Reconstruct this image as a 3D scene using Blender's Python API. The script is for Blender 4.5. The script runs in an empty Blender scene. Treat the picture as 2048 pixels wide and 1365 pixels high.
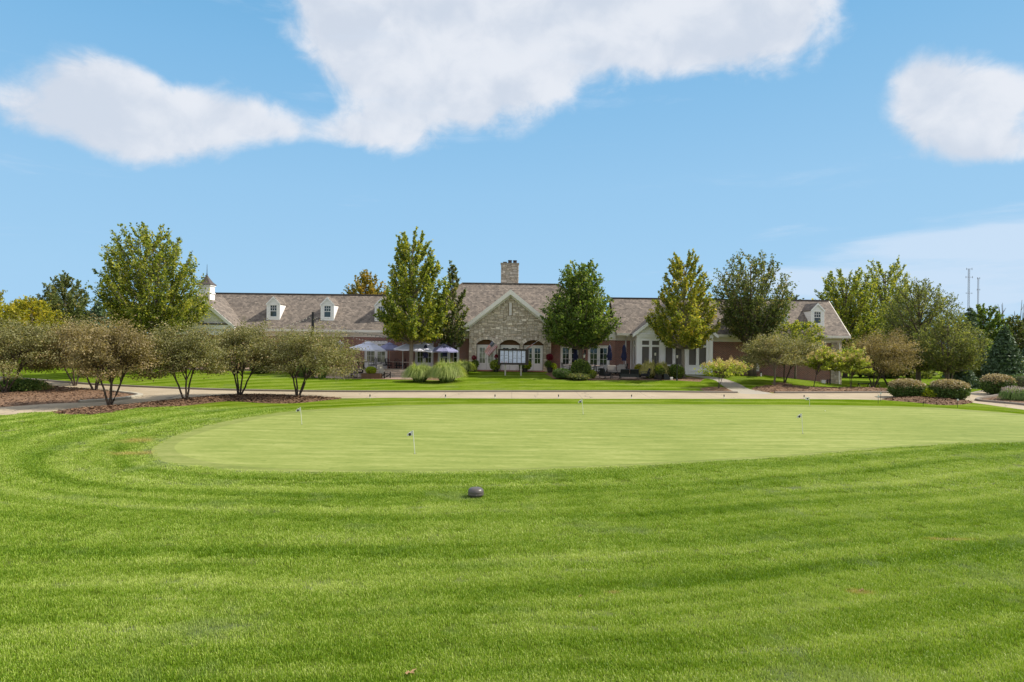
import bpy, math, random
import numpy as np
from mathutils import Vector, Matrix, Euler
from mathutils.geometry import delaunay_2d_cdt
R = math.radians
SC = bpy.context.scene
COL = SC.collection
random.seed(7)
PI = math.pi

# ---------------------------------------------------------------- camera
CAMH = 3.7; F = 1365.0; ROLL = 0.0122
cam = bpy.data.cameras.new('camera'); cam.lens = 24.0; cam.sensor_width = 36.0
cam.clip_start = 0.1; cam.clip_end = 3000
camo = bpy.data.objects.new('camera', cam); COL.objects.link(camo)
camo.matrix_world = Matrix.Translation((0, 0, CAMH)) @ Matrix.Rotation(R(90), 4, 'X') @ Matrix.Rotation(ROLL, 4, 'Z')
SC.camera = camo

# ---------------------------------------------------------------- sun, exposure
SUN_EL = 44.0; SUN_AZ = 6.0          # azimuth: degrees from +X towards +Y
sd = Vector((math.cos(R(SUN_EL)) * math.cos(R(SUN_AZ)), math.cos(R(SUN_EL)) * math.sin(R(SUN_AZ)), math.sin(R(SUN_EL))))
sl = bpy.data.lights.new('sun', 'SUN'); sl.energy = 2.9; sl.angle = R(0.55); sl.color = (1.0, 0.94, 0.82)
so = bpy.data.objects.new('sun', sl); COL.objects.link(so)
so.rotation_euler = sd.to_track_quat('Z', 'Y').to_euler(); so.location = (40, 0, 60)
SC.view_settings.view_transform = 'Standard'; SC.view_settings.look = 'None'
SC.view_settings.gamma = 1.0; SC.view_settings.use_curve_mapping = False
SC.view_settings.exposure = 0.97

# ---------------------------------------------------------------- node helpers
class NT:
    def __init__(s, tree): s.t = tree; s.n = tree.nodes; s.l = tree.links
    def node(s, typ, **kw):
        n = s.n.new(typ)
        for k, v in kw.items():
            if k == 'ins':
                for kk, vv in v.items(): s.put(n.inputs[kk], vv)
            else: setattr(n, k, v)
        return n
    def put(s, inp, v):
        if isinstance(v, bpy.types.NodeSocket): s.l.new(v, inp)
        else: inp.default_value = v
    def m(s, op, a, b=0.0, c=0.0, clamp=False):
        n = s.n.new('ShaderNodeMath'); n.operation = op; n.use_clamp = clamp
        s.put(n.inputs[0], a); s.put(n.inputs[1], b); s.put(n.inputs[2], c)
        return n.outputs[0]
    def mix(s, f, a, b, mode='MIX'):
        n = s.n.new('ShaderNodeMix'); n.data_type = 'RGBA'; n.blend_type = mode
        s.put(n.inputs[0], f); s.put(n.inputs[6], a); s.put(n.inputs[7], b)
        return n.outputs[2]
    def noise(s, vec, scale, detail=3.0, rough=0.55, dist=0.0):
        n = s.node('ShaderNodeTexNoise', ins={'Scale': scale, 'Detail': detail, 'Roughness': rough, 'Distortion': dist})
        if vec is not None: s.l.new(vec, n.inputs['Vector'])
        return n.outputs['Fac']
    def sstep(s, v, a, b):
        n = s.node('ShaderNodeMapRange', interpolation_type='SMOOTHSTEP')
        s.put(n.inputs[0], v); n.inputs[1].default_value = a; n.inputs[2].default_value = b
        return n.outputs[0]
    def ramp(s, v, stops):
        n = s.n.new('ShaderNodeValToRGB'); e = n.color_ramp.elements
        while len(e) > 1: e.remove(e[-1])
        e[0].position = stops[0][0]; e[0].color = (*stops[0][1], 1)
        for p, c in stops[1:]:
            q = e.new(p); q.color = (*c, 1)
        s.put(n.inputs[0], v)
        return n.outputs[0]
    def xyz(s, v):
        n = s.node('ShaderNodeSeparateXYZ'); s.l.new(v, n.inputs[0]); return n.outputs
    def comb(s, x, y, z=0.0):
        n = s.node('ShaderNodeCombineXYZ'); s.put(n.inputs[0], x); s.put(n.inputs[1], y); s.put(n.inputs[2], z); return n.outputs[0]

def unroll(px, py):
    return px + ROLL * (py - 682.5), py - ROLL * (px - 1024)

# ---------------------------------------------------------------- sky and clouds
SKYTINT = (0.78, 1.0, 1.06, 1)
w = bpy.data.worlds.new('World'); SC.world = w; w.use_nodes = True
t = NT(w.node_tree); t.n.clear()
sky = t.node('ShaderNodeTexSky', sky_type='NISHITA', sun_disc=False)
sky.sun_elevation = R(SUN_EL); sky.sun_rotation = R(90 - SUN_AZ); sky.altitude = 200; sky.air_density = 1.0; sky.dust_density = 0.6; sky.ozone_density = 1.6
tc = t.node('ShaderNodeTexCoord'); D = tc.outputs['Generated']
dx, dy, dz = t.xyz(D)
az = t.m('ARCTAN2', dx, dy); el = t.m('ARCSINE', dz)
v2 = t.comb(az, t.m('MULTIPLY', el, 1.7), 0.0)
v2 = t.comb(az, t.m('MULTIPLY', el, 1.25), 0.0)
n1 = t.m('ADD', t.m('MULTIPLY', t.noise(v2, 4.2, 4.0, 0.5, 0.2), .62), t.m('MULTIPLY', t.noise(v2, 13.0, 9.0, 0.62, 0.35), .38))
n2 = t.noise(t.comb(az, t.m('MULTIPLY', el, 6.5), 3.0), 2.6, 8.0, 0.62, .3)
def blob(px, py, rx, ry, st):
    u, v = unroll(px, py)
    a0 = math.atan((u - 1024) / F); e0 = math.atan(-(v - 682.5) / F * math.cos(a0))
    a = t.m('MULTIPLY', t.m('SUBTRACT', az, a0), F / rx); b = t.m('MULTIPLY', t.m('SUBTRACT', el, e0), F / ry)
    r2 = t.m('ADD', t.m('MULTIPLY', a, a), t.m('MULTIPLY', b, b))
    return t.m('MULTIPLY', t.m('EXPONENT', t.m('MULTIPLY', r2, -1.0)), st)
def total(lst):
    s_ = None
    for b in lst:
        q = blob(*b); s_ = q if s_ is None else t.m('ADD', s_, q)
    return s_
puffs = total([(80, 240, 90, 55, .6), (200, 175, 90, 55, .85), (210, 260, 150, 45, .5), (340, 250, 130, 62, .8), (470, 225, 100, 60, .85), (190, 300, 110, 38, .4), (590, 262, 110, 34, .62), (700, 270, 110, 40, .65),
               (720, 70, 110, 95, .95), (860, 60, 200, 120, 1.0), (830, 180, 150, 80, .95), (790, 270, 90, 42, .75), (1000, 160, 160, 80, .85),
               (1120, 50, 240, 110, 1.1), (1340, 40, 220, 95, 1.05), (1540, 50, 150, 80, .9), (980, -90, 600, 110, 1.1),
               (1850, 160, 60, 50, .7), (1940, 190, 95, 65, .8), (2050, 190, 90, 55, .75), (2030, 295, 130, 30, .9), (1880, 250, 70, 40, .4)])
wisps = total([(1560, 470, 110, 20, .35), (1780, 490, 130, 24, .5), (1960, 480, 190, 30, 1.1), (1640, 560, 150, 26, 1.1), (1980, 575, 240, 36, 1.2), (2150, 480, 200, 40, .9), (1800, 615, 300, 22, .7)])
# unseen clouds all round, added thicker outside the view to brighten the shaded clubhouse front
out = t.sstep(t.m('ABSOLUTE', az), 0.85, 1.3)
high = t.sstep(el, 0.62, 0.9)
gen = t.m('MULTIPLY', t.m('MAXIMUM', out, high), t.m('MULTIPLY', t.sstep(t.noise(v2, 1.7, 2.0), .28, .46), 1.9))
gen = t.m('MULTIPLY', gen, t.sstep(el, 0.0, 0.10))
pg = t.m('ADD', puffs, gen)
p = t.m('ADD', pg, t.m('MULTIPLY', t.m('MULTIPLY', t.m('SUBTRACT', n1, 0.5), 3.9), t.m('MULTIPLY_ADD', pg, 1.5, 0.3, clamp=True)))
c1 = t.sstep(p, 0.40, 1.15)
p2 = t.m('ADD', wisps, t.m('MULTIPLY', t.m('SUBTRACT', n2, 0.5), 3.4))
c2 = t.m('MULTIPLY', t.sstep(p2, 0.25, 1.25), 0.72)
# the sky's own brightness picks its blue: deep overhead, pale at the horizon
K = 1 / (.13 * 2 ** .85)
lum = t.m('DIVIDE', t.xyz(sky.outputs[0])[1], 12.0)
elr = t.node('ShaderNodeMapRange', interpolation_type='LINEAR'); t.put(elr.inputs[0], el)
elr.inputs[1].default_value = 0.0; elr.inputs[2].default_value = 0.9; elr.inputs[3].default_value = 0.60; elr.inputs[4].default_value = 0.04
lum = t.m('ADD', t.m('MULTIPLY', lum, .3), t.m('MULTIPLY', t.m('POWER', elr.outputs[0], 1.25), .86))
skyr = t.ramp(lum, [(.06, (.055, .26, .55)), (.19, (.105, .345, .62)), (.30, (.20, .45, .73)), (.42, (.29, .535, .79)), (.54, (.345, .585, .82)), (.9, (.45, .66, .87))])
skyc = t.mix(1.0, skyr, (K, K, K, 1), 'MULTIPLY')
# clouds are a little greyer where they are thick (their undersides)
n1b = t.noise(t.comb(az, t.m('MULTIPLY', t.m('ADD', el, 0.03), 1.25), 0.0), 4.2, 4.0, 0.5, 0.2)
shade = t.sstep(t.m('SUBTRACT', n1b, n1), -0.10, 0.12)
CW = (.80 * K, .81 * K, .85 * K, 1); CG = (.63 * K, .67 * K, .75 * K, 1)
cc = t.mix(shade, CW, CG)
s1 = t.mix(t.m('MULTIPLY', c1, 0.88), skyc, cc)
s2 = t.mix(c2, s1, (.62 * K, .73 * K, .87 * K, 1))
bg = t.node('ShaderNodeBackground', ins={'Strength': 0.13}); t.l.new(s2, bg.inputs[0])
wo = t.node('ShaderNodeOutputWorld'); t.l.new(bg.outputs[0], wo.inputs[0])

# ---------------------------------------------------------------- terrain
def sm(x, a, b):
    q = np.clip((x - a) / (b - a), 0, 1); return q * q * (3 - 2 * q)
def hgt(X, Y):
    X = np.asarray(X, float); Y = np.asarray(Y, float)
    a = np.interp(Y, [-50, 43, 48.5, 63.2, 80, 130, 300, 900], [0, 0, .1, .93, .93, .1, -1.0, -2.0])
    low = np.interp(Y, [-50, 43, 48.5, 56.5, 62, 66], [0, 0, .1, .42, .42, .93])
    wl = sm(X, -18.6, -17.2) * (1 - sm(X, -6.3, -4.6)) * (Y < 66)
    a = a * (1 - wl) + low * wl
    drop = np.clip((X - 22.5) / 9.2, 0, 1) * sm(Y, 50, 60) * (1.0 + .3 * sm(X, 32, 50))
    a = a - drop
    left = sm(-X, 30, 45) * sm(Y, 45, 60) * .45
    a = a - left
    a = a + .035 * np.sin(X * .21 + 1.0) * np.sin(Y * .17) * (Y < 44) * sm(44 - Y, 0, 6)
    return a
def h1(x, y): return float(hgt(x, y))
def G(px, py):
    u, v = unroll(px, py)
    gx = (u - 1024) / F; gz = -(v - 682.5) / F
    T = np.arange(4, 420, .1)
    d = CAMH + gz * T - hgt(gx * T, T)
    k = np.argmax(d <= 0) if (d <= 0).any() else len(T) - 1
    a, b = T[max(k - 1, 0)], T[k]
    for _ in range(12):
        c = .5 * (a + b)
        if CAMH + gz * c - h1(gx * c, c) > 0: a = c
        else: b = c
    return (gx * b, b, h1(gx * b, b))
def W(px, py, Y):            # point seen at a pixel, at depth Y
    u, v = unroll(px, py)
    return ((u - 1024) / F * Y, CAMH - (v - 682.5) / F * Y)
def WX(px, Y, py=690): return W(px, py, Y)[0]

# ---------------------------------------------------------------- materials
def mk(name):
    m = bpy.data.materials.new(name); m.use_nodes = True
    q = NT(m.node_tree); q.n.clear()
    b = q.node('ShaderNodeBsdfPrincipled'); o = q.node('ShaderNodeOutputMaterial'); q.l.new(b.outputs[0], o.inputs[0])
    return m, q, b, o
def C4(c): return (c[0], c[1], c[2], 1.0)
def simple(name, col, rough=.6, var=.12, scale=6.0, bump=0.0, metal=0.0, spec=.4, bscale=40.0):
    m, q, b, o = mk(name)
    tcn = q.node('ShaderNodeTexCoord')
    n = q.noise(tcn.outputs['Object'], scale, 5.0, .6)
    f = q.m('MULTIPLY_ADD', n, var * 2, 1 - var)
    c = q.mix(1.0, C4(col), f, 'MULTIPLY')
    q.l.new(c, b.inputs['Base Color'])
    b.inputs['Roughness'].default_value = rough; b.inputs['Metallic'].default_value = metal
    b.inputs['Specular IOR Level'].default_value = spec
    if bump:
        bn = q.node('ShaderNodeBump', ins={'Strength': bump, 'Distance': .02})
        q.l.new(q.noise(tcn.outputs['Object'], bscale, 4.0), bn.inputs['Height']); q.l.new(bn.outputs[0], b.inputs['Normal'])
    return m
MAT = {}
MAT['white'] = simple('white_paint', (.93, .90, .88), .5, .05, 2.0)
MAT['trim'] = simple('warm_white_trim', (.88, .80, .70), .5, .06, 2.0)
MAT['greytrim'] = simple('pale_grey_trim', (.86, .79, .73), .5, .06, 2.0)
MAT['concrete'] = simple('concrete', (.36, .32, .265), .9, .14, .8, .2)
MAT['kerb'] = simple('kerb_concrete', (.25, .215, .18), .9, .2, 1.5, .2)
MAT['kerbl'] = simple('pale_kerb', (.42, .38, .30), .9, .15, 1.5, .2)
MAT['black'] = simple('black_metal', (.018, .018, .02), .45, .1)
MAT['dkbrown'] = simple('dark_brown_board', (.035, .022, .02), .45, .15, 4.0)
MAT['copper'] = simple('dark_copper', (.09, .07, .06), .5, .2, 4.0)
MAT['cushion'] = simple('taupe_cushion', (.27, .24, .21), .9, .12, 8.0)
MAT['blackcush'] = simple('black_cushion', (.018, .018, .022), .8, .15, 8.0)
MAT['navy'] = simple('navy_canvas', (.022, .026, .075), .8, .2, 3.0)
MAT['blue'] = simple('blue_canvas', (.24, .24, .40), .8, .15, 2.0)
MAT['pale'] = simple('pale_blue_canvas', (.68, .68, .80), .8, .12, 2.0)
MAT['table'] = simple('stone_table_top', (.52, .40, .34), .5, .15, 6.0)
MAT['paver'] = simple('patio_paver', (.38, .27, .21), .9, .2, 3.0, .2)
MAT['redbrickstep'] = simple('red_step', (.30, .12, .085), .9, .2, 4.0)
MAT['capstone'] = simple('cap_stone', (.40, .34, .26), .85, .15, 3.0, .3)
MAT['mortar'] = simple('mortar', (.30, .235, .17), .95, .2, 8.0, .3)
MAT['wood'] = simple('brown_wood', (.15, .085, .045), .8, .25, 5.0)
MAT['pot'] = simple('dark_pot', (.04, .032, .028), .6, .2, 5.0)
MAT['soil'] = simple('soil', (.05, .033, .022), .95, .3, 10.0)
MAT['orange'] = simple('warm_brick_arch', (.17, .085, .04), .9, .3, 4.0)
MAT['plastic'] = simple('brown_plastic', (.10, .085, .08), .38, .15, 6.0, 0.05, spec=.5)
MAT['mast'] = simple('weathered_mast_paint', (.13, .10, .10), .7, .1)
MAT['steel'] = simple('galvanised_steel', (.5, .48, .47), .4, .1, 2.0, metal=.6)
MAT['ball'] = simple('ball_white', (.8, .8, .78), .4, .02)
MAT['redflower'] = simple('burgundy_bloom', (.12, .01, .02), .8, .3, 10)
MAT['bulb'] = simple('bulb_glass', (.45, .42, .36), .15, .05, spec=.5)
MAT['gravelgrey'] = simple('adirondack_pale', (.42, .38, .31), .7, .1)
def glass_mat(name, c, rough=.06, spec=1.0):
    m, q, b, o = mk(name)
    tcn = q.node('ShaderNodeTexCoord')
    n = q.noise(tcn.outputs['Object'], 1.3, 3.0)
    cc_ = q.mix(q.sstep(n, .4, .65), C4(c), C4([x * 2.6 for x in c]))
    q.l.new(cc_, b.inputs['Base Color']); b.inputs['Roughness'].default_value = rough
    b.inputs['Specular IOR Level'].default_value = spec; b.inputs['IOR'].default_value = 1.45
    bn = q.node('ShaderNodeBump', ins={'Strength': .04, 'Distance': .05}); q.l.new(q.noise(tcn.outputs['Object'], 2.0, 1.0), bn.inputs['Height'])
    q.l.new(bn.outputs[0], b.inputs['Normal'])
    return m
MAT['glass'] = glass_mat('window_glass', (.012, .018, .015))
MAT['curtain'] = glass_mat('window_glass_with_blind', (.20, .20, .15), .1, .6)
MAT['screen'] = simple('porch_screen', (.13, .115, .10), .6, .15, 2.0)

def brick_mat():
    m, q, b, o = mk('red_brick')
    uv = q.node('ShaderNodeUVMap')
    br = q.node('ShaderNodeTexBrick', ins={'Scale': 1.0, 'Mortar Size': .012, 'Brick Width': .24, 'Row Height': .085, 'Bias': -.1,
        'Color1': (.27, .082, .058, 1), 'Color2': (.125, .042, .037, 1), 'Mortar': (.52, .38, .31, 1)})
    q.l.new(uv.outputs[0], br.inputs['Vector'])
    n = q.noise(uv.outputs[0], .6, 4.0)
    c = q.mix(1.0, br.outputs[0], q.m('MULTIPLY_ADD', n, .7, .65), 'MULTIPLY')
    q.l.new(c, b.inputs['Base Color']); b.inputs['Roughness'].default_value = .85
    bn = q.node('ShaderNodeBump', ins={'Strength': .5, 'Distance': .01}, invert=True); q.l.new(br.outputs['Fac'], bn.inputs['Height']); q.l.new(bn.outputs[0], b.inputs['Normal'])
    return m
MAT['brick'] = brick_mat()
def shingle_mat():
    m, q, b, o = mk('roof_shingles')
    uv = q.node('ShaderNodeUVMap')
    br = q.node('ShaderNodeTexBrick', ins={'Scale': 1.0, 'Mortar Size': .012, 'Brick Width': .30, 'Row Height': .21, 'Bias': 0.0,
        'Color1': (.255, .205, .165, 1), 'Color2': (.08, .066, .056, 1), 'Mortar': (.05, .037, .033, 1)})
    q.l.new(uv.outputs[0], br.inputs['Vector'])
    br2 = q.node('ShaderNodeTexBrick', ins={'Scale': 1.0, 'Mortar Size': 0.0, 'Brick Width': .15, 'Row Height': .21,
        'Color1': (.27, .222, .182, 1), 'Color2': (.095, .077, .066, 1), 'Mortar': (.1, .08, .07, 1)})
    q.l.new(uv.outputs[0], br2.inputs['Vector'])
    c = q.mix(.35, br.outputs[0], br2.outputs[0])
    n = q.noise(uv.outputs[0], .35, 4.0)
    c = q.mix(1.0, c, q.m('MULTIPLY_ADD', n, .5, .78), 'MULTIPLY')
    q.l.new(c, b.inputs['Base Color']); b.inputs['Roughness'].default_value = .9
    sx = q.xyz(uv.outputs[0])
    fr = q.m('FRACT', q.m('DIVIDE', sx[1], .21))
    bn = q.node('ShaderNodeBump', ins={'Strength': .6, 'Distance': .02}, invert=True); q.l.new(fr, bn.inputs['Height']); q.l.new(bn.outputs[0], b.inputs['Normal'])
    return m
MAT['shingle'] = shingle_mat()
def siding_mat():
    m, q, b, o = mk('white_lap_siding')
    uv = q.node('ShaderNodeUVMap'); sx = q.xyz(uv.outputs[0])
    fr = q.m('FRACT', q.m('DIVIDE', sx[1], .16))
    c = q.mix(q.m('GREATER_THAN', fr, .9), (.93, .90, .88, 1), (.56, .54, .53, 1))
    q.l.new(c, b.inputs['Base Color']); b.inputs['Roughness'].default_value = .5
    return m
MAT['siding'] = siding_mat()
def stone_mat():
    m, q, b, o = mk('ashlar_stone')
    oi = q.node('ShaderNodeObjectInfo'); at = q.node('ShaderNodeAttribute', attribute_name='rnd')
    r = q.m('FRACT', q.m('ADD', oi.outputs['Random'], at.outputs['Fac']))
    c = q.ramp(r, [(0, (.42, .345, .265)), (.25, (.56, .465, .36)), (.5, (.65, .54, .425)), (.72, (.50, .43, .35)), (.86, (.74, .63, .52)), (.93, (.90, .78, .64)), (1, (.56, .43, .31))])
    g = q.node('ShaderNodeNewGeometry')
    n = q.noise(g.outputs['Position'], 9.0, 5.0, .65)
    c = q.mix(1.0, c, q.m('MULTIPLY_ADD', n, .8, .6), 'MULTIPLY')
    q.l.new(c, b.inputs['Base Color']); b.inputs['Roughness'].default_value = .9
    bn = q.node('ShaderNodeBump', ins={'Strength': .5, 'Distance': .03}); q.l.new(q.noise(g.outputs['Position'], 22.0, 4.0), bn.inputs['Height']); q.l.new(bn.outputs[0], b.inputs['Normal'])
    return m
MAT['stone'] = stone_mat()
def bark_mat(name, c):
    return simple(name, c, .9, .4, 9.0, .6, bscale=25.0)
MAT['bark'] = bark_mat('bark', (.13, .10, .075)); MAT['barkd'] = bark_mat('dark_bark', (.075, .055, .042)); MAT['barkg'] = bark_mat('grey_bark', (.21, .175, .135))
def leaf_mat(name, stops, trans=.45, rough=.55):
    m, q, b, o = mk(name)
    at = q.node('ShaderNodeAttribute', attribute_name='rnd')
    c = q.ramp(at.outputs['Fac'], stops)
    q.l.new(c, b.inputs['Base Color']); b.inputs['Roughness'].default_value = rough; b.inputs['Specular IOR Level'].default_value = .3
    tr = q.node('ShaderNodeBsdfTranslucent'); c2 = q.mix(1.0, c, (1.5, 1.45, .7, 1), 'MULTIPLY'); q.l.new(c2, tr.inputs[0])
    ms = q.node('ShaderNodeMixShader'); ms.inputs[0].default_value = trans
    q.l.new(b.outputs[0], ms.inputs[1]); q.l.new(tr.outputs[0], ms.inputs[2]); q.l.new(ms.outputs[0], o.inputs[0])
    return m
MAT['l_maple'] = leaf_mat('maple_leaves', [(0, (0.05, 0.085, 0.013)), (.35, (0.15, 0.205, 0.028)), (.7, (0.331, 0.36, 0.0536)), (1, (0.567, 0.522, 0.0918))])
MAT['l_gold'] = leaf_mat('golden_maple_leaves', [(0, (.09, .13, .016)), (.35, (.20, .245, .032)), (.7, (.38, .37, .055)), (1, (.60, .48, .09))], .45)
MAT['l_orange'] = leaf_mat('orange_maple_leaves', [(0, (.11, .13, .02)), (.4, (.26, .23, .03)), (1, (.50, .32, .06))])
MAT['l_green'] = leaf_mat('dark_green_leaves', [(0, (.05, .09, .018)), (.5, (.13, .20, .035)), (.85, (.23, .29, .06)), (1, (.34, .36, .09))], .45)
MAT['l_ash'] = leaf_mat('dull_green_leaves', [(0, (0.0588, 0.0832, 0.0245)), (.5, (0.126, 0.16, 0.0476)), (.85, (0.202, 0.232, 0.0816)), (1, (0.37, 0.288, 0.109))])
MAT['l_haw'] = leaf_mat('hawthorn_leaves', [(0, (.07, .07, .025)), (.35, (.17, .17, .065)), (.65, (.28, .27, .12)), (.88, (.40, .37, .20)), (1, (.48, .36, .20))], .35)
MAT['l_hawr'] = leaf_mat('reddish_hawthorn_leaves', [(0, (.08, .06, .03)), (.35, (.20, .16, .07)), (.7, (.33, .27, .13)), (1, (.46, .35, .21))], .35)
MAT['l_yel'] = leaf_mat('yellow_leaves', [(0, (0.118, 0.136, 0.0136)), (.5, (0.302, 0.304, 0.0272)), (1, (0.554, 0.448, 0.0408))])
MAT['l_will'] = leaf_mat('olive_leaves', [(0, (0.0672, 0.088, 0.0245)), (.5, (0.143, 0.176, 0.0476)), (1, (0.319, 0.32, 0.109))])
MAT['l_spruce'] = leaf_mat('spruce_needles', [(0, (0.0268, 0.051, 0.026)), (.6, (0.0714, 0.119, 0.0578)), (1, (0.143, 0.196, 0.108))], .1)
MAT['l_hyd'] = leaf_mat('hydrangea_leaves', [(0, (0.134, 0.192, 0.0272)), (.6, (0.319, 0.384, 0.0544)), (1, (0.504, 0.512, 0.109))])
MAT['f_hyd'] = leaf_mat('hydrangea_blooms', [(0, (0.437, 0.338, 0.122)), (1, (0.75, 0.598, 0.298))], .2)
MAT['l_box'] = leaf_mat('boxwood_leaves', [(0, (0.0394, 0.0825, 0.0153)), (.6, (0.0945, 0.165, 0.0319)), (1, (0.173, 0.24, 0.0638))], .2)
MAT['l_boxr'] = leaf_mat('bronzed_leaf_tips', [(0, (.20, .16, .08)), (.6, (.40, .32, .18)), (1, (.60, .51, .33))], .2)
MAT['g_orn'] = leaf_mat('ornamental_grass_blades', [(0, (0.0866, 0.15, 0.0255)), (.5, (0.221, 0.3, 0.0701)), (1, (0.567, 0.6, 0.217))], .35)
MAT['g_dark'] = leaf_mat('dark_grass_blades', [(0, (0.0672, 0.128, 0.0272)), (.5, (0.151, 0.24, 0.0544)), (1, (0.286, 0.384, 0.109))], .35)
MAT['g_tan'] = leaf_mat('tan_plumed_grass', [(0, (0.147, 0.182, 0.0476)), (.5, (0.382, 0.378, 0.119)), (1, (0.735, 0.616, 0.238))], .35)
MAT['f_lav'] = leaf_mat('lavender_blooms', [(0, (0.269, 0.24, 0.231)), (1, (0.638, 0.512, 0.571))], .2)
MAT['f_red'] = leaf_mat('burgundy_flowers', [(0, (0.101, 0.0096, 0.0163)), (1, (0.336, 0.024, 0.0476))], .2)
MAT['l_lime'] = leaf_mat('lime_foliage', [(0, (0.164, 0.234, 0.0111)), (1, (0.491, 0.546, 0.0331))], .35)

# turf: colour from the mowing rings round the green plus patchy growth
def turf(q, src):
    g = q.node('ShaderNodeNewGeometry'); P = g.outputs['Position']
    at = q.node('ShaderNodeAttribute', attribute_name='gd', attribute_type=src)
    gd = at.outputs['Fac']
    wob = q.noise(P, .22, 2.0)
    gdw = q.m('MULTIPLY_ADD', wob, 1.1, gd)
    s1_ = q.m('SINE', q.m('MULTIPLY', gdw, 2 * PI / 2.1))
    s2_ = q.m('SINE', q.m('MULTIPLY_ADD', gdw, 2 * PI / .93, 1.3))
    big = q.noise(P, .13, 3.0); mid = q.noise(P, .9, 4.0, .6); fin = q.noise(P, 7.0, 3.0, .7)
    aniso = q.noise(q.comb(q.m('MULTIPLY', gdw, 2.2), q.m('MULTIPLY', q.xyz(P)[0], .12)), 1.0, 4.0, .65)
    tone = q.m('ADD', q.m('MULTIPLY', q.m('MULTIPLY', s1_, q.noise(P, .35, 2.0)), .26), q.m('MULTIPLY', s2_, .045))
    tone = q.m('ADD', tone, q.m('MULTIPLY', q.m('SUBTRACT', big, .5), .7))
    tone = q.m('ADD', tone, q.m('MULTIPLY', q.m('SUBTRACT', mid, .5), .6))
    tone = q.m('ADD', tone, q.m('MULTIPLY', q.m('SUBTRACT', fin, .5), .45))
    tone = q.m('ADD', tone, q.m('MULTIPLY', q.m('SUBTRACT', aniso, .5), 1.65))
    tone = q.m('ADD', tone, .53, clamp=True)
    return tone, P, gd
TURF = [(0, (.105, .20, .005)), (.3, (.175, .285, .013)), (.55, (.27, .375, .034)), (.8, (.375, .46, .09)), (1, (.48, .54, .17))]
DRY = []
def dry(q, P, c):
    n = q.noise(P, 3.0, 4.0, .6); x, y, z = q.xyz(P)
    for dx_, dy_, rx_, ry_ in DRY:
        a = q.m('DIVIDE', q.m('SUBTRACT', x, dx_), rx_); b = q.m('DIVIDE', q.m('SUBTRACT', y, dy_), ry_)
        r2 = q.m('SQRT', q.m('ADD', q.m('MULTIPLY', a, a), q.m('MULTIPLY', b, b)))
        f = q.m('MULTIPLY', q.m('SUBTRACT', 1.0, q.sstep(q.m('ADD', r2, q.m('MULTIPLY', n, 1.4)), .9, 1.7)), .7)
        c = q.mix(f, c, (.46, .36, .12, 1))
    return c
for px_, py_, rx_, ry_ in ((275, 882, .8, .9), (255, 908, .9, .5), (1225, 1186, .2, .12), (1720, 1186, .28, .15), (1900, 1080, .8, .12), (300, 905, .6, .5)):
    g_ = G(px_, py_); DRY.append((g_[0], g_[1], rx_, ry_))
def lawn_mat():
    m, q, b, o = mk('lawn_turf')
    tone, P, gd = turf(q, 'GEOMETRY')
    c = q.ramp(tone, TURF); c = q.mix(q.m('MULTIPLY', q.sstep(q.noise(P, .42, 5.0, .65), .54, .68), .55), c, (.27, .34, .115, 1)); c = dry(q, P, c)
    sp = q.noise(P, 30.0, 2.0, .7)
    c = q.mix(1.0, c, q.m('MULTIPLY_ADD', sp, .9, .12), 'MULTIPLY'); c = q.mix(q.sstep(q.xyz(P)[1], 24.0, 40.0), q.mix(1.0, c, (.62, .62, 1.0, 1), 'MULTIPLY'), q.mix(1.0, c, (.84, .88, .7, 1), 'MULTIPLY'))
    q.l.new(c, b.inputs['Base Color']); b.inputs['Roughness'].default_value = 1; b.inputs['Specular IOR Level'].default_value = .0
    bn = q.node('ShaderNodeBump', ins={'Strength': .7, 'Distance': .04}); q.l.new(q.noise(P, 16.0, 3.0, .7), bn.inputs['Height']); q.l.new(bn.outputs[0], b.inputs['Normal'])
    return m
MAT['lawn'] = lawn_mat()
def blade_mat():
    m, q, b, o = mk('grass_blades')
    tone, P, gd = turf(q, 'INSTANCER')
    oi = q.node('ShaderNodeAttribute', attribute_name='rnd')
    tone = q.m('ADD', tone, q.m('MULTIPLY_ADD', oi.outputs['Fac'], .75, -.34), clamp=True)
    c = q.ramp(tone, TURF); c = q.mix(q.m('MULTIPLY', q.sstep(q.noise(P, .42, 5.0, .65), .54, .68), .55), c, (.27, .34, .115, 1)); c = dry(q, P, c)
    c = q.mix(1.0, c, (1.1, 1.1, 1.1, 1), 'MULTIPLY')
    q.l.new(c, b.inputs['Base Color']); b.inputs['Roughness'].default_value = .5; b.inputs['Specular IOR Level'].default_value = .35
    tr = q.node('ShaderNodeBsdfTranslucent'); q.l.new(q.mix(1.0, c, (1.3, 1.3, .7, 1), 'MULTIPLY'), tr.inputs[0])
    ms = q.node('ShaderNodeMixShader'); ms.inputs[0].default_value = .3
    q.l.new(b.outputs[0], ms.inputs[1]); q.l.new(tr.outputs[0], ms.inputs[2]); q.l.new(ms.outputs[0], o.inputs[0])
    return m
MAT['blade'] = blade_mat()
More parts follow.
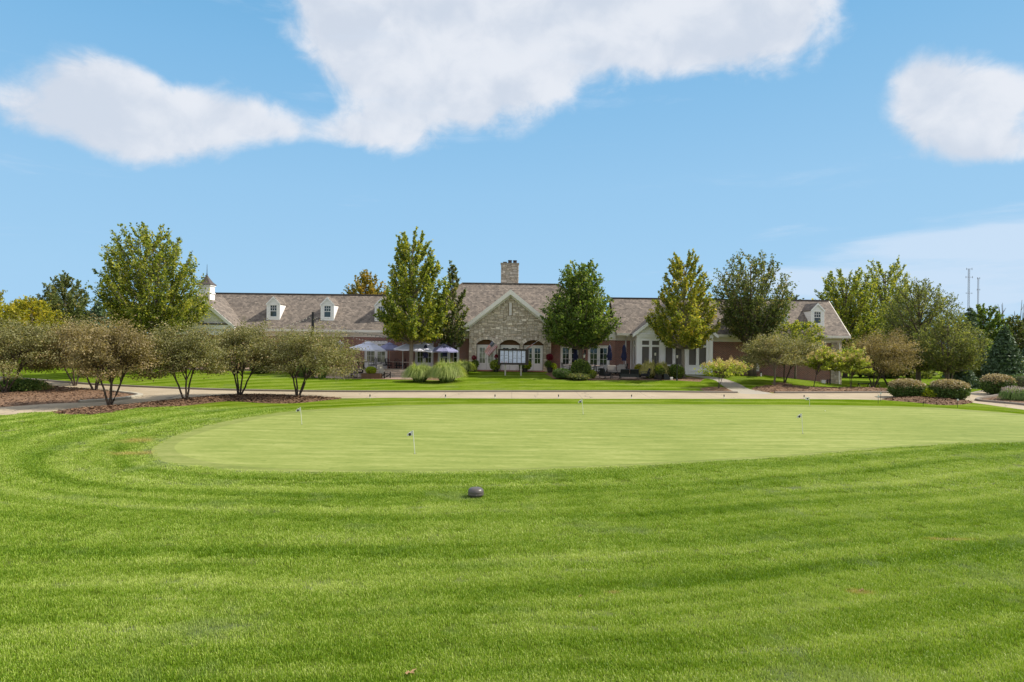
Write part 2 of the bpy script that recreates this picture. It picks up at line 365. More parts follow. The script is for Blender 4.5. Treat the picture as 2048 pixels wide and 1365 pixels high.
def green_mat(name, k):
    m, q, b, o = mk(name)
    g = q.node('ShaderNodeNewGeometry'); P = g.outputs['Position']; x, y, z = q.xyz(P)
    a = q.noise(q.comb(q.m('MULTIPLY', x, .35), q.m('MULTIPLY', y, 2.2)), 1.3, 5.0, .65)
    bb = q.noise(q.comb(q.m('MULTIPLY', x, 1.6), q.m('MULTIPLY', y, 6.0)), 1.3, 3.0, .7)
    cbig = q.noise(P, .12, 3.0)
    v = q.m('ADD', q.m('ADD', q.m('MULTIPLY', a, .8), q.m('MULTIPLY', bb, .45)), q.m('MULTIPLY_ADD', cbig, .4, -.32))
    st = q.m('SINE', q.m('MULTIPLY_ADD', q.m('ADD', y, q.m('MULTIPLY', x, .03)), 2 * PI / 1.1, 0.0))
    v = q.m('MULTIPLY_ADD', st, .035, v)
    sp_ = q.noise(P, 5.0, 2.0, .8); v = q.m('ADD', v, q.m('MULTIPLY', q.m('SUBTRACT', sp_, .5), .22)); v = q.m('SUBTRACT', v, q.m('MULTIPLY', q.m('GREATER_THAN', q.noise(P, 2.6, 1.0), .72), .12))
    c = q.ramp(v, [(.25, tuple(k * j for j in (.145, .195, .034))), (.5, tuple(k * j for j in (.228, .268, .062))), (.75, tuple(k * j for j in (.34, .36, .115)))])
    q.l.new(c, b.inputs['Base Color']); b.inputs['Roughness'].default_value = .85; b.inputs['Specular IOR Level'].default_value = .15
    bn = q.node('ShaderNodeBump', ins={'Strength': .25, 'Distance': .01}); q.l.new(q.noise(P, 40.0, 2.0), bn.inputs['Height']); q.l.new(bn.outputs[0], b.inputs['Normal'])
    return m
MAT['green'] = green_mat('putting_green_turf', 1.0)
MAT['collar'] = green_mat('collar_turf', .84)
def road_mat():
    m, q, b, o = mk('pale_road')
    g = q.node('ShaderNodeNewGeometry'); P = g.outputs['Position']; x, y, z = q.xyz(P)
    n = q.noise(P, .5, 5.0); f = q.noise(P, 30.0, 2.0)
    c = q.ramp(n, [(.3, (.34, .27, .18)), (.6, (.41, .33, .225)), (.8, (.47, .38, .27))])
    c = q.mix(1.0, c, q.m('MULTIPLY_ADD', f, .3, .85), 'MULTIPLY')
    vo = q.node('ShaderNodeTexVoronoi', feature='DISTANCE_TO_EDGE', ins={'Scale': .16}); 
    q.l.new(q.comb(q.m('ADD', x, q.m('MULTIPLY', q.noise(P, .9, 3.0), 1.5)), y), vo.inputs['Vector'])
    cr = q.m('MAXIMUM', q.m('LESS_THAN', vo.outputs['Distance'], .0035), q.m('MULTIPLY', q.m('LESS_THAN', q.m('FRACT', q.m('DIVIDE', x, 4.6)), .012), .5))
    c = q.mix(q.m('MULTIPLY', cr, .6), c, (.10, .085, .07, 1))
    q.l.new(c, b.inputs['Base Color']); b.inputs['Roughness'].default_value = .9
    return m
MAT['road'] = road_mat()
def mulch_mat():
    m, q, b, o = mk('bark_mulch')
    g = q.node('ShaderNodeNewGeometry'); P = g.outputs['Position']
    n = q.noise(P, 9.0, 5.0, .75); n2_ = q.noise(P, .8, 2.0)
    c = q.ramp(n, [(.3, (.05, .027, .016)), (.5, (.18, .10, .055)), (.7, (.38, .235, .135))])
    c = q.mix(1.0, c, q.m('MULTIPLY_ADD', n2_, .6, .7), 'MULTIPLY')
    q.l.new(c, b.inputs['Base Color']); b.inputs['Roughness'].default_value = .95
    bn = q.node('ShaderNodeBump', ins={'Strength': 1.0, 'Distance': .06}); q.l.new(n, bn.inputs['Height']); q.l.new(bn.outputs[0], b.inputs['Normal'])
    return m
MAT['mulch'] = mulch_mat()
def patio_mat():
    m, q, b, o = mk('patio_pavers')
    g = q.node('ShaderNodeNewGeometry'); P = g.outputs['Position']; x, y, z = q.xyz(P)
    br = q.node('ShaderNodeTexBrick', ins={'Scale': 1.0, 'Mortar Size': .012, 'Brick Width': .4, 'Row Height': .3,
        'Color1': (.42, .31, .25, 1), 'Color2': (.31, .21, .165, 1), 'Mortar': (.16, .12, .1, 1)})
    q.l.new(q.comb(x, y), br.inputs['Vector'])
    q.l.new(br.outputs[0], b.inputs['Base Color']); b.inputs['Roughness'].default_value = .85
    return m
MAT['patio'] = patio_mat()

# ---------------------------------------------------------------- object helpers
def wloc(o):
    v = Vector((0, 0, 0))
    while o is not None:
        v += o.location; o = o.parent
    return v
def props(o, label=None, cat=None, group=None, kind=None):
    if label: o['label'] = label
    if cat: o['category'] = cat
    if group: o['group'] = group
    if kind: o['kind'] = kind
    return o
def thing(name, label, cat, loc, group=None):
    o = bpy.data.objects.new(name, None); COL.objects.link(o); o.location = loc
    o.empty_display_size = .2
    return props(o, label, cat, group)
class MB:
    def __init__(s): s.v = []; s.f = []; s.at = []
    def add(s, vs, fs):
        k = len(s.v); s.v += [tuple(v) for v in vs]; s.f += [tuple(i + k for i in f) for f in fs]; return s
    def box(s, x0, y0, z0, x1, y1, z1):
        return s.add([(x0, y0, z0), (x1, y0, z0), (x1, y1, z0), (x0, y1, z0), (x0, y0, z1), (x1, y0, z1), (x1, y1, z1), (x0, y1, z1)],
                     [(0, 3, 2, 1), (4, 5, 6, 7), (0, 1, 5, 4), (1, 2, 6, 5), (2, 3, 7, 6), (3, 0, 4, 7)])
    def cb(s, cx, cy, cz, sx, sy, sz): return s.box(cx - sx / 2, cy - sy / 2, cz - sz / 2, cx + sx / 2, cy + sy / 2, cz + sz / 2)
    def hexa(s, lo, hi):     # two quads of four points, bottom and top
        return s.add(list(lo) + list(hi), [(0, 3, 2, 1), (4, 5, 6, 7), (0, 1, 5, 4), (1, 2, 6, 5), (2, 3, 7, 6), (3, 0, 4, 7)])
    def slab(s, pts, d):     # polygon (list of 3D) extruded by vector d
        n = len(pts); q = [Vector(p_) for p_ in pts]; d = Vector(d)
        return s.add(q + [p_ + d for p_ in q], [tuple(range(n))[::-1], tuple(range(n, 2 * n))] + [(i, (i + 1) % n, n + (i + 1) % n, n + i) for i in range(n)])
    def tube(s, pts, rad, seg=7, cap=True):
        pts = [Vector(p_) for p_ in pts]; n = len(pts)
        if not hasattr(rad, '__len__'): rad = [rad] * n
        vs = []; up = Vector((.123, .31, .94)).normalized()
        for i, p_ in enumerate(pts):
            d = (pts[min(i + 1, n - 1)] - pts[max(i - 1, 0)]).normalized()
            a = d.cross(up) if abs(d.dot(up)) < .98 else d.cross(Vector((1, 0, 0)))
            a.normalize(); b = d.cross(a)
            for k in range(seg):
                an = 2 * PI * k / seg; vs.append(p_ + (a * math.cos(an) + b * math.sin(an)) * rad[i])
        fs = [(i * seg + k, i * seg + (k + 1) % seg, (i + 1) * seg + (k + 1) % seg, (i + 1) * seg + k) for i in range(n - 1) for k in range(seg)]
        if cap: fs += [tuple(range(seg))[::-1], tuple(range((n - 1) * seg, n * seg))]
        return s.add(vs, fs)
    def lathe(s, cx, cy, prof, seg=16, sx=1, sy=1):
        vs = []
        for r, z in prof:
            for k in range(seg):
                a = 2 * PI * k / seg; vs.append((cx + r * math.cos(a) * sx, cy + r * math.sin(a) * sy, z))
        n = len(prof)
        fs = [(i * seg + k, i * seg + (k + 1) % seg, (i + 1) * seg + (k + 1) % seg, (i + 1) * seg + k) for i in range(n - 1) for k in range(seg)]
        fs += [tuple(range(seg))[::-1], tuple(range((n - 1) * seg, n * seg))]
        return s.add(vs, fs)
    def build(s, name, mat, parent=None, smooth=False, kind=None, label=None, rnd=False, bevel=0):
        off = wloc(parent) if parent else Vector((0, 0, 0))
        me = bpy.data.meshes.new(name)
        me.from_pydata([(v[0] - off.x, v[1] - off.y, v[2] - off.z) for v in s.v], [], s.f)
        mats = mat if isinstance(mat, (list, tuple)) else [mat]
        for mm in mats: me.materials.append(MAT[mm] if isinstance(mm, str) else mm)
        uvl = me.uv_layers.new(name='UVMap')
        Z = Vector((0, 0, 1))
        for p_ in me.polygons:
            n = p_.normal
            tt = Z.cross(n)
            if tt.length < .05: tt = Vector((1, 0, 0))
            tt.normalize(); vv = n.cross(tt)
            for li in p_.loop_indices:
                co = Vector(s.v[me.loops[li].vertex_index]); uvl.data[li].uv = (co.dot(tt), co.dot(vv))
        if smooth: me.shade_smooth()
        if rnd:
            at = me.attributes.new('rnd', 'FLOAT', 'FACE')
            at.data.foreach_set('value', np.asarray(s.at, dtype=np.float32))
        o = bpy.data.objects.new(name, me); COL.objects.link(o)
        if parent: o.parent = parent
        if bevel:
            bm_ = o.modifiers.new('bevel', 'BEVEL'); bm_.width = bevel; bm_.segments = 2; bm_.limit_method = 'ANGLE'
        if kind: o['kind'] = kind
        if label: o['label'] = label
        return o
def place(me, name, parent, loc, scale=(1, 1, 1), rot=(0, 0, 0)):
    o = bpy.data.objects.new(name, me); COL.objects.link(o); o.parent = parent
    o.location = Vector(loc) - wloc(parent); o.scale = scale; o.rotation_euler = rot
    return o
def copy_tree(o, parent=None, loc=None, rz=None, label=None):
    c = o.copy(); COL.objects.link(c)
    if parent is not None: c.parent = parent
    if loc is not None: c.location = loc
    if rz is not None: c.rotation_euler = (0, 0, rz)
    if label: c['label'] = label
    for ch in KIDS(o): copy_tree(ch, c)
    return c
def KIDS(o): return [x for x in bpy.data.objects if x.parent == o]
def multi(proto, items, group=None):
    """first item moves the prototype, the others are copies; items = (loc, rz, label)"""
    res = []
    kids = {}
    for x in list(bpy.data.objects):
        if x.parent: kids.setdefault(x.parent, []).append(x)
    def cp(o, par):
        c = o.copy(); COL.objects.link(c)
        if par: c.parent = par
        for ch in kids.get(o, []): cp(ch, c)
        return c
    cps = [proto] + [cp(proto, None) for _ in items[1:]]
    for c, (loc, rz, lab) in zip(cps, items):
        c.location = loc; c.rotation_euler = (0, 0, rz); c['label'] = lab
        if group: c['group'] = group
    return cps
# ================================================================ GROUND
def g2(pts): return [G(*p_)[:2] for p_ in pts]
def smooth_poly(pts, n=4, closed=True):
    P_ = [Vector(p_) for p_ in pts]; N = len(P_); out_ = []
    for i in range(N if closed else N - 1):
        p0 = P_[(i - 1) % N] if closed or i > 0 else P_[0]; p1 = P_[i]; p2 = P_[(i + 1) % N]; p3 = P_[(i + 2) % N] if closed or i < N - 2 else P_[N - 1]
        # centripetal-ish: limit tangents so long steps do not overshoot
        m1 = (p2 - p0) * .5; m2 = (p3 - p1) * .5; L = (p2 - p1).length
        if m1.length > L: m1 = m1.normalized() * L
        if m2.length > L: m2 = m2.normalized() * L
        for k in range(n):
            t_ = k / n; t2 = t_ * t_; t3 = t2 * t_
            out_.append(p1 * (2 * t3 - 3 * t2 + 1) + m1 * (t3 - 2 * t2 + t_) + p2 * (-2 * t3 + 3 * t2) + m2 * (t3 - t2))
    if not closed: out_.append(P_[-1])
    return [(p_.x, p_.y) for p_ in out_]
farE = [(-300, 735), (-100, 748), (93, 763), (180, 770), (258, 774), (420, 780.5), (600, 784), (800, 785), (1024, 784.5), (1250, 784.5), (1400, 786), (1550, 787), (1740, 786.5), (1860, 785.5), (1968, 783.5), (2050, 778), (2300, 768)]
nearE = [(2300, 862), (2200, 845), (2048, 820), (1946, 806), (1860, 800), (1762, 800), (1700, 799), (1500, 798), (1300, 798), (1024, 797.5), (800, 796), (683, 797), (609, 794.5), (570, 792), (475, 791.5), (380, 798), (242, 812), (113, 823), (0, 831), (-200, 850)]
far_w = smooth_poly(g2(farE), 4, False)
near_w = smooth_poly(g2(nearE), 4, False)
near_left = g2([(0, 831)])[0]
REG = {}
REG['road'] = far_w + near_w
green_px = [(303, 903), (308, 893), (335, 877), (380, 861), (440, 845), (500, 834), (600, 821), (760, 812.5), (900, 809.5), (1060, 808.5), (1300, 809), (1500, 810), (1640, 811), (1851, 815), (2048, 829), (2240, 848), (2330, 862), (2240, 876), (2048, 884), (1900, 889), (1700, 903), (1591, 913), (1466, 921), (1372, 927), (1216, 935), (1060, 941), (900, 944), (760, 945), (600, 944), (492, 942), (410, 936), (340, 927), (312, 917)]
inner_px = [(349, 897), (358, 885), (383, 873), (437, 856), (492, 843), (560, 831), (640, 822), (760, 815), (900, 812), (1060, 811), (1300, 811.5), (1500, 812.5), (1640, 814), (1851, 818), (2040, 832), (2220, 850), (2290, 862), (2220, 872), (2048, 881), (1900, 885.5), (1700, 899), (1591, 908.5), (1466, 916), (1372, 922), (1216, 930), (1060, 936), (900, 939), (760, 940), (620, 939), (520, 935), (430, 926), (370, 912)]
GREENP = smooth_poly(g2(green_px), 4)
REG['collar'] = GREENP
REG['green'] = smooth_poly(g2(inner_px), 4)
REG['m_front'] = smooth_poly(g2([(683, 797), (609, 794.3), (570, 791.5), (475, 791), (380, 797.5), (242, 812), (113, 823), (119, 829), (177, 830), (226, 825), (274, 817), (322, 815), (380, 811), (456, 803), (532, 807), (590, 807), (647, 801.5)]), 3)
REG['m_island'] = smooth_poly(g2([(-200, 828), (0, 815), (97, 808), (210, 803), (274, 796), (287, 792.5), (258, 787.5), (177, 778), (97, 773), (0, 768), (-200, 757)]), 3)
REG['m_box'] = smooth_poly(g2([(1761, 799.5), (1798, 795.5), (1850, 794), (1900, 796), (1946, 804.5), (1915, 810), (1877, 810), (1825, 805)]), 3)
REG['m_right'] = smooth_poly(g2([(1950, 801), (1993, 792), (2060, 787), (2200, 790), (2230, 835), (2048, 811.5), (1990, 806)]), 3)
REG['m_long'] = smooth_poly(g2([(1503, 777), (1530, 772), (1570, 771), (1640, 776), (1700, 777.5), (1790, 779.5), (1800, 784.5), (1700, 785), (1600, 785.6), (1547, 786), (1515, 782.5)]), 3)
REG['m_small'] = smooth_poly(g2([(1400, 778), (1420, 774), (1450, 775), (1480, 782), (1478, 785.2), (1440, 785), (1412, 783)]), 3)
REG['walk'] = smooth_poly(g2([(1375, 752), (1424, 759), (1440, 768), (1452, 776), (1482, 787.4), (1545, 787.4), (1500, 779), (1478, 768), (1450, 758.5), (1420, 753.5), (1375, 749.5)]), 3)
REG['patio_r'] = g2([(1130, 752), (1165, 756.5), (1255, 757.5), (1345, 756.5), (1350, 745), (1260, 741.5), (1105, 741.5)])
REG['m_patio_r'] = g2([(1090, 748), (1110, 759), (1170, 761), (1345, 761), (1400, 764), (1410, 757), (1350, 752), (1100, 742)])
REG['patio_l'] = [(-17.3, 57.0), (-7.4, 57.0), (-7.4, 60.6), (-17.3, 60.6)]
REG['m_patio_l'] = [(-18.2, 55.9), (-6.0, 55.9), (-4.4, 57.0), (-3.8, 60.8), (-18.2, 60.8)]
REG['m_tree_a'] = [(G(1503, 750)[0] + 1.1 * math.cos(a_), G(1503, 750)[1] + 1.1 * math.sin(a_)) for a_ in np.linspace(0, 2 * PI, 14)[:-1]]
REG['m_tree_b'] = [(G(1570, 770)[0] + .8 * math.cos(a_), G(1570, 768)[1] + .9 * math.sin(a_)) for a_ in np.linspace(0, 2 * PI, 14)[:-1]]
REG['m_tree_c'] = [(G(345, 742)[0] + 1.2 * math.cos(a_), G(345, 742)[1] + 1.2 * math.sin(a_)) for a_ in np.linspace(0, 2 * PI, 14)[:-1]]
def inside(poly, X, Y):
    r = np.zeros(X.shape, bool); n = len(poly)
    for i in range(n):
        x0, y0 = poly[i]; x1, y1 = poly[(i + 1) % n]
        if y0 == y1: continue
        c = ((y0 > Y) != (y1 > Y)) & (X < (x1 - x0) * (Y - y0) / (y1 - y0) + x0)
        r ^= c
    return r
def pdist(poly, X, Y):
    d = np.full(X.shape, 1e9); n = len(poly)
    for i in range(n):
        ax, ay = poly[i]; bx_, by_ = poly[(i + 1) % n]
        vx, vy = bx_ - ax, by_ - ay; L2 = vx * vx + vy * vy + 1e-12
        t_ = np.clip(((X - ax) * vx + (Y - ay) * vy) / L2, 0, 1)
        d = np.minimum(d, np.hypot(X - ax - t_ * vx, Y - ay - t_ * vy))
    return d
grid = []
def addgrid(x0, x1, y0, y1, s, hole=None):
    for y in np.arange(y0, y1, s):
        for x in np.arange(x0, x1, s):
            if hole and hole[0] <= x < hole[1] and hole[2] <= y < hole[3]: continue
            grid.append((x + .07 * s * math.sin(y * 3.1), y + .07 * s * math.sin(x * 2.3)))
addgrid(-44, 44, 4, 70, .85)
addgrid(-110, 110, -30, 160, 5, (-44, 44, 4, 70))
addgrid(-900, 900, -120, 1500, 45, (-112, 112, -32, 162))
verts = []; edges = []
def addc(poly):
    k = len(verts); n = len(poly)
    verts.extend(poly); edges.extend([(k + i, k + (i + 1) % n) for i in range(n)])
for k_, pl in REG.items(): addc(pl)
nb = len(verts)
B_ = np.array(verts); Gd = np.array(grid)
keep = np.ones(len(Gd), bool)
for b_ in B_:                                # keep grid points clear of the borders so no slivers form
    keep &= ((Gd[:, 0] - b_[0]) ** 2 + (Gd[:, 1] - b_[1]) ** 2) > .06
verts += [tuple(p_) for p_ in Gd[keep]]
res = delaunay_2d_cdt([Vector(p_) for p_ in verts], edges, [], 0, 1e-4)
GV = np.array([(p_.x, p_.y) for p_ in res[0]]); GT = [tuple(f) for f in res[2]]
T3 = np.array([f for f in GT if len(f) == 3])
cen = GV[T3].mean(1)
order = ['road', 'collar', 'green', 'm_front', 'm_island', 'm_box', 'm_right', 'm_small', 'm_long', 'walk', 'm_patio_r', 'patio_r', 'm_patio_l', 'patio_l', 'm_tree_a', 'm_tree_b', 'm_tree_c']
lab = np.zeros(len(T3), int)
for i, k_ in enumerate(order):
    lab[inside(REG[k_], cen[:, 0], cen[:, 1])] = i + 1
GZ = hgt(GV[:, 0], GV[:, 1])
# crown the mulch beds a little, and keep the turf distance from the green for the mowing rings
for k_ in ['m_front', 'm_island', 'm_box', 'm_right', 'm_long']:
    ins = inside(REG[k_], GV[:, 0], GV[:, 1])
    if ins.any():
        d_ = pdist(REG[k_], GV[ins, 0], GV[ins, 1])
        GZ[ins] += np.minimum(d_, 1.2) * .14
gdist = pdist(GREENP, GV[:, 0], GV[:, 1])
mow = gdist                                   # the mower followed the edge of the green
def surf(name, ids, mat, kind='structure', label=None):
    sel = T3[np.isin(lab, ids)]
    used, inv = np.unique(sel, return_inverse=True)
    fs = inv.reshape(-1, 3)
    me = bpy.data.meshes.new(name)
    me.from_pydata([(GV[i, 0], GV[i, 1], GZ[i]) for i in used], [], [tuple(int(q_) for q_ in f) for f in fs])
    me.materials.append(MAT[mat]); me.shade_smooth()
    a = me.attributes.new('gd', 'FLOAT', 'POINT'); a.data.foreach_set('value', mow[used].astype(np.float32))
    me.uv_layers.new(name='UVMap')
    me.update()
    if me.polygons[0].normal.z < 0: me.flip_normals()
    o = bpy.data.objects.new(name, me); COL.objects.link(o); o['kind'] = kind
    return o
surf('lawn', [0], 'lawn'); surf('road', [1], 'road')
surf('putting_green', [3], 'green'); surf('green_collar', [2], 'collar')
for nm, idx in (('mulch_bed', 4), ('mulch_bed', 5), ('mulch_bed', 6), ('mulch_bed', 7), ('mulch_bed', 8), ('mulch_bed', 9), ('mulch_bed', 11), ('mulch_bed', 13), ('mulch_bed', 15), ('mulch_bed', 16), ('mulch_bed', 17)):
    if (lab == idx).any(): surf(nm, [idx], 'mulch')
surf('walkway', [10], 'concrete'); surf('patio', [12], 'patio'); surf('patio', [14], 'patio')

def kerb(pts, name='kerb', mat='kerb', w_=.16, h_=.12, side=1):
    mb = MB(); n = len(pts); P_ = [Vector(p_) for p_ in pts]; vs = []
    for i in range(n):
        d = (P_[min(i + 1, n - 1)] - P_[max(i - 1, 0)]).normalized(); nr = Vector((-d.y, d.x)) * side * w_
        a, b = P_[i], P_[i] + nr
        za = h1(a.x, a.y)
        vs += [(a.x, a.y, za - .1), (a.x, a.y, za + h_ - .02), (a.x + nr.x * .12, a.y + nr.y * .12, za + h_), (b.x, b.y, za + h_), (b.x, b.y, za - .1)]
    fs = [(i * 5 + k, i * 5 + k + 1, (i + 1) * 5 + k + 1, (i + 1) * 5 + k) for i in range(n - 1) for k in range(4)]
    mb.add(vs, fs)
    o = mb.build(name, mat); o['kind'] = 'structure'; return o
iw = [i for i, p_ in enumerate(far_w)]
# the far kerb stops where the footpath meets the road
xg0, xg1 = G(1480, 787)[0], G(1546, 787)[0]
kerb([p_ for p_ in far_w if p_[0] < xg0], side=1); kerb([p_ for p_ in far_w if p_[0] > xg1], side=1)
isl = smooth_poly(g2([(160, 806.5), (210, 803.5), (250, 799.5), (274, 796), (287, 792.5), (275, 789.5), (258, 787.5), (230, 784)]), 4, False)
kerb(isl, mat='kerbl', side=1, w_=.3, h_=.14)
kerb(smooth_poly(g2([(2130, 824), (2048, 811.5), (1990, 806), (1958, 803), (1950, 800.5), (1960, 797), (1993, 791.5), (2060, 786.5)]), 4, False), side=-1, w_=.2, h_=.13)

# bark chips, a scatter of loose pieces over the beds
def chips(region, n, seed, name='mulch_chips'):
    rs = np.random.RandomState(seed); pl = np.array(REG[region]); lo = pl.min(0); hi = pl.max(0)
    hi = np.minimum(hi, [44, 60]); lo = np.maximum(lo, [-44, 20])
    X = rs.uniform(lo[0], hi[0], n * 3); Y = rs.uniform(lo[1], hi[1], n * 3)
    ok = inside(REG[region], X, Y); X = X[ok][:n]; Y = Y[ok][:n]
    d_ = pdist(REG[region], X, Y)
    Z = hgt(X, Y) + np.minimum(d_, 1.2) * .14 + .01
    N = len(X); a = rs.uniform(0, 2 * PI, N); L = rs.uniform(.03, .09, N); wd = rs.uniform(.015, .04, N); tl = rs.uniform(-.5, .8, N)
    ca, sa = np.cos(a), np.sin(a)
    V = np.zeros((N, 4, 3))
    for k, (sx_, sy_) in enumerate(((-1, -1), (1, -1), (1, 1), (-1, 1))):
        V[:, k, 0] = X + ca * L * sx_ - sa * wd * sy_; V[:, k, 1] = Y + sa * L * sx_ + ca * wd * sy_; V[:, k, 2] = Z + (sx_ + 1) * L * tl * .5 + .01 * sy_
    return np_mesh(name, V.reshape(-1, 3), np.arange(N * 4).reshape(-1, 4), 'mulch', None, kind='stuff')
def np_mesh(name, V, Q, mat, parent, kind=None, attrs=None, smooth=False, label=None):
    V = np.asarray(V, np.float32); Q = np.asarray(Q, np.int32)
    if parent is not None: V = V - np.array(wloc(parent), np.float32)
    me = bpy.data.meshes.new(name); n, k = Q.shape
    me.vertices.add(len(V)); me.vertices.foreach_set('co', V.ravel())
    me.loops.add(n * k); me.loops.foreach_set('vertex_index', Q.ravel())
    me.polygons.add(n); me.polygons.foreach_set('loop_start', np.arange(n, dtype=np.int32) * k); me.polygons.foreach_set('loop_total', np.full(n, k, np.int32))
    me.update(calc_edges=True)
    mats = mat if isinstance(mat, (list, tuple)) else [mat]
    for m_ in mats: me.materials.append(MAT[m_])
    for an, (dom, val) in (attrs or {}).items():
        at = me.attributes.new(an, 'FLOAT', dom); at.data.foreach_set('value', np.asarray(val, np.float32))
    if smooth: me.shade_smooth()
    o = bpy.data.objects.new(name, me); COL.objects.link(o)
    if parent is not None: o.parent = parent
    if kind: o['kind'] = kind
    if label: o['label'] = label
    return o
chips('m_front', 7000, 1); chips('m_island', 5000, 2); chips('m_box', 1500, 3); chips('m_long', 2500, 4); chips('m_right', 1500, 5)

# ================================================================ CLUBHOUSE
YW = 64.2           # wing walls
Z0 = .93
cx = -.18           # axis of the stone gable
CL = thing('clubhouse', 'long red brick golf clubhouse with brown shingle roofs and a central stone gable', 'building', (0, 64, Z0))
PITCH = .8
def strip_wall(mb, y, z0, z1, x0, x1, holes, th=.3):
    """wall facing -Y with rectangular holes (xa, xb, za, zb), sorted by x"""
    x = x0
    for xa, xb, za, zb in sorted(holes):
        if xa > x: mb.box(x, y, z0, xa, y + th, z1)
        if za > z0: mb.box(xa, y, z0, xb, y + th, za)
        if zb < z1: mb.box(xa, y, zb, xb, y + th, z1)
        x = xb
    mb.box(x, y, z0, x1, y + th, z1)
def window_unit(x0, x1, z0, z1, y, cols, rows, frame='white', glass='glass', name='window', fw=.09, mw=.03, parent=None, sill=True, midrail=None, panes=True):
    parent = parent or CL
    fr = MB(); d = .1
    fr.box(x0, y, z0, x0 + fw, y + d, z1); fr.box(x1 - fw, y, z0, x1, y + d, z1)
    fr.box(x0 + fw, y, z1 - fw, x1 - fw, y + d, z1); fr.box(x0 + fw, y, z0, x1 - fw, y + d, z0 + fw)
    ix0, ix1, iz0, iz1 = x0 + fw, x1 - fw, z0 + fw, z1 - fw
    cw = (ix1 - ix0) / cols; rh = (iz1 - iz0) / rows
    if sill: fr.box(x0 - .03, y - .05, z0 - .07, x1 + .03, y + d - .003, z0 - .003)
    muntin = MB()
    for c in range(1, cols): fr.box(ix0 + c * cw - mw / 2, y + .025, iz0, ix0 + c * cw + mw / 2, y + .07, iz1)
    for r_ in range(1, rows):
        m_ = mw if r_ != midrail else mw * 2.2
        fr.box(ix0, y + .022, iz0 + r_ * rh - m_ / 2, ix1, y + .073, iz0 + r_ * rh + m_ / 2)
    wo_ = fr.build(name, frame, parent)
    if panes:
        for c in range(cols):
            for r_ in range(rows):
                g = MB(); tl = .004 * math.sin(c * 5.1 + r_ * 3.3 + x0 * 7)
                g.slab([(ix0 + c * cw, y + .05 + tl, iz0 + r_ * rh), (ix0 + (c + 1) * cw, y + .05 - tl, iz0 + r_ * rh), (ix0 + (c + 1) * cw, y + .05 - tl, iz0 + (r_ + 1) * rh), (ix0 + c * cw, y + .05 + tl, iz0 + (r_ + 1) * rh)], (0, .008, 0))
                g.build('pane', glass, wo_)
    return wo_
def french_door(x0, x1, z0, z1, y, glass='glass', frame='white', parent=None, name='french_door'):
    """a pair of glazed doors: surround, two leaves with 2x3 panes over a solid panel"""
    parent = parent or CL
    m_ = MB(); fw = .1
    m_.box(x0, y, z0, x0 + fw, y + .12, z1); m_.box(x1 - fw, y, z0, x1, y + .12, z1); m_.box(x0 + fw, y, z1 - fw * 1.3, x1 - fw, y + .12, z1)
    m_.box(x0 + fw, y + .01, z0, x1 - fw, y + .1, z0 + .04)
    xm = (x0 + x1) / 2
    leaves = []
    for a, b in ((x0 + fw + .004, xm - .008), (xm + .008, x1 - fw - .004)):
        st = .13; kz = z0 + .62
        m_.box(a, y + .04, z0 + .045, a + st, y + .09, z1 - fw * 1.3 - .004); m_.box(b - st, y + .04, z0 + .045, b, y + .09, z1 - fw * 1.3 - .004)
        zt = z1 - fw * 1.3 - .004
        m_.box(a + st, y + .04, zt - .14, b - st, y + .09, zt)
        m_.box(a + st, y + .04, z0 + .045, b - st, y + .09, kz - .3); m_.box(a + st, y + .055, kz - .3, b - st, y + .08, kz - .1); m_.box(a + st, y + .04, kz - .1, b - st, y + .09, kz + .02)
        gx0, gx1, gz0, gz1 = a + st, b - st, kz + .02, zt - .14
        m_.box((gx0 + gx1) / 2 - .014, y + .045, gz0, (gx0 + gx1) / 2 + .014, y + .085, gz1)
        for r_ in (1, 2): m_.box(gx0, y + .048, gz0 + (gz1 - gz0) * r_ / 3 - .014, gx1, y + .082, gz0 + (gz1 - gz0) * r_ / 3 + .014)
        leaves.append((gx0, gx1, gz0, gz1))
    o = m_.build(name, frame, parent)
    for gx0, gx1, gz0, gz1 in leaves:
        for c in range(2):
            for r_ in range(3):
                w2 = (gx1 - gx0) / 2; h3 = (gz1 - gz0) / 3
                g = MB(); g.box(gx0 + c * w2, y + .062, gz0 + r_ * h3, gx0 + (c + 1) * w2, y + .068, gz0 + (r_ + 1) * h3); g.build('pane', glass, o)
    hnd = MB(); hnd.box(xm - .06, y - .03, z0 + .98, xm - .03, y + .04, z0 + 1.12); hnd.build('handle', 'black', o)
    return o

# --- main brick walls of the wings
XL0 = WX(470, YW); XC0 = WX(812, 64); XC1 = WX(1231, 64); XR1 = 31.1 - .05
EV = 4.42
wall = MB()
dl = [(WX(728, YW), WX(776, YW)), ]
doorsL = [(WX(729, YW), WX(775, YW))]
winL = [(WX(555, YW), WX(585, YW), 1.75, 3.2), (WX(622, YW), WX(652, YW), 1.75, 3.2), (WX(665, YW), WX(687, YW), 1.9, 3.5)]
holes = [(a, b, Z0, 3.55) for a, b in doorsL] + winL
strip_wall(wall, YW, -.6, 3.95, XL0 - .5, XC0, holes)
wall.build('brick_wall', 'brick', CL)
for a, b in doorsL: french_door(a, b, Z0, 3.55, YW + .06, 'curtain')
for a, b, z0_, z1_ in winL: window_unit(a, b, z0_, z1_, YW + .05, 4, 3, glass='curtain')
# white frieze boards and eaves of the wings
fz = MB(); fz.box(XL0 - .5, YW - .03, 3.95, XC0, YW + .28, 4.44); fz.box(XL0 - .5, YW - .1, 3.9, XC0, YW - .03, 4.0); fz.build('frieze', 'trim', CL)

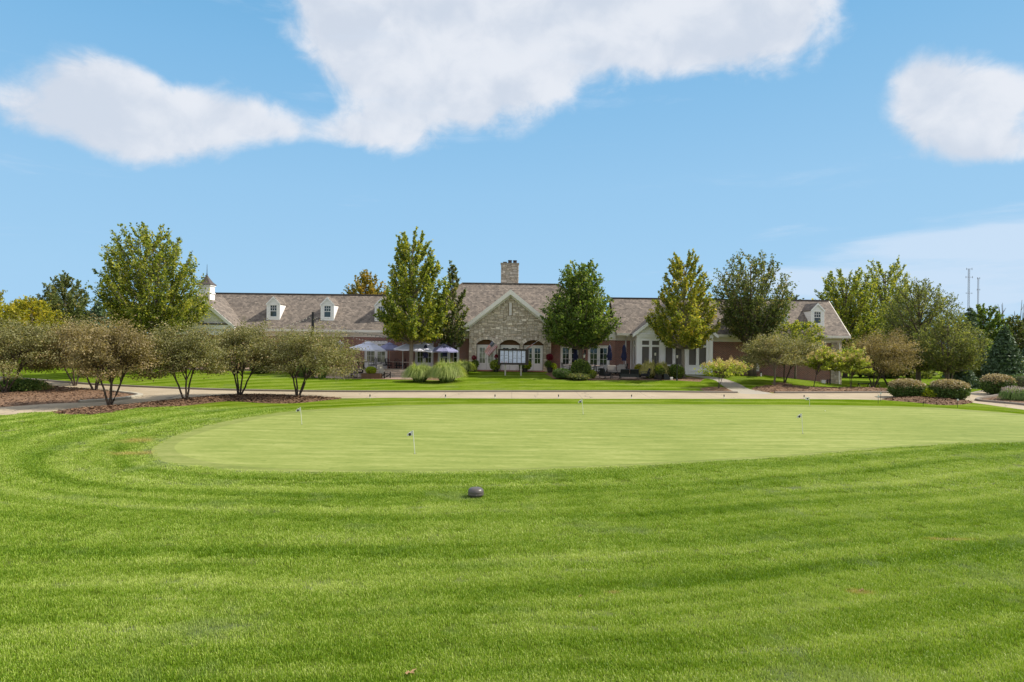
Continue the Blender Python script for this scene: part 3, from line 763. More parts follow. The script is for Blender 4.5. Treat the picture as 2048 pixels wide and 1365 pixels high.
# --- central block walls: brick below, white clerestory above
YC = 63.95
wc = MB()
doorsCL = [(WX(830, YC), WX(867, YC)), (WX(876, YC), WX(918, YC))]
doorsCR = [(WX(1121, YC), WX(1161, YC)), (WX(1176, YC), WX(1219, YC))]
doorsCL[1] = (WX(876, YC), WX(919, YC))
ztopC = 3.95
gx0, gx1 = cx - 3.79, cx + 3.79
strip_wall(wc, YC, -.2, ztopC, XC0, gx0, [(a, b, Z0, 3.4) for a, b in doorsCL])
wc.build('brick_wall', 'brick', CL)
wc = MB()
strip_wall(wc, YC, -.2, ztopC, gx1, XC1, [(a, b, Z0, 3.4) for a, b in doorsCR])
wc.box(XC1 - .3, YC + .3, -.2, XC1, 66.0, ztopC)
wc.build('brick_wall', 'brick', CL)
for a, b in doorsCL + doorsCR: french_door(a, b, Z0, 3.4, YC + .06)
zc1 = 5.3
cw_ = MB(); cwr = MB()
hx0, hx1 = WX(904, YC), WX(917, YC); hz0, hz1 = W(910, 668, YC)[1], W(910, 655, YC)[1]
clw = [(WX(855, YC), WX(868, YC)), (hx0, hx1), (WX(1120, YC), WX(1133, YC)), (WX(1185, YC), WX(1198, YC))]
strip_wall(cw_, YC - .02, ztopC, zc1, XC0, gx0, [(a, b, hz0, hz1) for a, b in clw if b < gx0])
strip_wall(cwr, YC - .02, ztopC, zc1, gx1, XC1, [(a, b, hz0, hz1) for a, b in clw if a > gx1])
cw_.box(XC0, YC + .28, ztopC, XC0 + .2, 70, zc1); cwr.box(XC1 - .2, YC + .28, ztopC, XC1, 70, zc1)
cw_.build('clerestory_wall', 'white', CL); cwr.build('clerestory_wall', 'white', CL)
for a, b in clw: window_unit(a, b, hz0, hz1, YC, 2, 2, glass='glass', fw=.07)
tr = MB(); tr.box(XC0 - .02, YC - .08, ztopC - .06, gx0, YC - .023, ztopC + .14); tr.build('band_trim', 'trim', CL); tr = MB(); tr.box(gx1, YC - .08, ztopC - .06, XC1 + .02, YC - .023, ztopC + .14); tr.build('band_trim', 'trim', CL)

# --- right wing wall
wr = MB()
YR = YW + .2
smallw = (WX(1637, YR), WX(1652, YR), W(1645, 699, YR)[1], W(1645, 684, YR)[1])
strip_wall(wr, YR, -.9, 3.95, XC1, XR1 - 1.0, [smallw])
wr.build('brick_wall', 'brick', CL)
window_unit(*smallw, YR - .03, 2, 2, glass='curtain', fw=.09)
fz = MB(); fz.box(XC1, YR - .03, 3.95, XR1, YR + .28, 4.44); fz.box(XC1 + .003, YR - .1, 3.88, XR1, YR - .03, 4.0); fz.build('frieze', 'trim', CL)
# gable end wall on the right (seen only from the side)
ge = MB(); ge.slab([(XR1 - .3, YR + .3, -.9), (XR1 - .3, 71.6, -.9), (XR1 - .3, 71.6, 4.2), (XR1 - .3, 67.9, 7.6), (XR1 - .3, YR + .3, 4.5)], (.3, 0, 0)); ge.build('end_wall', 'brick', CL)
ge = MB(); ge.box(XL0 - 8, 64.5, -.3, XR1 - .3, 71.6, .5); ge.box(XL0 - 3, 71.3, .5, XR1 - .3, 71.6, 4.3); ge.build('rear_wall', 'brick', CL)

# --- roofs
def roof_plane(mb, a, b, c, d, th=.12):
    mb.slab([a, b, c, d], (0, 0, th))
YE = 63.5; YRg = 67.93; ZRg = 4.42 + PITCH * (YRg - YE)
XLr = WX(415, 67.9, 593)
rf = MB()
roof_plane(rf, (XLr, YE, EV), (XC0, YE, EV), (XC0, YRg, ZRg), (XLr, YRg, ZRg))
roof_plane(rf, (XLr, YRg, ZRg), (XC0, YRg, ZRg), (XC0, 2 * YRg - YE, EV), (XLr, 2 * YRg - YE, EV))
ro = rf.build('roof', 'shingle', CL)
rc = MB(); rc.box(XLr, YRg - .12, ZRg + .09, XC0, YRg + .12, ZRg + .2); rc.build('ridge_cap', 'copper', ro)
gt = MB(); gt.box(XLr + 3, YE - .14, EV - .06, XC0, YE - .002, EV + .13); gt.box(XLr + 3, YE - .02, EV - .14, XC0, YW - .035, EV - .07); gt.build('gutter', 'trim', ro)
rf = MB()
XRr = 31.1
roof_plane(rf, (XC1, YE, EV), (XRr + .35, YE, EV), (XRr + .35, YRg, ZRg), (XC1, YRg, ZRg))
roof_plane(rf, (XC1, YRg, ZRg), (XRr + .35, YRg, ZRg), (XRr + .35, 2 * YRg - YE, EV), (XC1, 2 * YRg - YE, EV))
ror = rf.build('roof', 'shingle', CL)
rc = MB(); rc.box(XC1 - 1, YRg - .12, ZRg + .09, XRr + .35, YRg + .12, ZRg + .2); rc.build('ridge_cap', 'copper', ror)
gt = MB(); gt.box(XC1, YE - .14, EV - .06, XRr + .35, YE - .002, EV + .13); gt.box(XC1, YE - .02, EV - .14, XRr + .3, YR - .035, EV - .07)
gt.slab([(XRr + .36, YE - .02, EV - .16), (XRr + .36, YRg, ZRg - .16), (XRr + .36, YRg, ZRg + .1), (XRr + .36, YE - .02, EV + .1)], (.06, 0, 0)); gt.build('gutter', 'trim', ror)
# hipped centre roof
ZCE = 5.3; YCE = 63.45; YCr = 68.6; ZCr = ZCE + PITCH * (YCr - YCE)
xa, xb = XC0 - .5, XC1 + .4
ra, rb = WX(925, YCr, 571), WX(1117, YCr, 573)
hc = MB()
f_ = [(xa, YCE, ZCE), (xb, YCE, ZCE), (xb, 2 * YCr - YCE, ZCE), (xa, 2 * YCr - YCE, ZCE), (ra, YCr, ZCr), (rb, YCr, ZCr)]
hc.add(f_, [(0, 1, 5, 4), (1, 2, 5), (2, 3, 4, 5), (3, 0, 4), (0, 3, 2, 1)])
rmain = hc.build('roof', 'shingle', CL, label='tall hipped roof over the centre of the clubhouse')
rc = MB(); rc.box(ra, YCr - .1, ZCr - .02, rb, YCr + .1, ZCr + .1)
rc.tube([(xa, YCE, ZCE + .02), (ra, YCr, ZCr + .02)], .09, 6); rc.tube([(xb, YCE, ZCE + .02), (rb, YCr, ZCr + .02)], .09, 6); rc.build('ridge_cap', 'shingle', rmain)
gt = MB(); gt.box(xa, YCE - .14, ZCE - .14, cx - 4.2, YCE - .002, ZCE + .03); gt.box(cx + 4.2, YCE - .14, ZCE - .14, xb, YCE - .002, ZCE + .03)
gt.box(xa + .1, YCE, ZCE - .12, xb - .1, YC - .05, ZCE - .04); gt.build('gutter', 'trim', rmain)

# --- stone gable with three arches
YG = 63.0
GW = 3.785; rx0, rx1 = cx - GW, cx + GW
ZP = 8.28; ZE2 = ZP - PITCH * 4.05
SG = MB()
arches = [(W(953, 700, YG)[0], W(993, 700, YG)[0]), (W(1001, 700, YG)[0], W(1042, 700, YG)[0]), (W(1053, 700, YG)[0], W(1094, 700, YG)[0])]
arches = [(cx - 3.09, cx - 1.25), (cx - .92, cx + .92), (cx + 1.25, cx + 3.09)]
ZS = 3.42; RISE = .40       # springing height and rise of each arch
def arch_z(x):
    for a, b in arches:
        if a < x < b:
            hw = (b - a) / 2; Rr = (hw * hw + RISE * RISE) / (2 * RISE); xm = (a + b) / 2
            return ZS + math.sqrt(max(Rr * Rr - (x - xm) ** 2, 0)) - (Rr - RISE)
    return None
def rake_z(x): return ZP - PITCH * abs(x - cx) - .12
# mortar backing as vertical strips
xs = sorted(set(list(np.linspace(rx0, rx1, 61)) + [v for a, b in arches for v in (a, b)] + [cx]))
for i in range(len(xs) - 1):
    a, b = xs[i], xs[i + 1]; m_ = (a + b) / 2
    za = arch_z(m_)
    zl = (arch_z(a + 1e-4) or ZS, arch_z(b - 1e-4) or ZS) if za else (Z0 - .3, Z0 - .3)
    SG.hexa([(a, YG, zl[0]), (b, YG, zl[1]), (b, YC + .003, zl[1]), (a, YC + .003, zl[0])], [(a, YG, rake_z(a)), (b, YG, rake_z(b)), (b, YC + .003, rake_z(b)), (a, YC + .003, rake_z(a))])
sg = SG.build('stone_gable', 'mortar', CL, label='ashlar stone gable wall with three low arches')
# a unit stone with softened, slightly uneven edges
def unit_stone(name, seed):
    rs = random.Random(seed); mb = MB(); e = .06
    lo = [(-.5, .5, -.5), (.5, .5, -.5), (.5, .5, .5), (-.5, .5, .5)]
    mid = [(x * (1 + rs.uniform(-.03, .0)), -.15, z * (1 + rs.uniform(-.05, .0))) for x, _, z in lo]
    hi = [(x * (1 - e * 1.3 * rs.uniform(.6, 1.3)), -.5 + rs.uniform(0, .18), z * (1 - e * 2.2 * rs.uniform(.6, 1.3))) for x, _, z in lo]
    mb.add(lo + mid + hi, [(0, 1, 5, 4), (1, 2, 6, 5), (2, 3, 7, 6), (3, 0, 4, 7), (4, 5, 9, 8), (5, 6, 10, 9), (6, 7, 11, 10), (7, 4, 8, 11), (8, 9, 10, 11)])
    me = bpy.data.meshes.new(name); me.from_pydata(mb.v, [], mb.f); me.materials.append(MAT['stone']); return me
STONES = [unit_stone('stone', s_) for s_ in range(5)]
def ashlar(valid, nx, nz, rs, wmax=4, hmax=2):
    used = np.zeros((nx, nz), bool); out_ = []
    for j in range(nz):
        for i in range(nx):
            if used[i, j] or not valid[i, j]: continue
            w_ = rs.choice([1, 2, 2, 3, 3, 4]); hh = rs.choice([1, 1, 1, 2, 2]); w_ = min(w_, wmax); hh = min(hh, hmax)
            if hh == 2 and w_ == 1 and rs.random() < .5: w_ = 2
            while hh > 1 and (j + hh > nz or not all(valid[i, j + k] and not used[i, j + k] for k in range(hh))): hh -= 1
            ww = 1
            while ww < w_ and i + ww < nx and all(valid[i + ww, j + k] and not used[i + ww, j + k] for k in range(hh)): ww += 1
            used[i:i + ww, j:j + hh] = True; out_.append((i, j, ww, hh))
    return out_
def lay_stones(parent, rects, x0, z0, cxw, chz, y, depth, rs, axis='x', limit=300):
    """rects in cells -> stone objects standing proud of plane y (facing -Y) or of plane x (axis 'y')"""
    rects = sorted(rects, key=lambda r_: -r_[2] * r_[3])
    for r_ in rects[:limit]:
        i, j, w_, hh = r_; g_ = .022
        sx_ = w_ * cxw - g_; sz_ = hh * chz - g_
        xx = x0 + (i + w_ / 2) * cxw; zz = z0 + (j + hh / 2) * chz; dd = depth * rs.uniform(.7, 1.3)
        if axis == 'x': place(rs.choice(STONES), 'stone', parent, (xx, y - dd / 2 + .01, zz), (sx_, dd, sz_))
        elif axis == 'px': place(rs.choice(STONES), 'stone', parent, (y + dd / 2 - .01, xx, zz), (sx_, dd, sz_), (0, 0, PI / 2))
        elif axis == 'nx': place(rs.choice(STONES), 'stone', parent, (y - dd / 2 + .01, xx, zz), (sx_, dd, sz_), (0, 0, -PI / 2))
    rest = rects[limit:]
    if rest:
        mb = MB()
        for i, j, w_, hh in rest:
            g_ = .022; dd = depth * rs.uniform(.7, 1.3); a = x0 + i * cxw + g_ / 2; b = x0 + (i + w_) * cxw - g_ / 2; c = z0 + j * chz + g_ / 2; d = z0 + (j + hh) * chz - g_ / 2
            mb.hexa([(a, y + .01, c), (b, y + .01, c), (b, y + .01, d), (a, y + .01, d)], [(a + .02, y - dd, c + .015), (b - .02, y - dd, c + .015), (b - .02, y - dd, d - .015), (a + .02, y - dd, d - .015)])
            mb.at += [rs.random()] * 6
            mb.at[-6:] = [mb.at[-6]] * 6
        mb.build('small_stones', 'stone', parent, kind='stuff', rnd=True)
rs = random.Random(11)
CW_, CH_ = .142, .128
nx = int((rx1 - rx0) / CW_); nz = int((ZP - Z0) / CH_) + 1
CW_ = (rx1 - rx0) / nx
val = np.zeros((nx, nz), bool)
for i in range(nx):
    for j in range(nz):
        x = rx0 + (i + .5) * CW_; z = Z0 - .02 + (j + .5) * CH_
        ok = z + CH_ / 2 < rake_z(x) - .02
        for a, b in arches:
            if a - .03 < x < b + .03 and z < (arch_z(min(max(x, a + .01), b - .01)) or 0) + .31: ok = False
            if a - .2 < x < b + .2 and ZS - .1 < z < ZS + .2 and not (a < x < b) : ok = False
        if abs(x - (cx + .0)) < .15 and W(1022, 632, YG)[1] < z < W(1022, 606, YG)[1]: ok = False
        val[i, j] = ok
rects = ashlar(val, nx, nz, rs)
lay_stones(sg, rects, rx0, Z0 - .02, CW_, CH_, YG, .06, rs)
# voussoirs of the arches
for a, b in arches:
    hw = (b - a) / 2; Rr = (hw * hw + RISE * RISE) / (2 * RISE); xm = (a + b) / 2; zc = ZS + RISE - Rr
    th0 = math.asin(hw / Rr); nv = 13
    mb = MB()
    for k in range(nv):
        t0 = -th0 * 1.13 + 2 * th0 * 1.13 * k / nv + .006; t1 = -th0 * 1.13 + 2 * th0 * 1.13 * (k + 1) / nv - .006
        r1 = Rr - .005; r2 = Rr + rs.uniform(.25, .33)
        q_ = [(xm + r1 * math.sin(t0), zc + r1 * math.cos(t0)), (xm + r1 * math.sin(t1), zc + r1 * math.cos(t1)), (xm + r2 * math.sin(t1), zc + r2 * math.cos(t1)), (xm + r2 * math.sin(t0), zc + r2 * math.cos(t0))]
        vb = MB(); dd = .09 + rs.uniform(-.015, .02)
        vb.slab([(x_, YG - dd, z_) for x_, z_ in q_], (0, dd + .01, 0)); vb.build('arch_stone', 'stone', sg)
# recessed doors and brick spandrels in the arches
for k, (a, b) in enumerate(arches):
    french_door(a + .04, b - .04, Z0 + .06, ZS - .1, YG + .42, 'curtain' if k == 0 else 'glass', 'greytrim')
sp = MB(); sp.box(rx0 + .4, YG + .55, ZS - .1, rx1 - .4, YG + .7, ZS + .5); sp.build('arch_spandrel', 'orange', CL)
sp = MB(); sp.box(arches[0][0] - .1, YG - .45, Z0 - .4, arches[2][1] + .1, YG + .42, Z0 + .055); sp.build('doorstep', 'redbrickstep', CL)
vn = MB(); vx = cx; vz0, vz1 = W(1022, 631, YG)[1], W(1022, 607, YG)[1]
vn.box(vx - .11, YG - .06, vz0, vx - .07, YG + .01, vz1); vn.box(vx + .07, YG - .06, vz0, vx + .11, YG + .01, vz1); vn.box(vx - .11, YG - .06, vz1, vx + .11, YG + .01, vz1 + .05)
for k in range(12): 
    z_ = vz0 + (vz1 - vz0) * k / 12; vn.slab([(vx - .07, YG - .05, z_), (vx + .07, YG - .05, z_), (vx + .07, YG + .0, z_ + .08), (vx - .07, YG, z_ + .08)], (0, 0, .02))
vn.build('louvre_vent', 'greytrim', sg)
# side walls of the porch block are inside; roof of the gable
GO = 4.2
rf = MB(); yf = YG - .45
for s_ in (-1, 1):
    a = (cx, ZP); b = (cx + s_ * GO, ZP - PITCH * GO)
    # roof runs back until it meets the main slope
    yb = lambda z_: YCE + (z_ - ZCE) / PITCH + .2
    rf.add([(a[0], yf, a[1]), (b[0], yf, b[1]), (b[0], max(yb(b[1]), YG + .9), b[1]), (a[0], yb(a[1]), a[1]),
            (a[0], yf, a[1] + .14), (b[0], yf, b[1] + .14), (b[0], max(yb(b[1]), YG + .9), b[1] + .14), (a[0], yb(a[1]), a[1] + .14)],
           [(0, 1, 2, 3), (4, 5, 6, 7), (0, 1, 5, 4), (1, 2, 6, 5), (2, 3, 7, 6)])
rg = rf.build('gable_roof', 'shingle', CL)
rb_ = MB()
for s_ in (-1, 1):
    rb_.slab([(cx, yf - .06, ZP - .30), (cx, yf - .06, ZP + .15), (cx + s_ * (GO + .06), yf - .06, ZP - PITCH * (GO + .06) + .15), (cx + s_ * (GO + .06), yf - .06, ZP - PITCH * (GO + .06) - .20)], (0, .058, 0))
    rb_.slab([(cx, yf, ZP - .34), (cx, yf, ZP - .02), (cx + s_ * GO, yf, ZP - PITCH * GO - .02), (cx + s_ * GO, yf, ZP - PITCH * GO - .28)], (0, .1, 0))
    rb_.slab([(cx, YG - .14, ZP - .50), (cx, YG - .14, ZP - .16), (cx + s_ * (GO - .42), YG - .14, ZP - PITCH * (GO - .42) - .16), (cx + s_ * (GO - .42), YG - .14, ZP - PITCH * (GO - .42) - .42)], (0, .08, 0))
    x0_, x1_ = sorted((cx + s_ * (GO - .5), cx + s_ * (GO + .08)))
    rb_.box(x0_, yf, ZP - PITCH * GO - .34, x1_, YG + .9, ZP - PITCH * GO - .2)
rb_.build('rake_board', 'greytrim', CL)

# --- chimney
YCh = 69.8
cxa, cxb = WX(1002, YCh, 550), WX(1037, YCh, 550); czt = W(1020, 528.5, YCh)[1]; cz0 = 8.6
ch = MB(); ch.box(cxa + .05, YCh, cz0, cxb - .05, YCh + 1.3, czt); ch = ch.build('chimney', 'mortar', CL)
ncx = 12; cell = (cxb - cxa) / ncx; ncz = int((czt - cz0) / .135)
v_ = np.ones((ncx, ncz), bool); lay_stones(ch, ashlar(v_, ncx, ncz, rs), cxa, czt - ncz * .135, cell, .135, YCh, .07, rs)
v_ = np.ones((9, ncz), bool)
lay_stones(ch, ashlar(v_, 9, ncz, rs), YCh, czt - ncz * .135, .145, .135, cxb - .05, .07, rs, 'px')
lay_stones(ch, ashlar(v_, 9, ncz, rs), YCh, czt - ncz * .135, .145, .135, cxa + .05, .07, rs, 'nx')
cp_ = MB(); cp_.box(cxa - .06, YCh - .1, czt, cxb + .06, YCh + 1.4, czt + .11); cp_.build('chimney_cap', 'capstone', ch)
for fx, fh, rr in ((1010, .16, .2), (1020, .34, .19), (1030, .33, .19)):
    fl = MB(); x_ = WX(fx, YCh + .6, 525); fl.lathe(x_, YCh + .6, [(rr, czt + .11), (rr, czt + .11 + fh * .75), (rr * 1.12, czt + .11 + fh * .78), (rr * 1.12, czt + .11 + fh), (rr * .8, czt + .11 + fh)], 12); fl.build('flue_pot', 'dkbrown', ch)
fs_ = MB(); fs_.box(cxa - .1, YCh - .15, ZCr - .05, cxb + .1, YCh + 1.4, ZCr + .07); fs_.build('flashing', 'greytrim', ch)

# --- dormers
def dormer(xc, flip=False):
    yf_ = 64.66; hw = .62; zb = EV + PITCH * (yf_ - YE) + .14
    ze = zb + 1.42; zp = zb + 2.08; sl_ = (zp - ze) / hw
    yb = lambda z_: YE + (z_ - EV - .12) / PITCH
    d = MB()
    # cheeks and front with a window hole
    wx0, wx1, wz0, wz1 = xc - .34, xc + .34, zb + .22, zb + 1.36
    d.box(xc - hw, yf_, zb - .05, wx0, yf_ + .1, ze); d.box(wx1, yf_, zb - .05, xc + hw, yf_ + .1, ze)
    d.box(wx0, yf_, zb - .05, wx1, yf_ + .1, wz0); d.box(wx0, yf_, wz1, wx1, yf_ + .1, ze)
    d.slab([(xc - hw, yf_, ze), (xc + hw, yf_, ze), (xc, yf_, zp)], (0, .1, 0))
    for s_ in (-1, 1):
        x_ = xc + s_ * hw
        d.slab([(x_, yf_ + .1, yf_ * 0 + zb - .05), (x_, yf_ + .1, ze), (x_, yb(ze), ze)], (-s_ * .08, 0, 0))
    o = d.build('dormer', 'siding', CL)
    r_ = MB()
    for s_ in (-1, 1):
        a = (xc, zp + .03); b = (xc + s_ * (hw + .05), ze - .05 * sl_ + .03)
        r_.slab([(a[0], yf_ - .075, a[1]), (b[0], yf_ - .075, b[1]), (b[0], yb(b[1]) + .1, b[1]), (a[0], yb(a[1]) + .1, a[1])], (0, 0, .08))
    r_.build('dormer_roof', 'shingle', o)
    tb = MB()
    for s_ in (-1, 1):
        tb.slab([(xc, yf_ - .10, zp - .1), (xc, yf_ - .10, zp + .1), (xc + s_ * (hw + .06), yf_ - .10, ze - .06 * sl_ + .1), (xc + s_ * (hw + .06), yf_ - .10, ze - .06 * sl_ - .06)], (0, .02, 0))
        tb.box(xc + s_ * (hw - .05) - .06, yf_ - .03, zb - .04, xc + s_ * (hw - .05) + .06, yf_ - .002, ze)
    tb.box(xc - hw, yf_ - .05, zb - .12, xc + hw, yf_ - .003, zb + .05)
    tb.box(xc - .42, yf_ - .025, wz0 - .06, wx0, yf_ - .004, wz1 + .08); tb.box(wx1, yf_ - .025, wz0 - .06, xc + .42, yf_ - .004, wz1 + .08)
    tb.box(wx0, yf_ - .025, wz1, wx1, yf_ - .004, wz1 + .08); tb.box(wx0, yf_ - .03, wz0 - .06, wx1, yf_ - .004, wz0)
    tb.build('dormer_trim', 'white', o)
    # sash: six small panes above one
    s = MB(); zm = wz0 + .52 * (wz1 - wz0) - .02
    s.box(wx0, yf_ + .02, wz0, wx0 + .05, yf_ + .07, wz1); s.box(wx1 - .05, yf_ + .02, wz0, wx1, yf_ + .07, wz1)
    s.box(wx0 + .05, yf_ + .02, wz0, wx1 - .05, yf_ + .07, wz0 + .05); s.box(wx0 + .05, yf_ + .02, wz1 - .05, wx1 - .05, yf_ + .07, wz1); s.box(wx0 + .05, yf_ + .02, zm - .025, wx1 - .05, yf_ + .07, zm + .025)
    for c in (1, 2): xx = wx0 + .05 + (wx1 - wx0 - .1) * c / 3; s.box(xx - .012, yf_ + .03, zm + .025, xx + .012, yf_ + .06, wz1 - .05)
    zz = (zm + wz1) / 2; s.box(wx0 + .05, yf_ + .032, zz - .012, wx1 - .05, yf_ + .058, zz + .012)
    s.build('window_sash', 'white', o)
    g = MB(); g.box(wx0 + .05, yf_ + .05, wz0 + .05, wx1 - .05, yf_ + .056, zm - .025); g.build('pane', 'glass', o)
    pw_ = (wx1 - wx0 - .1) / 3; ph = (wz1 - .05 - zm - .025) / 2
    for c in range(3):
        for r2 in range(2):
            g = MB(); g.box(wx0 + .05 + c * pw_, yf_ + .044, zm + .025 + r2 * ph, wx0 + .05 + (c + 1) * pw_, yf_ + .05, zm + .025 + (r2 + 1) * ph); g.build('pane', 'glass', o)
for px_ in (547, 655, 763, 1485, 1563, 1635): dormer(WX(px_, 64.66, 620))

# --- left cross wing with cupola
YF = 61.3; xr = -28.4; zr = 7.49; HW = 3.2; P3 = .83; z_e = zr - P3 * HW
lw = MB()
lw.slab([(xr - HW + .25, YF + .3, 3.95), (xr + HW - .25, YF + .3, 3.95), (xr + HW - .25, YF + .3, z_e + .25 * P3 - .1), (xr, YF + .3, zr - .1), (xr - HW + .25, YF + .3, z_e + .25 * P3 - .1)], (0, .2, 0))
lw.build('gable_siding', 'siding', CL)
lb = MB(); lb.box(xr - HW + .25, YF + .3, -.4, xr + HW - .25, YF + .5, 3.95); lb.box(xr + HW - .45, YF + .5, -.4, xr + HW - .25, YW, 4.6); lb.box(xr - HW + .25, YF + .5, -.4, xr - HW + .45, YW + 7, 4.6); lb.build('brick_wall', 'brick', CL)
lt = MB(); lt.box(xr - HW, YF + .12, 4.45, xr + HW, YF + .3, 4.85); lt.box(xr - HW + .1, YF + .2, 3.93, xr + HW - .1, YF + .298, 4.15); lt.build('white_frieze', 'white', CL)
lt = MB(); lt.box(xr - HW + .4, YF + .06, 4.85, xr + HW - .4, YF + .3, 4.97); lt.build('dark_ledge', 'copper', CL)
lv = MB(); lx = W(389, 640, YF)[0]
lv.box(lx - .1, YF + .24, 5.2, lx + .1, YF + .3, 6.0); lv.build('louvre_vent', 'greytrim', CL)
lr = MB()
for s_ in (-1, 1):
    yb = lambda z_: YE + (z_ - EV) / PITCH + .15
    a = (xr, zr); b = (xr + s_ * (HW + .25), z_e - .25 * P3)
    y1a, y1b = yb(a[1]), max(yb(b[1]), YE) if s_ > 0 else yb(a[1])
    lr.add([(a[0], YF, a[1]), (b[0], YF, b[1]), (b[0], y1b, b[1]), (a[0], y1a, a[1]), (a[0], YF, a[1] + .12), (b[0], YF, b[1] + .12), (b[0], y1b, b[1] + .12), (a[0], y1a, a[1] + .12)],
           [(0, 1, 2, 3), (4, 5, 6, 7), (0, 1, 5, 4), (1, 2, 6, 5), (2, 3, 7, 6)])
lr.build('gable_roof', 'shingle', CL)
lk = MB()
for s_ in (-1, 1):
    lk.slab([(xr, YF - .05, zr - .28), (xr, YF - .05, zr + .13), (xr + s_ * (HW + .28), YF - .05, z_e - .28 * P3 + .13), (xr + s_ * (HW + .28), YF - .05, z_e - .28 * P3 - .2)], (0, .048, 0))
    lk.slab([(xr, YF, zr - .22), (xr, YF, zr - .01), (xr + s_ * (HW + .25), YF, z_e - .25 * P3 - .01), (xr + s_ * (HW + .25), YF, z_e - .25 * P3 - .2)], (0, .3, 0))
lk.build('rake_board', 'white', CL)
cuy = 63.4; cux = xr
cu = MB(); zb_ = zr - .3
cu.box(cux - .52, cuy - .52, zb_ - .3, cux + .52, cuy + .52, zb_ + 1.25); cu.box(cux - .6, cuy - .6, zb_ + 1.25, cux + .6, cuy + .6, zb_ + 1.36); cu.box(cux - .58, cuy - .58, zb_ + .55, cux + .58, cuy + .58, zb_ + .63)
cu = cu.build('cupola', 'white', CL)
ck = MB(); ck.lathe(cux, cuy, [(.92, zb_ + 1.36), (.9, zb_ + 1.42), (.6, zb_ + 1.62), (.36, zb_ + 1.88), (.16, zb_ + 2.12), (.06, zb_ + 2.28)], 4); 
for i, v in enumerate(ck.v):
    x_, y_ = v[0] - cux, v[1] - cuy; c_, s2_ = math.cos(PI / 4), math.sin(PI / 4); ck.v[i] = (cux + x_ * c_ - y_ * s2_, cuy + x_ * s2_ + y_ * c_, v[2])
ck.build('cupola_roof', 'copper', cu)
fn = MB(); fn.lathe(cux, cuy, [(.03, zb_ + 2.26), (.07, zb_ + 2.36), (.03, zb_ + 2.46), (.022, zb_ + 2.9), (.012, zb_ + 3.3)], 8); fn.build('finial', 'black', cu)

# --- sunroom: white projecting porch
SX0, SX1 = WX(1273, 62), WX(1425, 62); YS = 62.0
sw = MB(); sxc = (SX0 + SX1) / 2
zt1, zt0 = W(1350, 683, YS)[1], W(1350, 691.5, YS)[1]
zw1, zw0 = W(1350, 695.5, YS)[1], W(1350, 730, YS)[1]
wins = []
for a in (1284, 1331, 1378): wins += [(WX(a, YS), WX(a + 14.5, YS)), (WX(a + 20, YS), WX(a + 34.5, YS))]
x = SX0
zt1 = 3.88; zt0 = 3.5; zw1 = 3.32; zw0 = 1.72
for a, b in wins:
    sw.box(x, YS, Z0 - .3, a, YS + .2, zt1 + .12); sw.box(a, YS, Z0 - .3, b, YS + .2, zw0); sw.box(a, YS, zw1, b, YS + .2, zt0); sw.box(a, YS, zt1, b, YS + .2, zt1 + .12); x = b
sw.box(x, YS, Z0 - .3, SX1, YS + .2, zt1 + .12)
sw.box(SX0, YS, zt1 + .12, SX1, YS + .2, 4.5)
# left side wall with one tall window and a transom
ya, yb2 = YS + .9, YS + 1.7
sw.box(SX0, YS + .2, Z0 - .3, SX0 + .2, ya, 4.5); sw.box(SX0, yb2, Z0 - .3, SX0 + .2, YR, 4.5)
sw.box(SX0, ya, Z0 - .3, SX0 + .2, yb2, zw0); sw.box(SX0, ya, zw1, SX0 + .2, yb2, zt0); sw.box(SX0, ya, zt1, SX0 + .2, yb2, 4.5)
sw.box(SX1 - .2, YS + .2, Z0 - .3, SX1, YR, 4.5)
so_ = sw.build('sunroom_wall', 'white', CL)
for a, b in wins:
    for z_a, z_b in ((zw0, zw1), (zt0, zt1)):
        g = MB(); g.box(a, YS + .12, z_a, b, YS + .135, z_b); g.build('window_screen', 'screen', so_)
g = MB(); g.box(SX0 + .1, ya, zw0, SX0 + .11, yb2, zw1); g.box(SX0 + .1, ya, zt0, SX0 + .11, yb2, zt1); g.build('window_screen', 'screen', so_)
tb = MB()
for a, b in wins:
    tb.box(a - .06, YS - .03, zw0 - .08, b + .06, YS - .002, zw0); tb.box(a - .06, YS - .03, zw0, a, YS - .002, zt1 + .06); tb.box(b, YS - .03, zw0, b + .06, YS - .002, zt1 + .06)
    tb.box(a, YS - .03, zt1, b, YS - .002, zt1 + .06); tb.box(a, YS - .03, zw1 + .04, b, YS - .002, zt0 - .04)
for x_ in (SX0 + .15, SX1 - .15, (wins[1][1] + wins[2][0]) / 2, (wins[3][1] + wins[4][0]) / 2):
    tb.box(x_ - .16, YS - .07, Z0 - .2, x_ + .16, YS - .004, 4.2)
tb.box(SX0 - .06, YS - .1, 4.2, SX1 + .06, YS - .005, 4.42); tb.box(SX0 - .12, YS - .16, 4.42, SX1 + .12, YS + .1, 4.52); tb.box(SX0 - .03, YS - .05, Z0 + .25, SX1 + .03, YS - .006, Z0 + .32)
tb.build('sunroom_trim', 'white', CL)
zsp = 4.5; hw = (SX1 - SX0) / 2 + .25
zpk = zsp + .79 * hw
gb = MB(); gb.slab([(sxc - hw + .2, YS + .02, zsp), (sxc + hw - .2, YS + .02, zsp), (sxc, YS + .02, zpk - .2)], (0, .15, 0)); gb.build('pediment', 'siding', CL)
rf = MB()
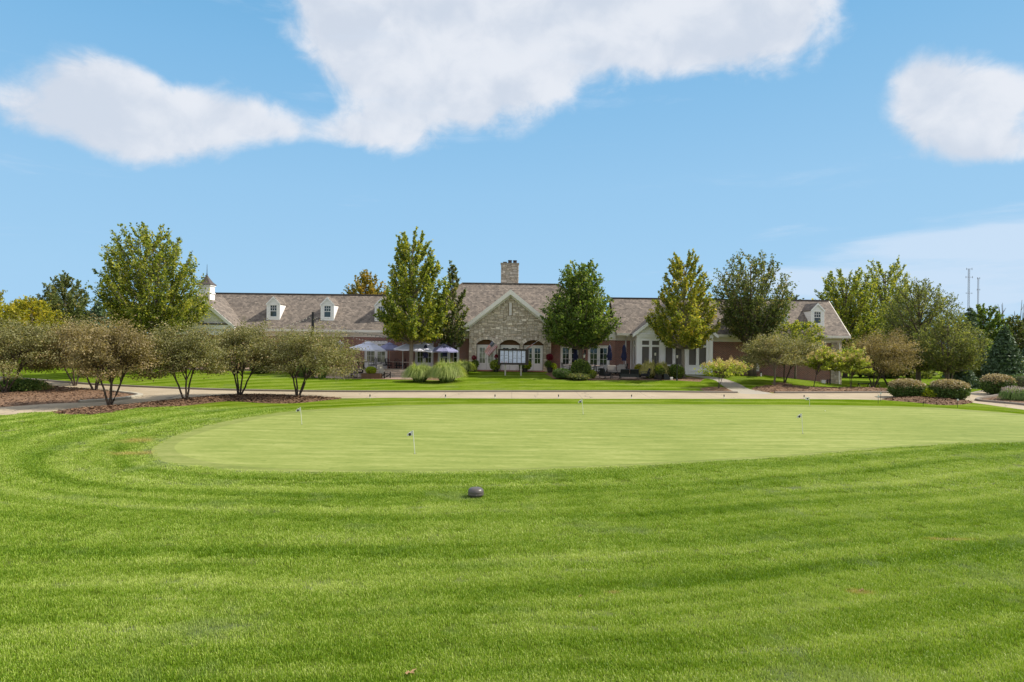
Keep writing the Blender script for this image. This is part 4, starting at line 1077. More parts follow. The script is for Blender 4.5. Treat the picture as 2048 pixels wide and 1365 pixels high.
for s_ in (-1, 1):
    yb = lambda z_: YE + (z_ - EV) / PITCH + .15
    a = (sxc, zpk); b = (sxc + s_ * (hw + .15), zpk - .79 * (hw + .15)); y0_ = YS - .3
    rf.add([(a[0], y0_, a[1]), (b[0], y0_, b[1]), (b[0], yb(b[1]) , b[1]), (a[0], yb(a[1]), a[1]), (a[0], y0_, a[1] + .1), (b[0], y0_, b[1] + .1), (b[0], yb(b[1]), b[1] + .1), (a[0], yb(a[1]), a[1] + .1)],
           [(0, 1, 2, 3), (4, 5, 6, 7), (0, 1, 5, 4), (1, 2, 6, 5), (2, 3, 7, 6)])
rf.build('gable_roof', 'shingle', CL)
rk = MB()
for s_ in (-1, 1):
    rk.slab([(sxc, YS - .36, zpk - .28), (sxc, YS - .36, zpk + .11), (sxc + s_ * (hw + .17), YS - .36, zpk - .79 * (hw + .17) + .11), (sxc + s_ * (hw + .17), YS - .36, zpk - .79 * (hw + .17) - .2)], (0, .058, 0))
    rk.slab([(sxc, YS - .3, zpk - .16), (sxc, YS - .3, zpk - .01), (sxc + s_ * (hw + .1), YS - .3, zpk - .79 * (hw + .1) - .01), (sxc + s_ * (hw + .1), YS - .3, zpk - .79 * (hw + .1) - .15)], (0, .32, 0))
rk.build('rake_board', 'white', CL)

# --- stone pier and downspouts at the right end
pr = MB(); px0, px1 = XR1 - 1.0, XR1; pr.box(px0, YR - .12, -.9, px1, YR + .35, 3.95); pr = pr.build('stone_pier', 'mortar', CL)
v_ = np.ones((7, 36), bool); lay_stones(pr, ashlar(v_, 7, 36, rs, 3), px0, 3.95 - 36 * .135, 1.0 / 7, .135, YR - .12, .06, rs)
v_ = np.ones((3, 36), bool); lay_stones(pr, ashlar(v_, 3, 36, rs, 3), YR - .12, 3.95 - 36 * .135, .15, .135, px1, .05, rs, 'px')
for x_, y_, zb2 in ((XR1 - .28, YR - .28, -.3), (SX0 - .12, YR - .22, Z0 - .1), (SX0 - .6, YR - .02 - .1, Z0 - .1), (SX1 + .1, YR - .1, Z0 - .1)):
    dp = MB(); dp.tube([(x_, y_, zb2), (x_, y_, 3.9), (x_, YE - .05, 4.3)], .055, 8); dp.build('downspout', 'white', CL)
# wall lights and small boxes on the brick
for px_, py_ in ((708, 700), (1170, 706)):
    x_, z_ = W(px_, py_, YC - .1); lt = MB(); lt.box(x_ - .07, YC - .2, z_ - .15, x_ + .07, YC - .005 + (.25 if px_ < 800 else 0), z_ + .15); lt.lathe(x_, YC - .13, [(.12, z_ + .15), (.02, z_ + .26)], 6); lt.build('wall_lantern', 'black', CL)
x_, z_ = W(1512, 731, YR); bx = MB(); bx.box(x_ - .08 - .1, YR - .14, z_ - .85 + .3, x_ + .25, YR - .004, z_ + .55); bx.box(x_ - .8, YR - .1, z_ - .1, x_ - .6, YR - .004, z_ + .35); bx.box(x_ - .82, YR - .1, z_ - .5, x_ - .58, YR - .004, z_ - .2); bx.build('electrical_box', 'greytrim', CL)
# ================================================================ VEGETATION
def rot_about(v, k, a):
    return v * math.cos(a) + k.cross(v) * math.sin(a) + k * k.dot(v) * (1 - math.cos(a))
def leaves(name, P, size, mat, parent, rs, tone=None, aspect=1.5, up=.35, kind=None, spread=.25, droop=None):
    """small folded leaf faces at points P"""
    N = len(P); P = np.asarray(P)
    n = rs.normal(size=(N, 3)); n[:, 2] += up * 2; n /= np.linalg.norm(n, axis=1)[:, None]
    a = rs.normal(size=(N, 3))
    if droop is not None: a[:, 2] -= droop
    u = np.cross(n, a); u /= np.linalg.norm(u, axis=1)[:, None] + 1e-9; v = np.cross(n, u)
    s = size * rs.uniform(.65, 1.35, N)[:, None]
    L = u * s * aspect * .5; Wd = v * s * .5
    V = np.stack([P - L, P - Wd + n * s * .12, P + L, P + Wd + n * s * .12], 1).reshape(-1, 3)
    base = tone if tone is not None else np.full(N, .5)
    r_ = np.clip(base + rs.normal(0, spread, N), 0, 1)
    return np_mesh(name, V, np.arange(N * 4).reshape(-1, 4), mat, parent, kind=kind, attrs={'rnd': ('FACE', r_)})
def bez(a, b, c, n):
    return [a * ((1 - t_) ** 2) + b * (2 * t_ * (1 - t_)) + c * (t_ * t_) for t_ in np.linspace(0, 1, n)]
def prof_fn(prof):
    xs_ = [p_[0] for p_ in prof]; ys_ = [p_[1] for p_ in prof]
    return lambda t_: float(np.interp(t_, xs_, ys_))
EGG = [(0, .55), (.12, .85), (.3, 1.0), (.55, .85), (.75, .58), (.9, .3), (1, .06)]
ROUND = [(0, .35), (.12, .75), (.35, 1.0), (.6, .95), (.8, .7), (.93, .4), (1, .1)]
VASE = [(0, .25), (.15, .55), (.4, .85), (.65, 1.0), (.85, .7), (1, .2)]
CONE = [(0, .8), (.1, 1.0), (.4, .72), (.7, .4), (.9, .15), (1, .02)]
def tree(label, base, top, r, z0, prof, leafmat, n, size, seed, bark='bark', rise=.75, limbs=46, tr=.16, name='tree', cat='tree', skew=0.0, group=None, stems=1, lean=(0, 0), tip=.55, clump=.16, spread=.22, squash=1.0, gaps=0.0, twist=0.0, elong=1.0):
    """a trunk with limbs that end on an uneven crown outline; leaves hang in clumps along the twigs"""
    rs = np.random.RandomState(seed); rr = random.Random(seed)
    T = thing(name, label, cat, base, group)
    B = Vector(base); H = top - B.z; f = prof_fn(prof)
    tb = MB(); trunks = []
    for k in range(stems):
        a = twist + 2 * PI * k / max(stems, 1) + rr.uniform(-.4, .4); off = (0 if stems == 1 else r * .28)
        tpv = Vector((B.x + lean[0] + math.cos(a) * off, B.y + lean[1] + math.sin(a) * off, B.z + H * .86))
        midp = Vector((B.x + math.cos(a) * off * .5 + rr.uniform(-.1, .1), B.y + math.sin(a) * off * .5, B.z + H * .42))
        p0 = B + Vector((math.cos(a), math.sin(a), 0)) * (0 if stems == 1 else tr * .7) - Vector((0, 0, .15))
        pts = bez(p0, midp, tpv, 12)
        t_ = tr if stems == 1 else tr * .62
        rads = [t_ * (1.25 if i == 0 else 1.0) * (1 - i / 12) ** .8 + .012 for i in range(12)]
        tb.tube(pts, rads, 8); trunks.append((pts, rads))
    P = []; TN = []; bb = MB()
    ch_ = top - z0
    lobes = [(rr.uniform(0, 2 * PI), rr.uniform(0, 1), rr.uniform(-.22, .2), rr.uniform(.5, 1.0)) for _ in range(9)]
    ga = 2.399963
    for i in range(limbs):
        t_ = (i + .5) / limbs; t_ = t_ ** .9
        az_ = i * ga + rr.uniform(-.3, .3)
        mod = 1.0
        for la, lt_, lv_, lw_ in lobes:
            dd = abs((az_ - la + PI) % (2 * PI) - PI); mod += lv_ * math.exp(-(dd / lw_) ** 2 - ((t_ - lt_) / .25) ** 2)
        rad = r * f(t_) * mod * rr.uniform(.8, 1.08)
        if gaps and rr.random() < gaps: continue
        tipv = Vector((B.x + lean[0] * t_ + math.cos(az_) * rad + skew * rad, B.y + lean[1] * t_ + math.sin(az_) * rad * squash, z0 + t_ * ch_ * .97 + rr.uniform(-.02, .03) * ch_))
        pts, rads = trunks[i % len(trunks)]
        zst = max(B.z + .18 * (z0 - B.z) + .7 * (z0 - B.z) * .9, tipv.z - rad * rise - ch_ * .08)
        zst = min(zst, pts[-2].z)
        k = min(range(len(pts)), key=lambda q_: abs(pts[q_].z - zst)); k = max(k, 2)
        s_ = pts[k]; lr_ = min(rads[k] * .5, .035 + .02 * rad)
        c_ = s_ + (tipv - s_) * .55 + Vector((math.cos(az_), math.sin(az_), 0)) * rad * .12 - Vector((0, 0, 1)) * rad * .10 * (1 if rise > .5 else -1)
        lp = bez(s_, c_, tipv, 7)
        bb.tube(lp, [lr_ * (1 - j / 7.5) + .006 for j in range(7)], 5, False)
        nt = max(5, int(9 + rad * 4.0))
        for j in range(nt):
            u_ = (.28 + .72 * (j + rr.random()) / nt); q_ = u_ * 6; j0 = min(int(q_), 5)
            p_ = lp[j0].lerp(lp[j0 + 1], q_ - j0); d = (lp[j0 + 1] - lp[j0]).normalized()
            sd_ = Vector((rr.gauss(0, 1), rr.gauss(0, 1), rr.gauss(0, .6))); dd = (d * tip + sd_.normalized() * .75 + Vector((0, 0, .35 if rise > .3 else -.1))).normalized()
            L = (.22 + .20 * (1 - u_)) * max(rad, .25 * r) * rr.uniform(.6, 1.25) + .12
            e_ = p_ + dd * L
            if j % 2 == 0: bb.tube([p_, e_], [.012, .005], 3, False)
            P.append((p_, e_, L)); TN.append(rr.gauss(.5, .16) + .06 * (t_ - .4))
    tb.build('trunk', bark, T, smooth=True); bb.build('limbs', bark, T, smooth=True, kind='stuff')
    A0 = np.array([tuple(p_[0]) for p_ in P]); A1 = np.array([tuple(p_[1]) for p_ in P]); LL = np.array([p_[2] for p_ in P]); TN = np.array(TN)
    wts = LL / LL.sum(); idx = rs.choice(len(P), n, p=wts); u_ = rs.beta(1.6, 1.2, n)[:, None]
    C = A0[idx] * (1 - u_) + A1[idx] * u_ + rs.normal(0, 1, (n, 3)) * clump * (.55 + .45 * rs.rand(n, 1)) * np.array([1, 1, .8]) * LL[idx][:, None].clip(.4, 1.2)
    leaves('crown', C, size, leafmat, T, rs, TN[idx], 1.35, spread=spread)
    return T
def at(px, py, Y=None):
    """ground position seen at a pixel (or at a pixel column, at a given depth)"""
    if Y is None: return G(px, py)
    x = WX(px, Y, py); return (x, Y, h1(x, Y))
def tpix(label, bx, by, Y, top, bot, hw_px, prof, mat, n, size, seed, **k):
    b = at(bx, by, Y) if Y else at(bx, by)
    Yb = b[1]
    z1 = W(bx, top, Yb)[1]; z0 = W(bx, bot, Yb)[1]
    return tree(label, b, z1, hw_px / F * Yb, z0, prof, mat, n, size, seed, **k)

# --- trees in front of the clubhouse
tpix('tall yellow-green maple standing left of the white cupola wing', 298, 738, 57, 446, 662, 89, [(0, .5), (.12, .9), (.28, 1.0), (.5, .9), (.75, .78), (.92, .55), (1, .3)], 'l_maple', 34000, .14, 3, bark='barkg', name='maple_tree', rise=1.05, limbs=120, stems=3, twist=.1, tip=1.1, clump=.13)
tpix('yellow-green maple rising from the patio among the blue umbrellas', 822, 738, 59.4, 456, 682, 74, [(0, .6), (.15, .95), (.3, 1.0), (.5, .80), (.7, .70), (.9, .52), (1, .25)], 'l_maple', 32000, .14, 5, bark='barkg', name='maple_tree', rise=.95, limbs=80, tip=1.2, tr=.2, clump=.13)
tpix('slender darker green pear tree just right of the patio maple', 903, 735, 62.2, 520, 690, 36, [(0, .5), (.2, .9), (.4, 1.0), (.6, .75), (.8, .45), (1, .1)], 'l_ash', 9000, .13, 8, name='pear_tree', rise=1.4, limbs=34, tr=.15)
tpix('dense dark green pear tree to the right of the stone gable', 1160, 741, 60.2, 520, 688, 74, [(0, .5), (.12, .85), (.28, 1.0), (.5, .88), (.68, .66), (.85, .55), (1, .3)], 'l_green', 30000, .14, 12, name='pear_tree', rise=1.05, limbs=90, tr=.23, clump=.2)
tpix('slim golden-green maple before the white sunroom', 1366, 756, None, 497, 694, 64, [(0, .5), (.12, .9), (.28, 1.0), (.45, .88), (.6, .74), (.8, .6), (1, .3)], 'l_gold', 26000, .13, 15, bark='barkg', name='maple_tree', rise=1.0, limbs=74, tip=1.2, clump=.13, tr=.16)
tpix('open vase-shaped ash tree before the right brick wing', 1503, 748, 61.5, 498, 672, 80, [(0, .25), (.15, .6), (.35, .9), (.6, 1.0), (.8, .78), (.95, .5), (1, .25)], 'l_ash', 20000, .13, 18, bark='bark', name='ash_tree', rise=1.6, limbs=70, stems=3, tr=.27, clump=.15)
tpix('small green tree with level branches behind the hawthorn by the right brick wall', 1590, 765, 63, 640, 700, 62, ROUND, 'l_maple', 6500, .12, 19, name='small_tree', rise=.5, limbs=30, tr=.09)
# --- trees behind the building
tpix('orange-tinged maple showing above the left roof ridge', 730, 700, 86, 538, 640, 52, EGG, 'l_orange', 15000, .17, 21, name='maple_tree', rise=1.3, limbs=60, tip=.9)
tpix('small green treetop just over the right roof ridge', 1586, 700, 95, 586, 660, 30, ROUND, 'l_ash', 4000, .2, 22, name='tree', limbs=26)
# --- left background
tpix('mid green maple behind the hawthorns at the left', 128, 735, 74, 543, 668, 66, EGG, 'l_ash', 20000, .16, 24, name='maple_tree', rise=1.0, limbs=70, tip=.8)
tpix('golden-green locust tree near the left edge', 62, 740, 66, 592, 690, 56, ROUND, 'l_yel', 14000, .13, 25, name='locust_tree', rise=.5, limbs=56)
tpix('yellowish locust tree cut off by the left edge', -10, 740, 72, 575, 690, 72, ROUND, 'l_yel', 12000, .15, 26, name='locust_tree', rise=.6, limbs=50, gaps=.2)
def spruce(label, b, top, r, n, seed, mat='l_spruce', size=.16, group=None):
    rs = np.random.RandomState(seed); T = thing('spruce_tree', label, 'tree', b, group)
    tb = MB(); tb.tube([(b[0], b[1], b[2] - .1), (b[0], b[1], top)], [.16, .02], 7); tb.build('trunk', 'barkd', T, smooth=True)
    H = top - b[2]; t_ = 1 - np.sqrt(rs.rand(n)); tiers = 16
    tier = np.floor(t_ * tiers) / tiers
    az_ = rs.rand(n) * 2 * PI; nb_ = 13; azb = np.round(az_ / (2 * PI) * nb_ + tier * 5.3) / nb_ * 2 * PI - tier * 5.3 / nb_ * 2 * PI + rs.normal(0, .12, n)
    u_ = np.sqrt(rs.rand(n)) ; rad = r * (1 - tier) ** .85 * u_ * rs.uniform(.8, 1.1, n) + .05
    z_ = b[2] + .06 * H + tier * H * .94 - (u_ - .3) * .45 * (1 - tier) * r * .6 + rs.normal(0, .09, n) + .10 * H / tiers
    P = np.stack([b[0] + np.cos(azb) * rad, b[1] + np.sin(azb) * rad, z_], 1)
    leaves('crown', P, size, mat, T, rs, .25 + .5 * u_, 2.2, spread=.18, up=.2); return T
def spix(label, px, Y, top, hw, n, seed, **k):
    b = at(px, 740, Y); spruce(label, b, W(px, top, Y)[1], hw / F * Y, n, seed, **k)
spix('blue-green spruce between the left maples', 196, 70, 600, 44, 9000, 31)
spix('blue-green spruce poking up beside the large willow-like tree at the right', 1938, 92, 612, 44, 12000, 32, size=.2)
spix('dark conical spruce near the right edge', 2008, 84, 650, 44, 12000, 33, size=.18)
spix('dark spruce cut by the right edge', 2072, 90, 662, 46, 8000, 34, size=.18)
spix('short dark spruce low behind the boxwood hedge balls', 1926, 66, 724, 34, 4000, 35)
# --- right background
tpix('big green maple just behind the right end of the clubhouse', 1690, 752, 84, 532, 735, 82, [(0, .8), (.3, 1), (.6, .85), (.85, .6), (1, .3)], 'l_maple', 42000, .16, 41, name='maple_tree', rise=1.2, limbs=90, tip=.95, tr=.25)
tpix('tallest green maple beyond the right end of the clubhouse', 1768, 752, 88, 514, 735, 80, [(0, .8), (.3, 1), (.6, .85), (.85, .6), (1, .3)], 'l_maple', 42000, .16, 42, name='maple_tree', rise=1.2, limbs=90, tip=.95, tr=.25)
tpix('broad olive-green willow-like tree right of the clubhouse', 1836, 768, 70, 552, 745, 80, ROUND, 'l_will', 30000, .12, 43, name='willow_tree', rise=.7, limbs=96, tr=.25, clump=.22, spread=.18)
tpix('multi-stemmed olive tree leaning right behind the boxwoods', 1898, 770, 64, 632, 740, 66, ROUND, 'l_will', 15000, .11, 44, name='multi_stem_tree', rise=.7, limbs=64, stems=3, tr=.16, clump=.2, spread=.18)
tpix('round-topped green tree below the radio masts', 1965, 745, 110, 603, 720, 42, ROUND, 'l_green', 14000, .24, 45, name='tree', limbs=50)
tpix('dark leafy tree under the bare branches at the right edge', 2030, 745, 112, 628, 720, 36, ROUND, 'l_ash', 10000, .24, 46, name='tree', limbs=44)
# bare dead trees at the right edge
for px_, tp, sd_, lb_ in ((2012, 603, 1, 'bare dead tree left of the others at the right edge'), (2036, 600, 2, 'bare dead tree with several spikes at the right edge'), (2050, 612, 3, 'bare dead tree cut by the right edge')):
    b = at(px_, 740, 118); T = thing('dead_tree', lb_, 'tree', b, 'bare dead trees at the right'); mb = MB(); rr = random.Random(sd_); zt = W(px_, tp, 118)[1]
    for k in range(4):
        x_ = b[0] + rr.uniform(-1.2, 1.2); q_ = [Vector((b[0], b[1], b[2])), Vector((x_ * .5 + b[0] * .5, b[1], (b[2] + zt) / 2)), Vector((x_ + rr.uniform(-.5, .5), b[1] + rr.uniform(-1, 1), zt - rr.uniform(0, 2)))]
        bp = bez(q_[0], q_[1], q_[2], 8); mb.tube(bp, [.16 * (1 - i / 8.5) for i in range(8)], 5, False)
        for j in (4, 5, 6): mb.tube([bp[j], bp[j] + Vector((rr.uniform(-.9, .9), rr.uniform(-.5, .5), rr.uniform(.5, 1.2)))], [.05, .01], 4, False)
    mb.build('trunk', 'barkg', T)

# --- hawthorns: several stems, flat spreading crowns
def hawthorn(label, px, py, x0, x1, top, bot, n, seed, mat='l_haw', stems=4, size=.075, group='spreading multi-stemmed hawthorns', Y=None, bark='barkd', name='hawthorn_tree', cat='tree', sw=.07):
    rs = np.random.RandomState(seed); rr = random.Random(seed)
    b = at(px, py) if Y is None else at(px, py, Y); Yb = b[1]
    xa_, xb_ = WX(x0, Yb, 700), WX(x1, Yb, 700); z1 = W((x0 + x1) / 2, top, Yb)[1]; z0 = W((x0 + x1) / 2, bot, Yb)[1]
    xc = (xa_ + xb_) / 2; r = (xb_ - xa_) / 2; hh = (z1 - z0)
    T = thing(name, label, cat, b, group); B = Vector(b)
    bed = .14
    tm = MB(); br = MB(); TW = []
    for k in range(stems):
        a = 2 * PI * (k + .5) / stems + rr.uniform(-.35, .35)
        topp = Vector((xc * .5 + B.x * .5 + math.cos(a) * r * .38, B.y + math.sin(a) * r * .35, z0 + hh * .25))
        s_ = B + Vector((math.cos(a) * sw, math.sin(a) * sw, 0)); c_ = B + (topp - B) * .42 + Vector((math.cos(a) * -.06 + rr.uniform(-.1, .1), 0, .1))
        st = bez(s_, c_, topp, 8)
        for j in range(1, 7): st[j] += Vector((rr.uniform(-.03, .03), rr.uniform(-.03, .03), 0))
        tm.tube([B - Vector((0, 0, .1)) + (s_ - B) * .6] + st, [sw * 1.25] + [sw * (.9 - .07 * j) for j in range(8)], 7)
        for m_ in range(9):
            a2 = a + rr.uniform(-1.3, 1.3); rd = r * rr.uniform(.45, 1.0) * .95; tt_ = rr.random()
            env = math.sqrt(max(0, 1 - (rd / r) ** 2 * .8))
            e_ = Vector((xc + math.cos(a2) * rd, B.y + math.sin(a2) * rd * .9, z0 + hh * (.28 + .62 * env * (.35 + .65 * tt_))))
            p_ = st[4 + m_ % 4]; c2 = p_.lerp(e_, .5) + Vector((0, 0, .12 * r)); lp = bez(p_, c2, e_, 6)
            br.tube(lp, [sw * .42 * (1 - j / 6.5) + .004 for j in range(6)], 5, False); TW.append((lp, a2))
    tm.build('trunk', bark, T, smooth=True); br.build('limbs', bark, T, smooth=True, kind='stuff')
    # leaf sprays: mounds of twigs on a flattened dome with ragged edges
    n = int(n * 1.3); size = size * .85; nc = max(60, int(n / 120)); C = []; Dv = []; Tn = []
    for i in range(nc):
        if i < len(TW):
            lp, a2 = TW[i]; c_ = lp[-1]; u_ = .9
        else:
            while True:
                x_, y_, z_ = rr.uniform(-1, 1), rr.uniform(-1, 1), rr.uniform(0, 1)
                d2 = x_ * x_ + y_ * y_ + z_ * z_ * .95
                if .30 < d2 < 1.0 * (1 + .16 * math.sin(4 * math.atan2(y_, x_) + seed)): break
            c_ = Vector((xc + x_ * r * .97, B.y + y_ * r * .93, z0 + hh * (.10 + .10 * math.sin(3 * math.atan2(y_, x_) + seed)) + z_ * hh * .84)); a2 = math.atan2(y_, x_)
        C.append(tuple(c_)); o_ = Vector((c_.x - xc, c_.y - B.y, .35 * (c_.z - z0 - hh * .2) + .25)).normalized(); Dv.append(tuple(o_)); Tn.append(rr.gauss(.5, .13))
    C = np.array(C); Dv = np.array(Dv); Tn = np.array(Tn); nc = len(C)
    idx = rs.randint(0, nc, n); s_ = .125 * r ** .8
    al = rs.normal(0, 1, (n, 1)) * s_ * 1.25
    P = C[idx] + Dv[idx] * al + rs.normal(0, 1, (n, 3)) * s_ * np.array([.85, .85, .42])
    leaves('crown', P, size, mat, T, rs, Tn[idx], 1.5, spread=.22, up=.6)
    return T
hawthorn('hawthorn cut off by the left edge of the view', 10, 790, -70, 108, 643, 748, 22000, 51, size=.08)
hawthorn('hawthorn with two trunk clumps in the mulch island, behind the nearest one', 190, 784, 88, 262, 640, 745, 22000, 52, mat='l_hawr', stems=5, size=.08)
hawthorn('hawthorn further back in the mulch island, its crown showing between the others', 150, 772, 55, 215, 645, 728, 14000, 60, stems=3, size=.09)
hawthorn('nearest left hawthorn at the left tip of the front mulch bed', 220, 812, 148, 312, 655, 756, 22000, 53, mat='l_hawr', stems=4)
hawthorn('hawthorn in the front mulch bed, second from its left tip', 372, 805, 286, 452, 655, 748, 22000, 54, stems=3)
hawthorn('hawthorn in the front mulch bed with four upright stems', 479, 795, 412, 566, 648, 744, 20000, 55, stems=4)
hawthorn('hawthorn at the right tip of the front mulch bed, before the grasses', 596, 796, 528, 708, 654, 752, 22000, 56, stems=4)
hawthorn('silvery hawthorn before the right brick wing', 1549, 771, 1486, 1600, 672, 735, 13000, 57, stems=2, size=.085, bark='barkg')
hawthorn('hawthorn with a dark trunk close to the right brick wall', 1569, 766, 1530, 1645, 676, 732, 11000, 58, stems=2, size=.085)
hawthorn('reddish-brown hawthorn right of the stone corner pier', 1746, 777, 1694, 1828, 664, 748, 19000, 59, mat='l_hawr', stems=4, size=.08)
hawthorn('low small tree in the shade beyond the right hydrangeas', 1775, 765, 1715, 1770, 695, 750, 6000, 61, mat='l_will', stems=2, Y=66, group=None, name='small_tree')
# --- tree-form hydrangeas
def hydrangea(label, px, py, x0, x1, top, bot, n, seed):
    T = hawthorn(label, px, py, x0, x1, top, bot, n, seed, mat='l_hyd', stems=2, size=.12, group='tree hydrangeas by the right path', name='hydrangea_tree', cat='shrub', sw=.035)
    rs = np.random.RandomState(seed); cr = [c for c in bpy.data.objects if c.parent == T and c.name.startswith('crown')][0]
    co = np.empty(len(cr.data.vertices) * 3, np.float32); cr.data.vertices.foreach_get('co', co); co = co.reshape(-1, 3)
    z_ = np.quantile(co[:, 2], .45); cand = co[(co[:, 2] > z_)]; pk = cand[rs.randint(0, len(cand), 80)]
    P = np.repeat(pk, 34, 0) + rs.normal(0, .065, (80 * 34, 3)) * np.array([1, 1, 1.5]) + np.array([0, -.05, .12]) + np.array(T.location)
    leaves('bloom_heads', P, .06, 'f_hyd', T, rs, None, 1.2, kind='stuff')
hydrangea('smallest tree hydrangea in the mulch ring left of the footpath', 1437, 777, 1402, 1492, 722, 750, 1500, 71)
hydrangea('tree hydrangea with cream blooms in the middle of the right mulch bed', 1626, 777, 1620, 1682, 698, 742, 3800, 72)
hydrangea('tree hydrangea with cream blooms in front of the stone corner pier', 1701, 779, 1672, 1736, 700, 752, 4200, 73)

# --- clipped shrubs
def bush(label, b, rx, ry, hz, n, seed, mat='l_box', size=.05, name='boxwood_shrub', cat='shrub', power=2.6, topmat=None, group=None, stem=True, flat=.0, rag=.04):
    rs = np.random.RandomState(seed); T = thing(name, label, cat, b, group)
    d = rs.normal(size=(n, 3)); d /= np.linalg.norm(d, axis=1)[:, None]
    k = (np.abs(d) ** power).sum(1) ** (-1 / power); d = d * k[:, None]
    dep = 1 - np.abs(rs.normal(0, .09, n)) + rs.normal(0, rag, n)
    lump = 1 + .05 * np.sin(d[:, 0] * 7 + seed) * np.sin(d[:, 2] * 6 + 1) * np.sin(d[:, 1] * 5)
    P = d * (dep * lump)[:, None] * np.array([rx, ry, hz / 2]); P[:, 2] += hz / 2 + .03
    topm = P[:, 2] / hz
    P = P + np.array(b)
    core = MB(); pr_ = []
    for i in range(9):
        a = PI * i / 8 - PI / 2; ca_ = abs(math.cos(a)) ** (2 / power); sa_ = math.copysign(abs(math.sin(a)) ** (2 / power), math.sin(a))
        pr_.append((rx * .86 * max(ca_, .01), b[2] + hz / 2 + sa_ * hz * .43))
    core.lathe(b[0], b[1], pr_, 14, 1, ry / rx); core.build('branches', 'barkd', T, smooth=True)
    if topmat:
        cut = topm + rs.normal(0, .08, n) > .66
        leaves('foliage', P[~cut], size, mat, T, rs, None, 1.4, spread=.25); leaves('bronzed_top', P[cut], size, topmat, T, rs, None, 1.4, spread=.25)
    else: leaves('foliage', P, size, mat, T, rs, None, 1.4, spread=.27)
    return T
def bushpx(label, x0, x1, top, bot, n, seed, Y=None, **k):
    b = at((x0 + x1) / 2, bot - 1, Y) if Y else at((x0 + x1) / 2, bot - 1); Yb = b[1]; r = (x1 - x0) / 2 / F * Yb; hz = W((x0 + x1) / 2, top, Yb)[1] - b[2]
    return bush(label, b, r, r * k.pop('ry', 1.0), hz, n, seed, **k)
bushpx('left clipped boxwood ball of the pair beside the road', 1783, 1843, 760, 797, 9000, 81, topmat='l_boxr', power=2.7, size=.075, rag=.05, group='clipped boxwood balls')
bushpx('right clipped boxwood ball of the pair beside the road', 1867, 1930, 761, 801, 9500, 82, topmat='l_boxr', power=2.7, size=.075, rag=.05, group='clipped boxwood balls')
bushpx('clipped boxwood ball behind the lavender at the right edge', 1968, 2021, 750, 790, 8000, 83, topmat='l_boxr', power=2.7, size=.075, rag=.05, group='clipped boxwood balls')
bushpx('clipped boxwood partly cut off by the right edge', 2022, 2075, 750, 786, 6000, 84, topmat='l_box', power=3.0, group='clipped boxwood balls')
bushpx('low green mounded shrub left of the right patio', 1105, 1142, 738, 759, 5000, 85, name='mounded_shrub', power=2.2, mat='l_box')
bushpx('dark leafy shrub at the foot of the pear tree', 1143, 1180, 722, 757, 4500, 86, name='leafy_shrub', power=2.0, mat='l_green', size=.09, rag=.12)
bushpx('low trailing shrub under the dark leafy one', 1135, 1180, 748, 761, 2500, 87, name='low_shrub', power=2.0, mat='l_ash', size=.07, rag=.15)
bushpx('bright green small shrub in front of the seating group', 1176, 1192, 742, 758, 1400, 88, name='small_shrub', power=2.0, mat='l_hyd', size=.07, rag=.15)
bushpx('dark green shrub at the foot of the golden maple', 1336, 1366, 732, 758, 4000, 89, name='leafy_shrub', power=2.0, mat='l_green', size=.09, rag=.15)
bushpx('yellow-green daylily clump between the boxwood balls', 1838, 1876, 781, 799, 2600, 90, name='daylily_clump', power=2.0, mat='l_lime', size=.1, rag=.2, cat='plant')
bushpx('lime green ball plant on top of the left brick planter', 732, 752, 737, 752, 2600, 91, name='lime_plant', power=2.0, mat='l_lime', size=.05, cat='plant')
bushpx('rounded green shrub on the left patio edge behind the hawthorns', 503, 540, 726, 748, 3500, 92, name='leafy_shrub', power=2.2, mat='l_ash', size=.08, rag=.1)
bushpx('small green shrub beside the left planter at the patio edge', 420, 452, 728, 746, 2600, 93, name='leafy_shrub', power=2.2, mat='l_ash', size=.08, rag=.1)
bushpx('bright yellow flowering plant glimpsed between hawthorn stems', 572, 588, 724, 738, 900, 94, name='yellow_plant', power=2.0, mat='l_yel', size=.07, cat='plant', Y=58.5)
bushpx('sprawling green perennial at the left island edge', 5, 78, 762, 787, 6000, 95, name='perennial_clump', power=2.0, mat='g_dark', size=.09, cat='plant', rag=.2)
def planter_flower(): pass

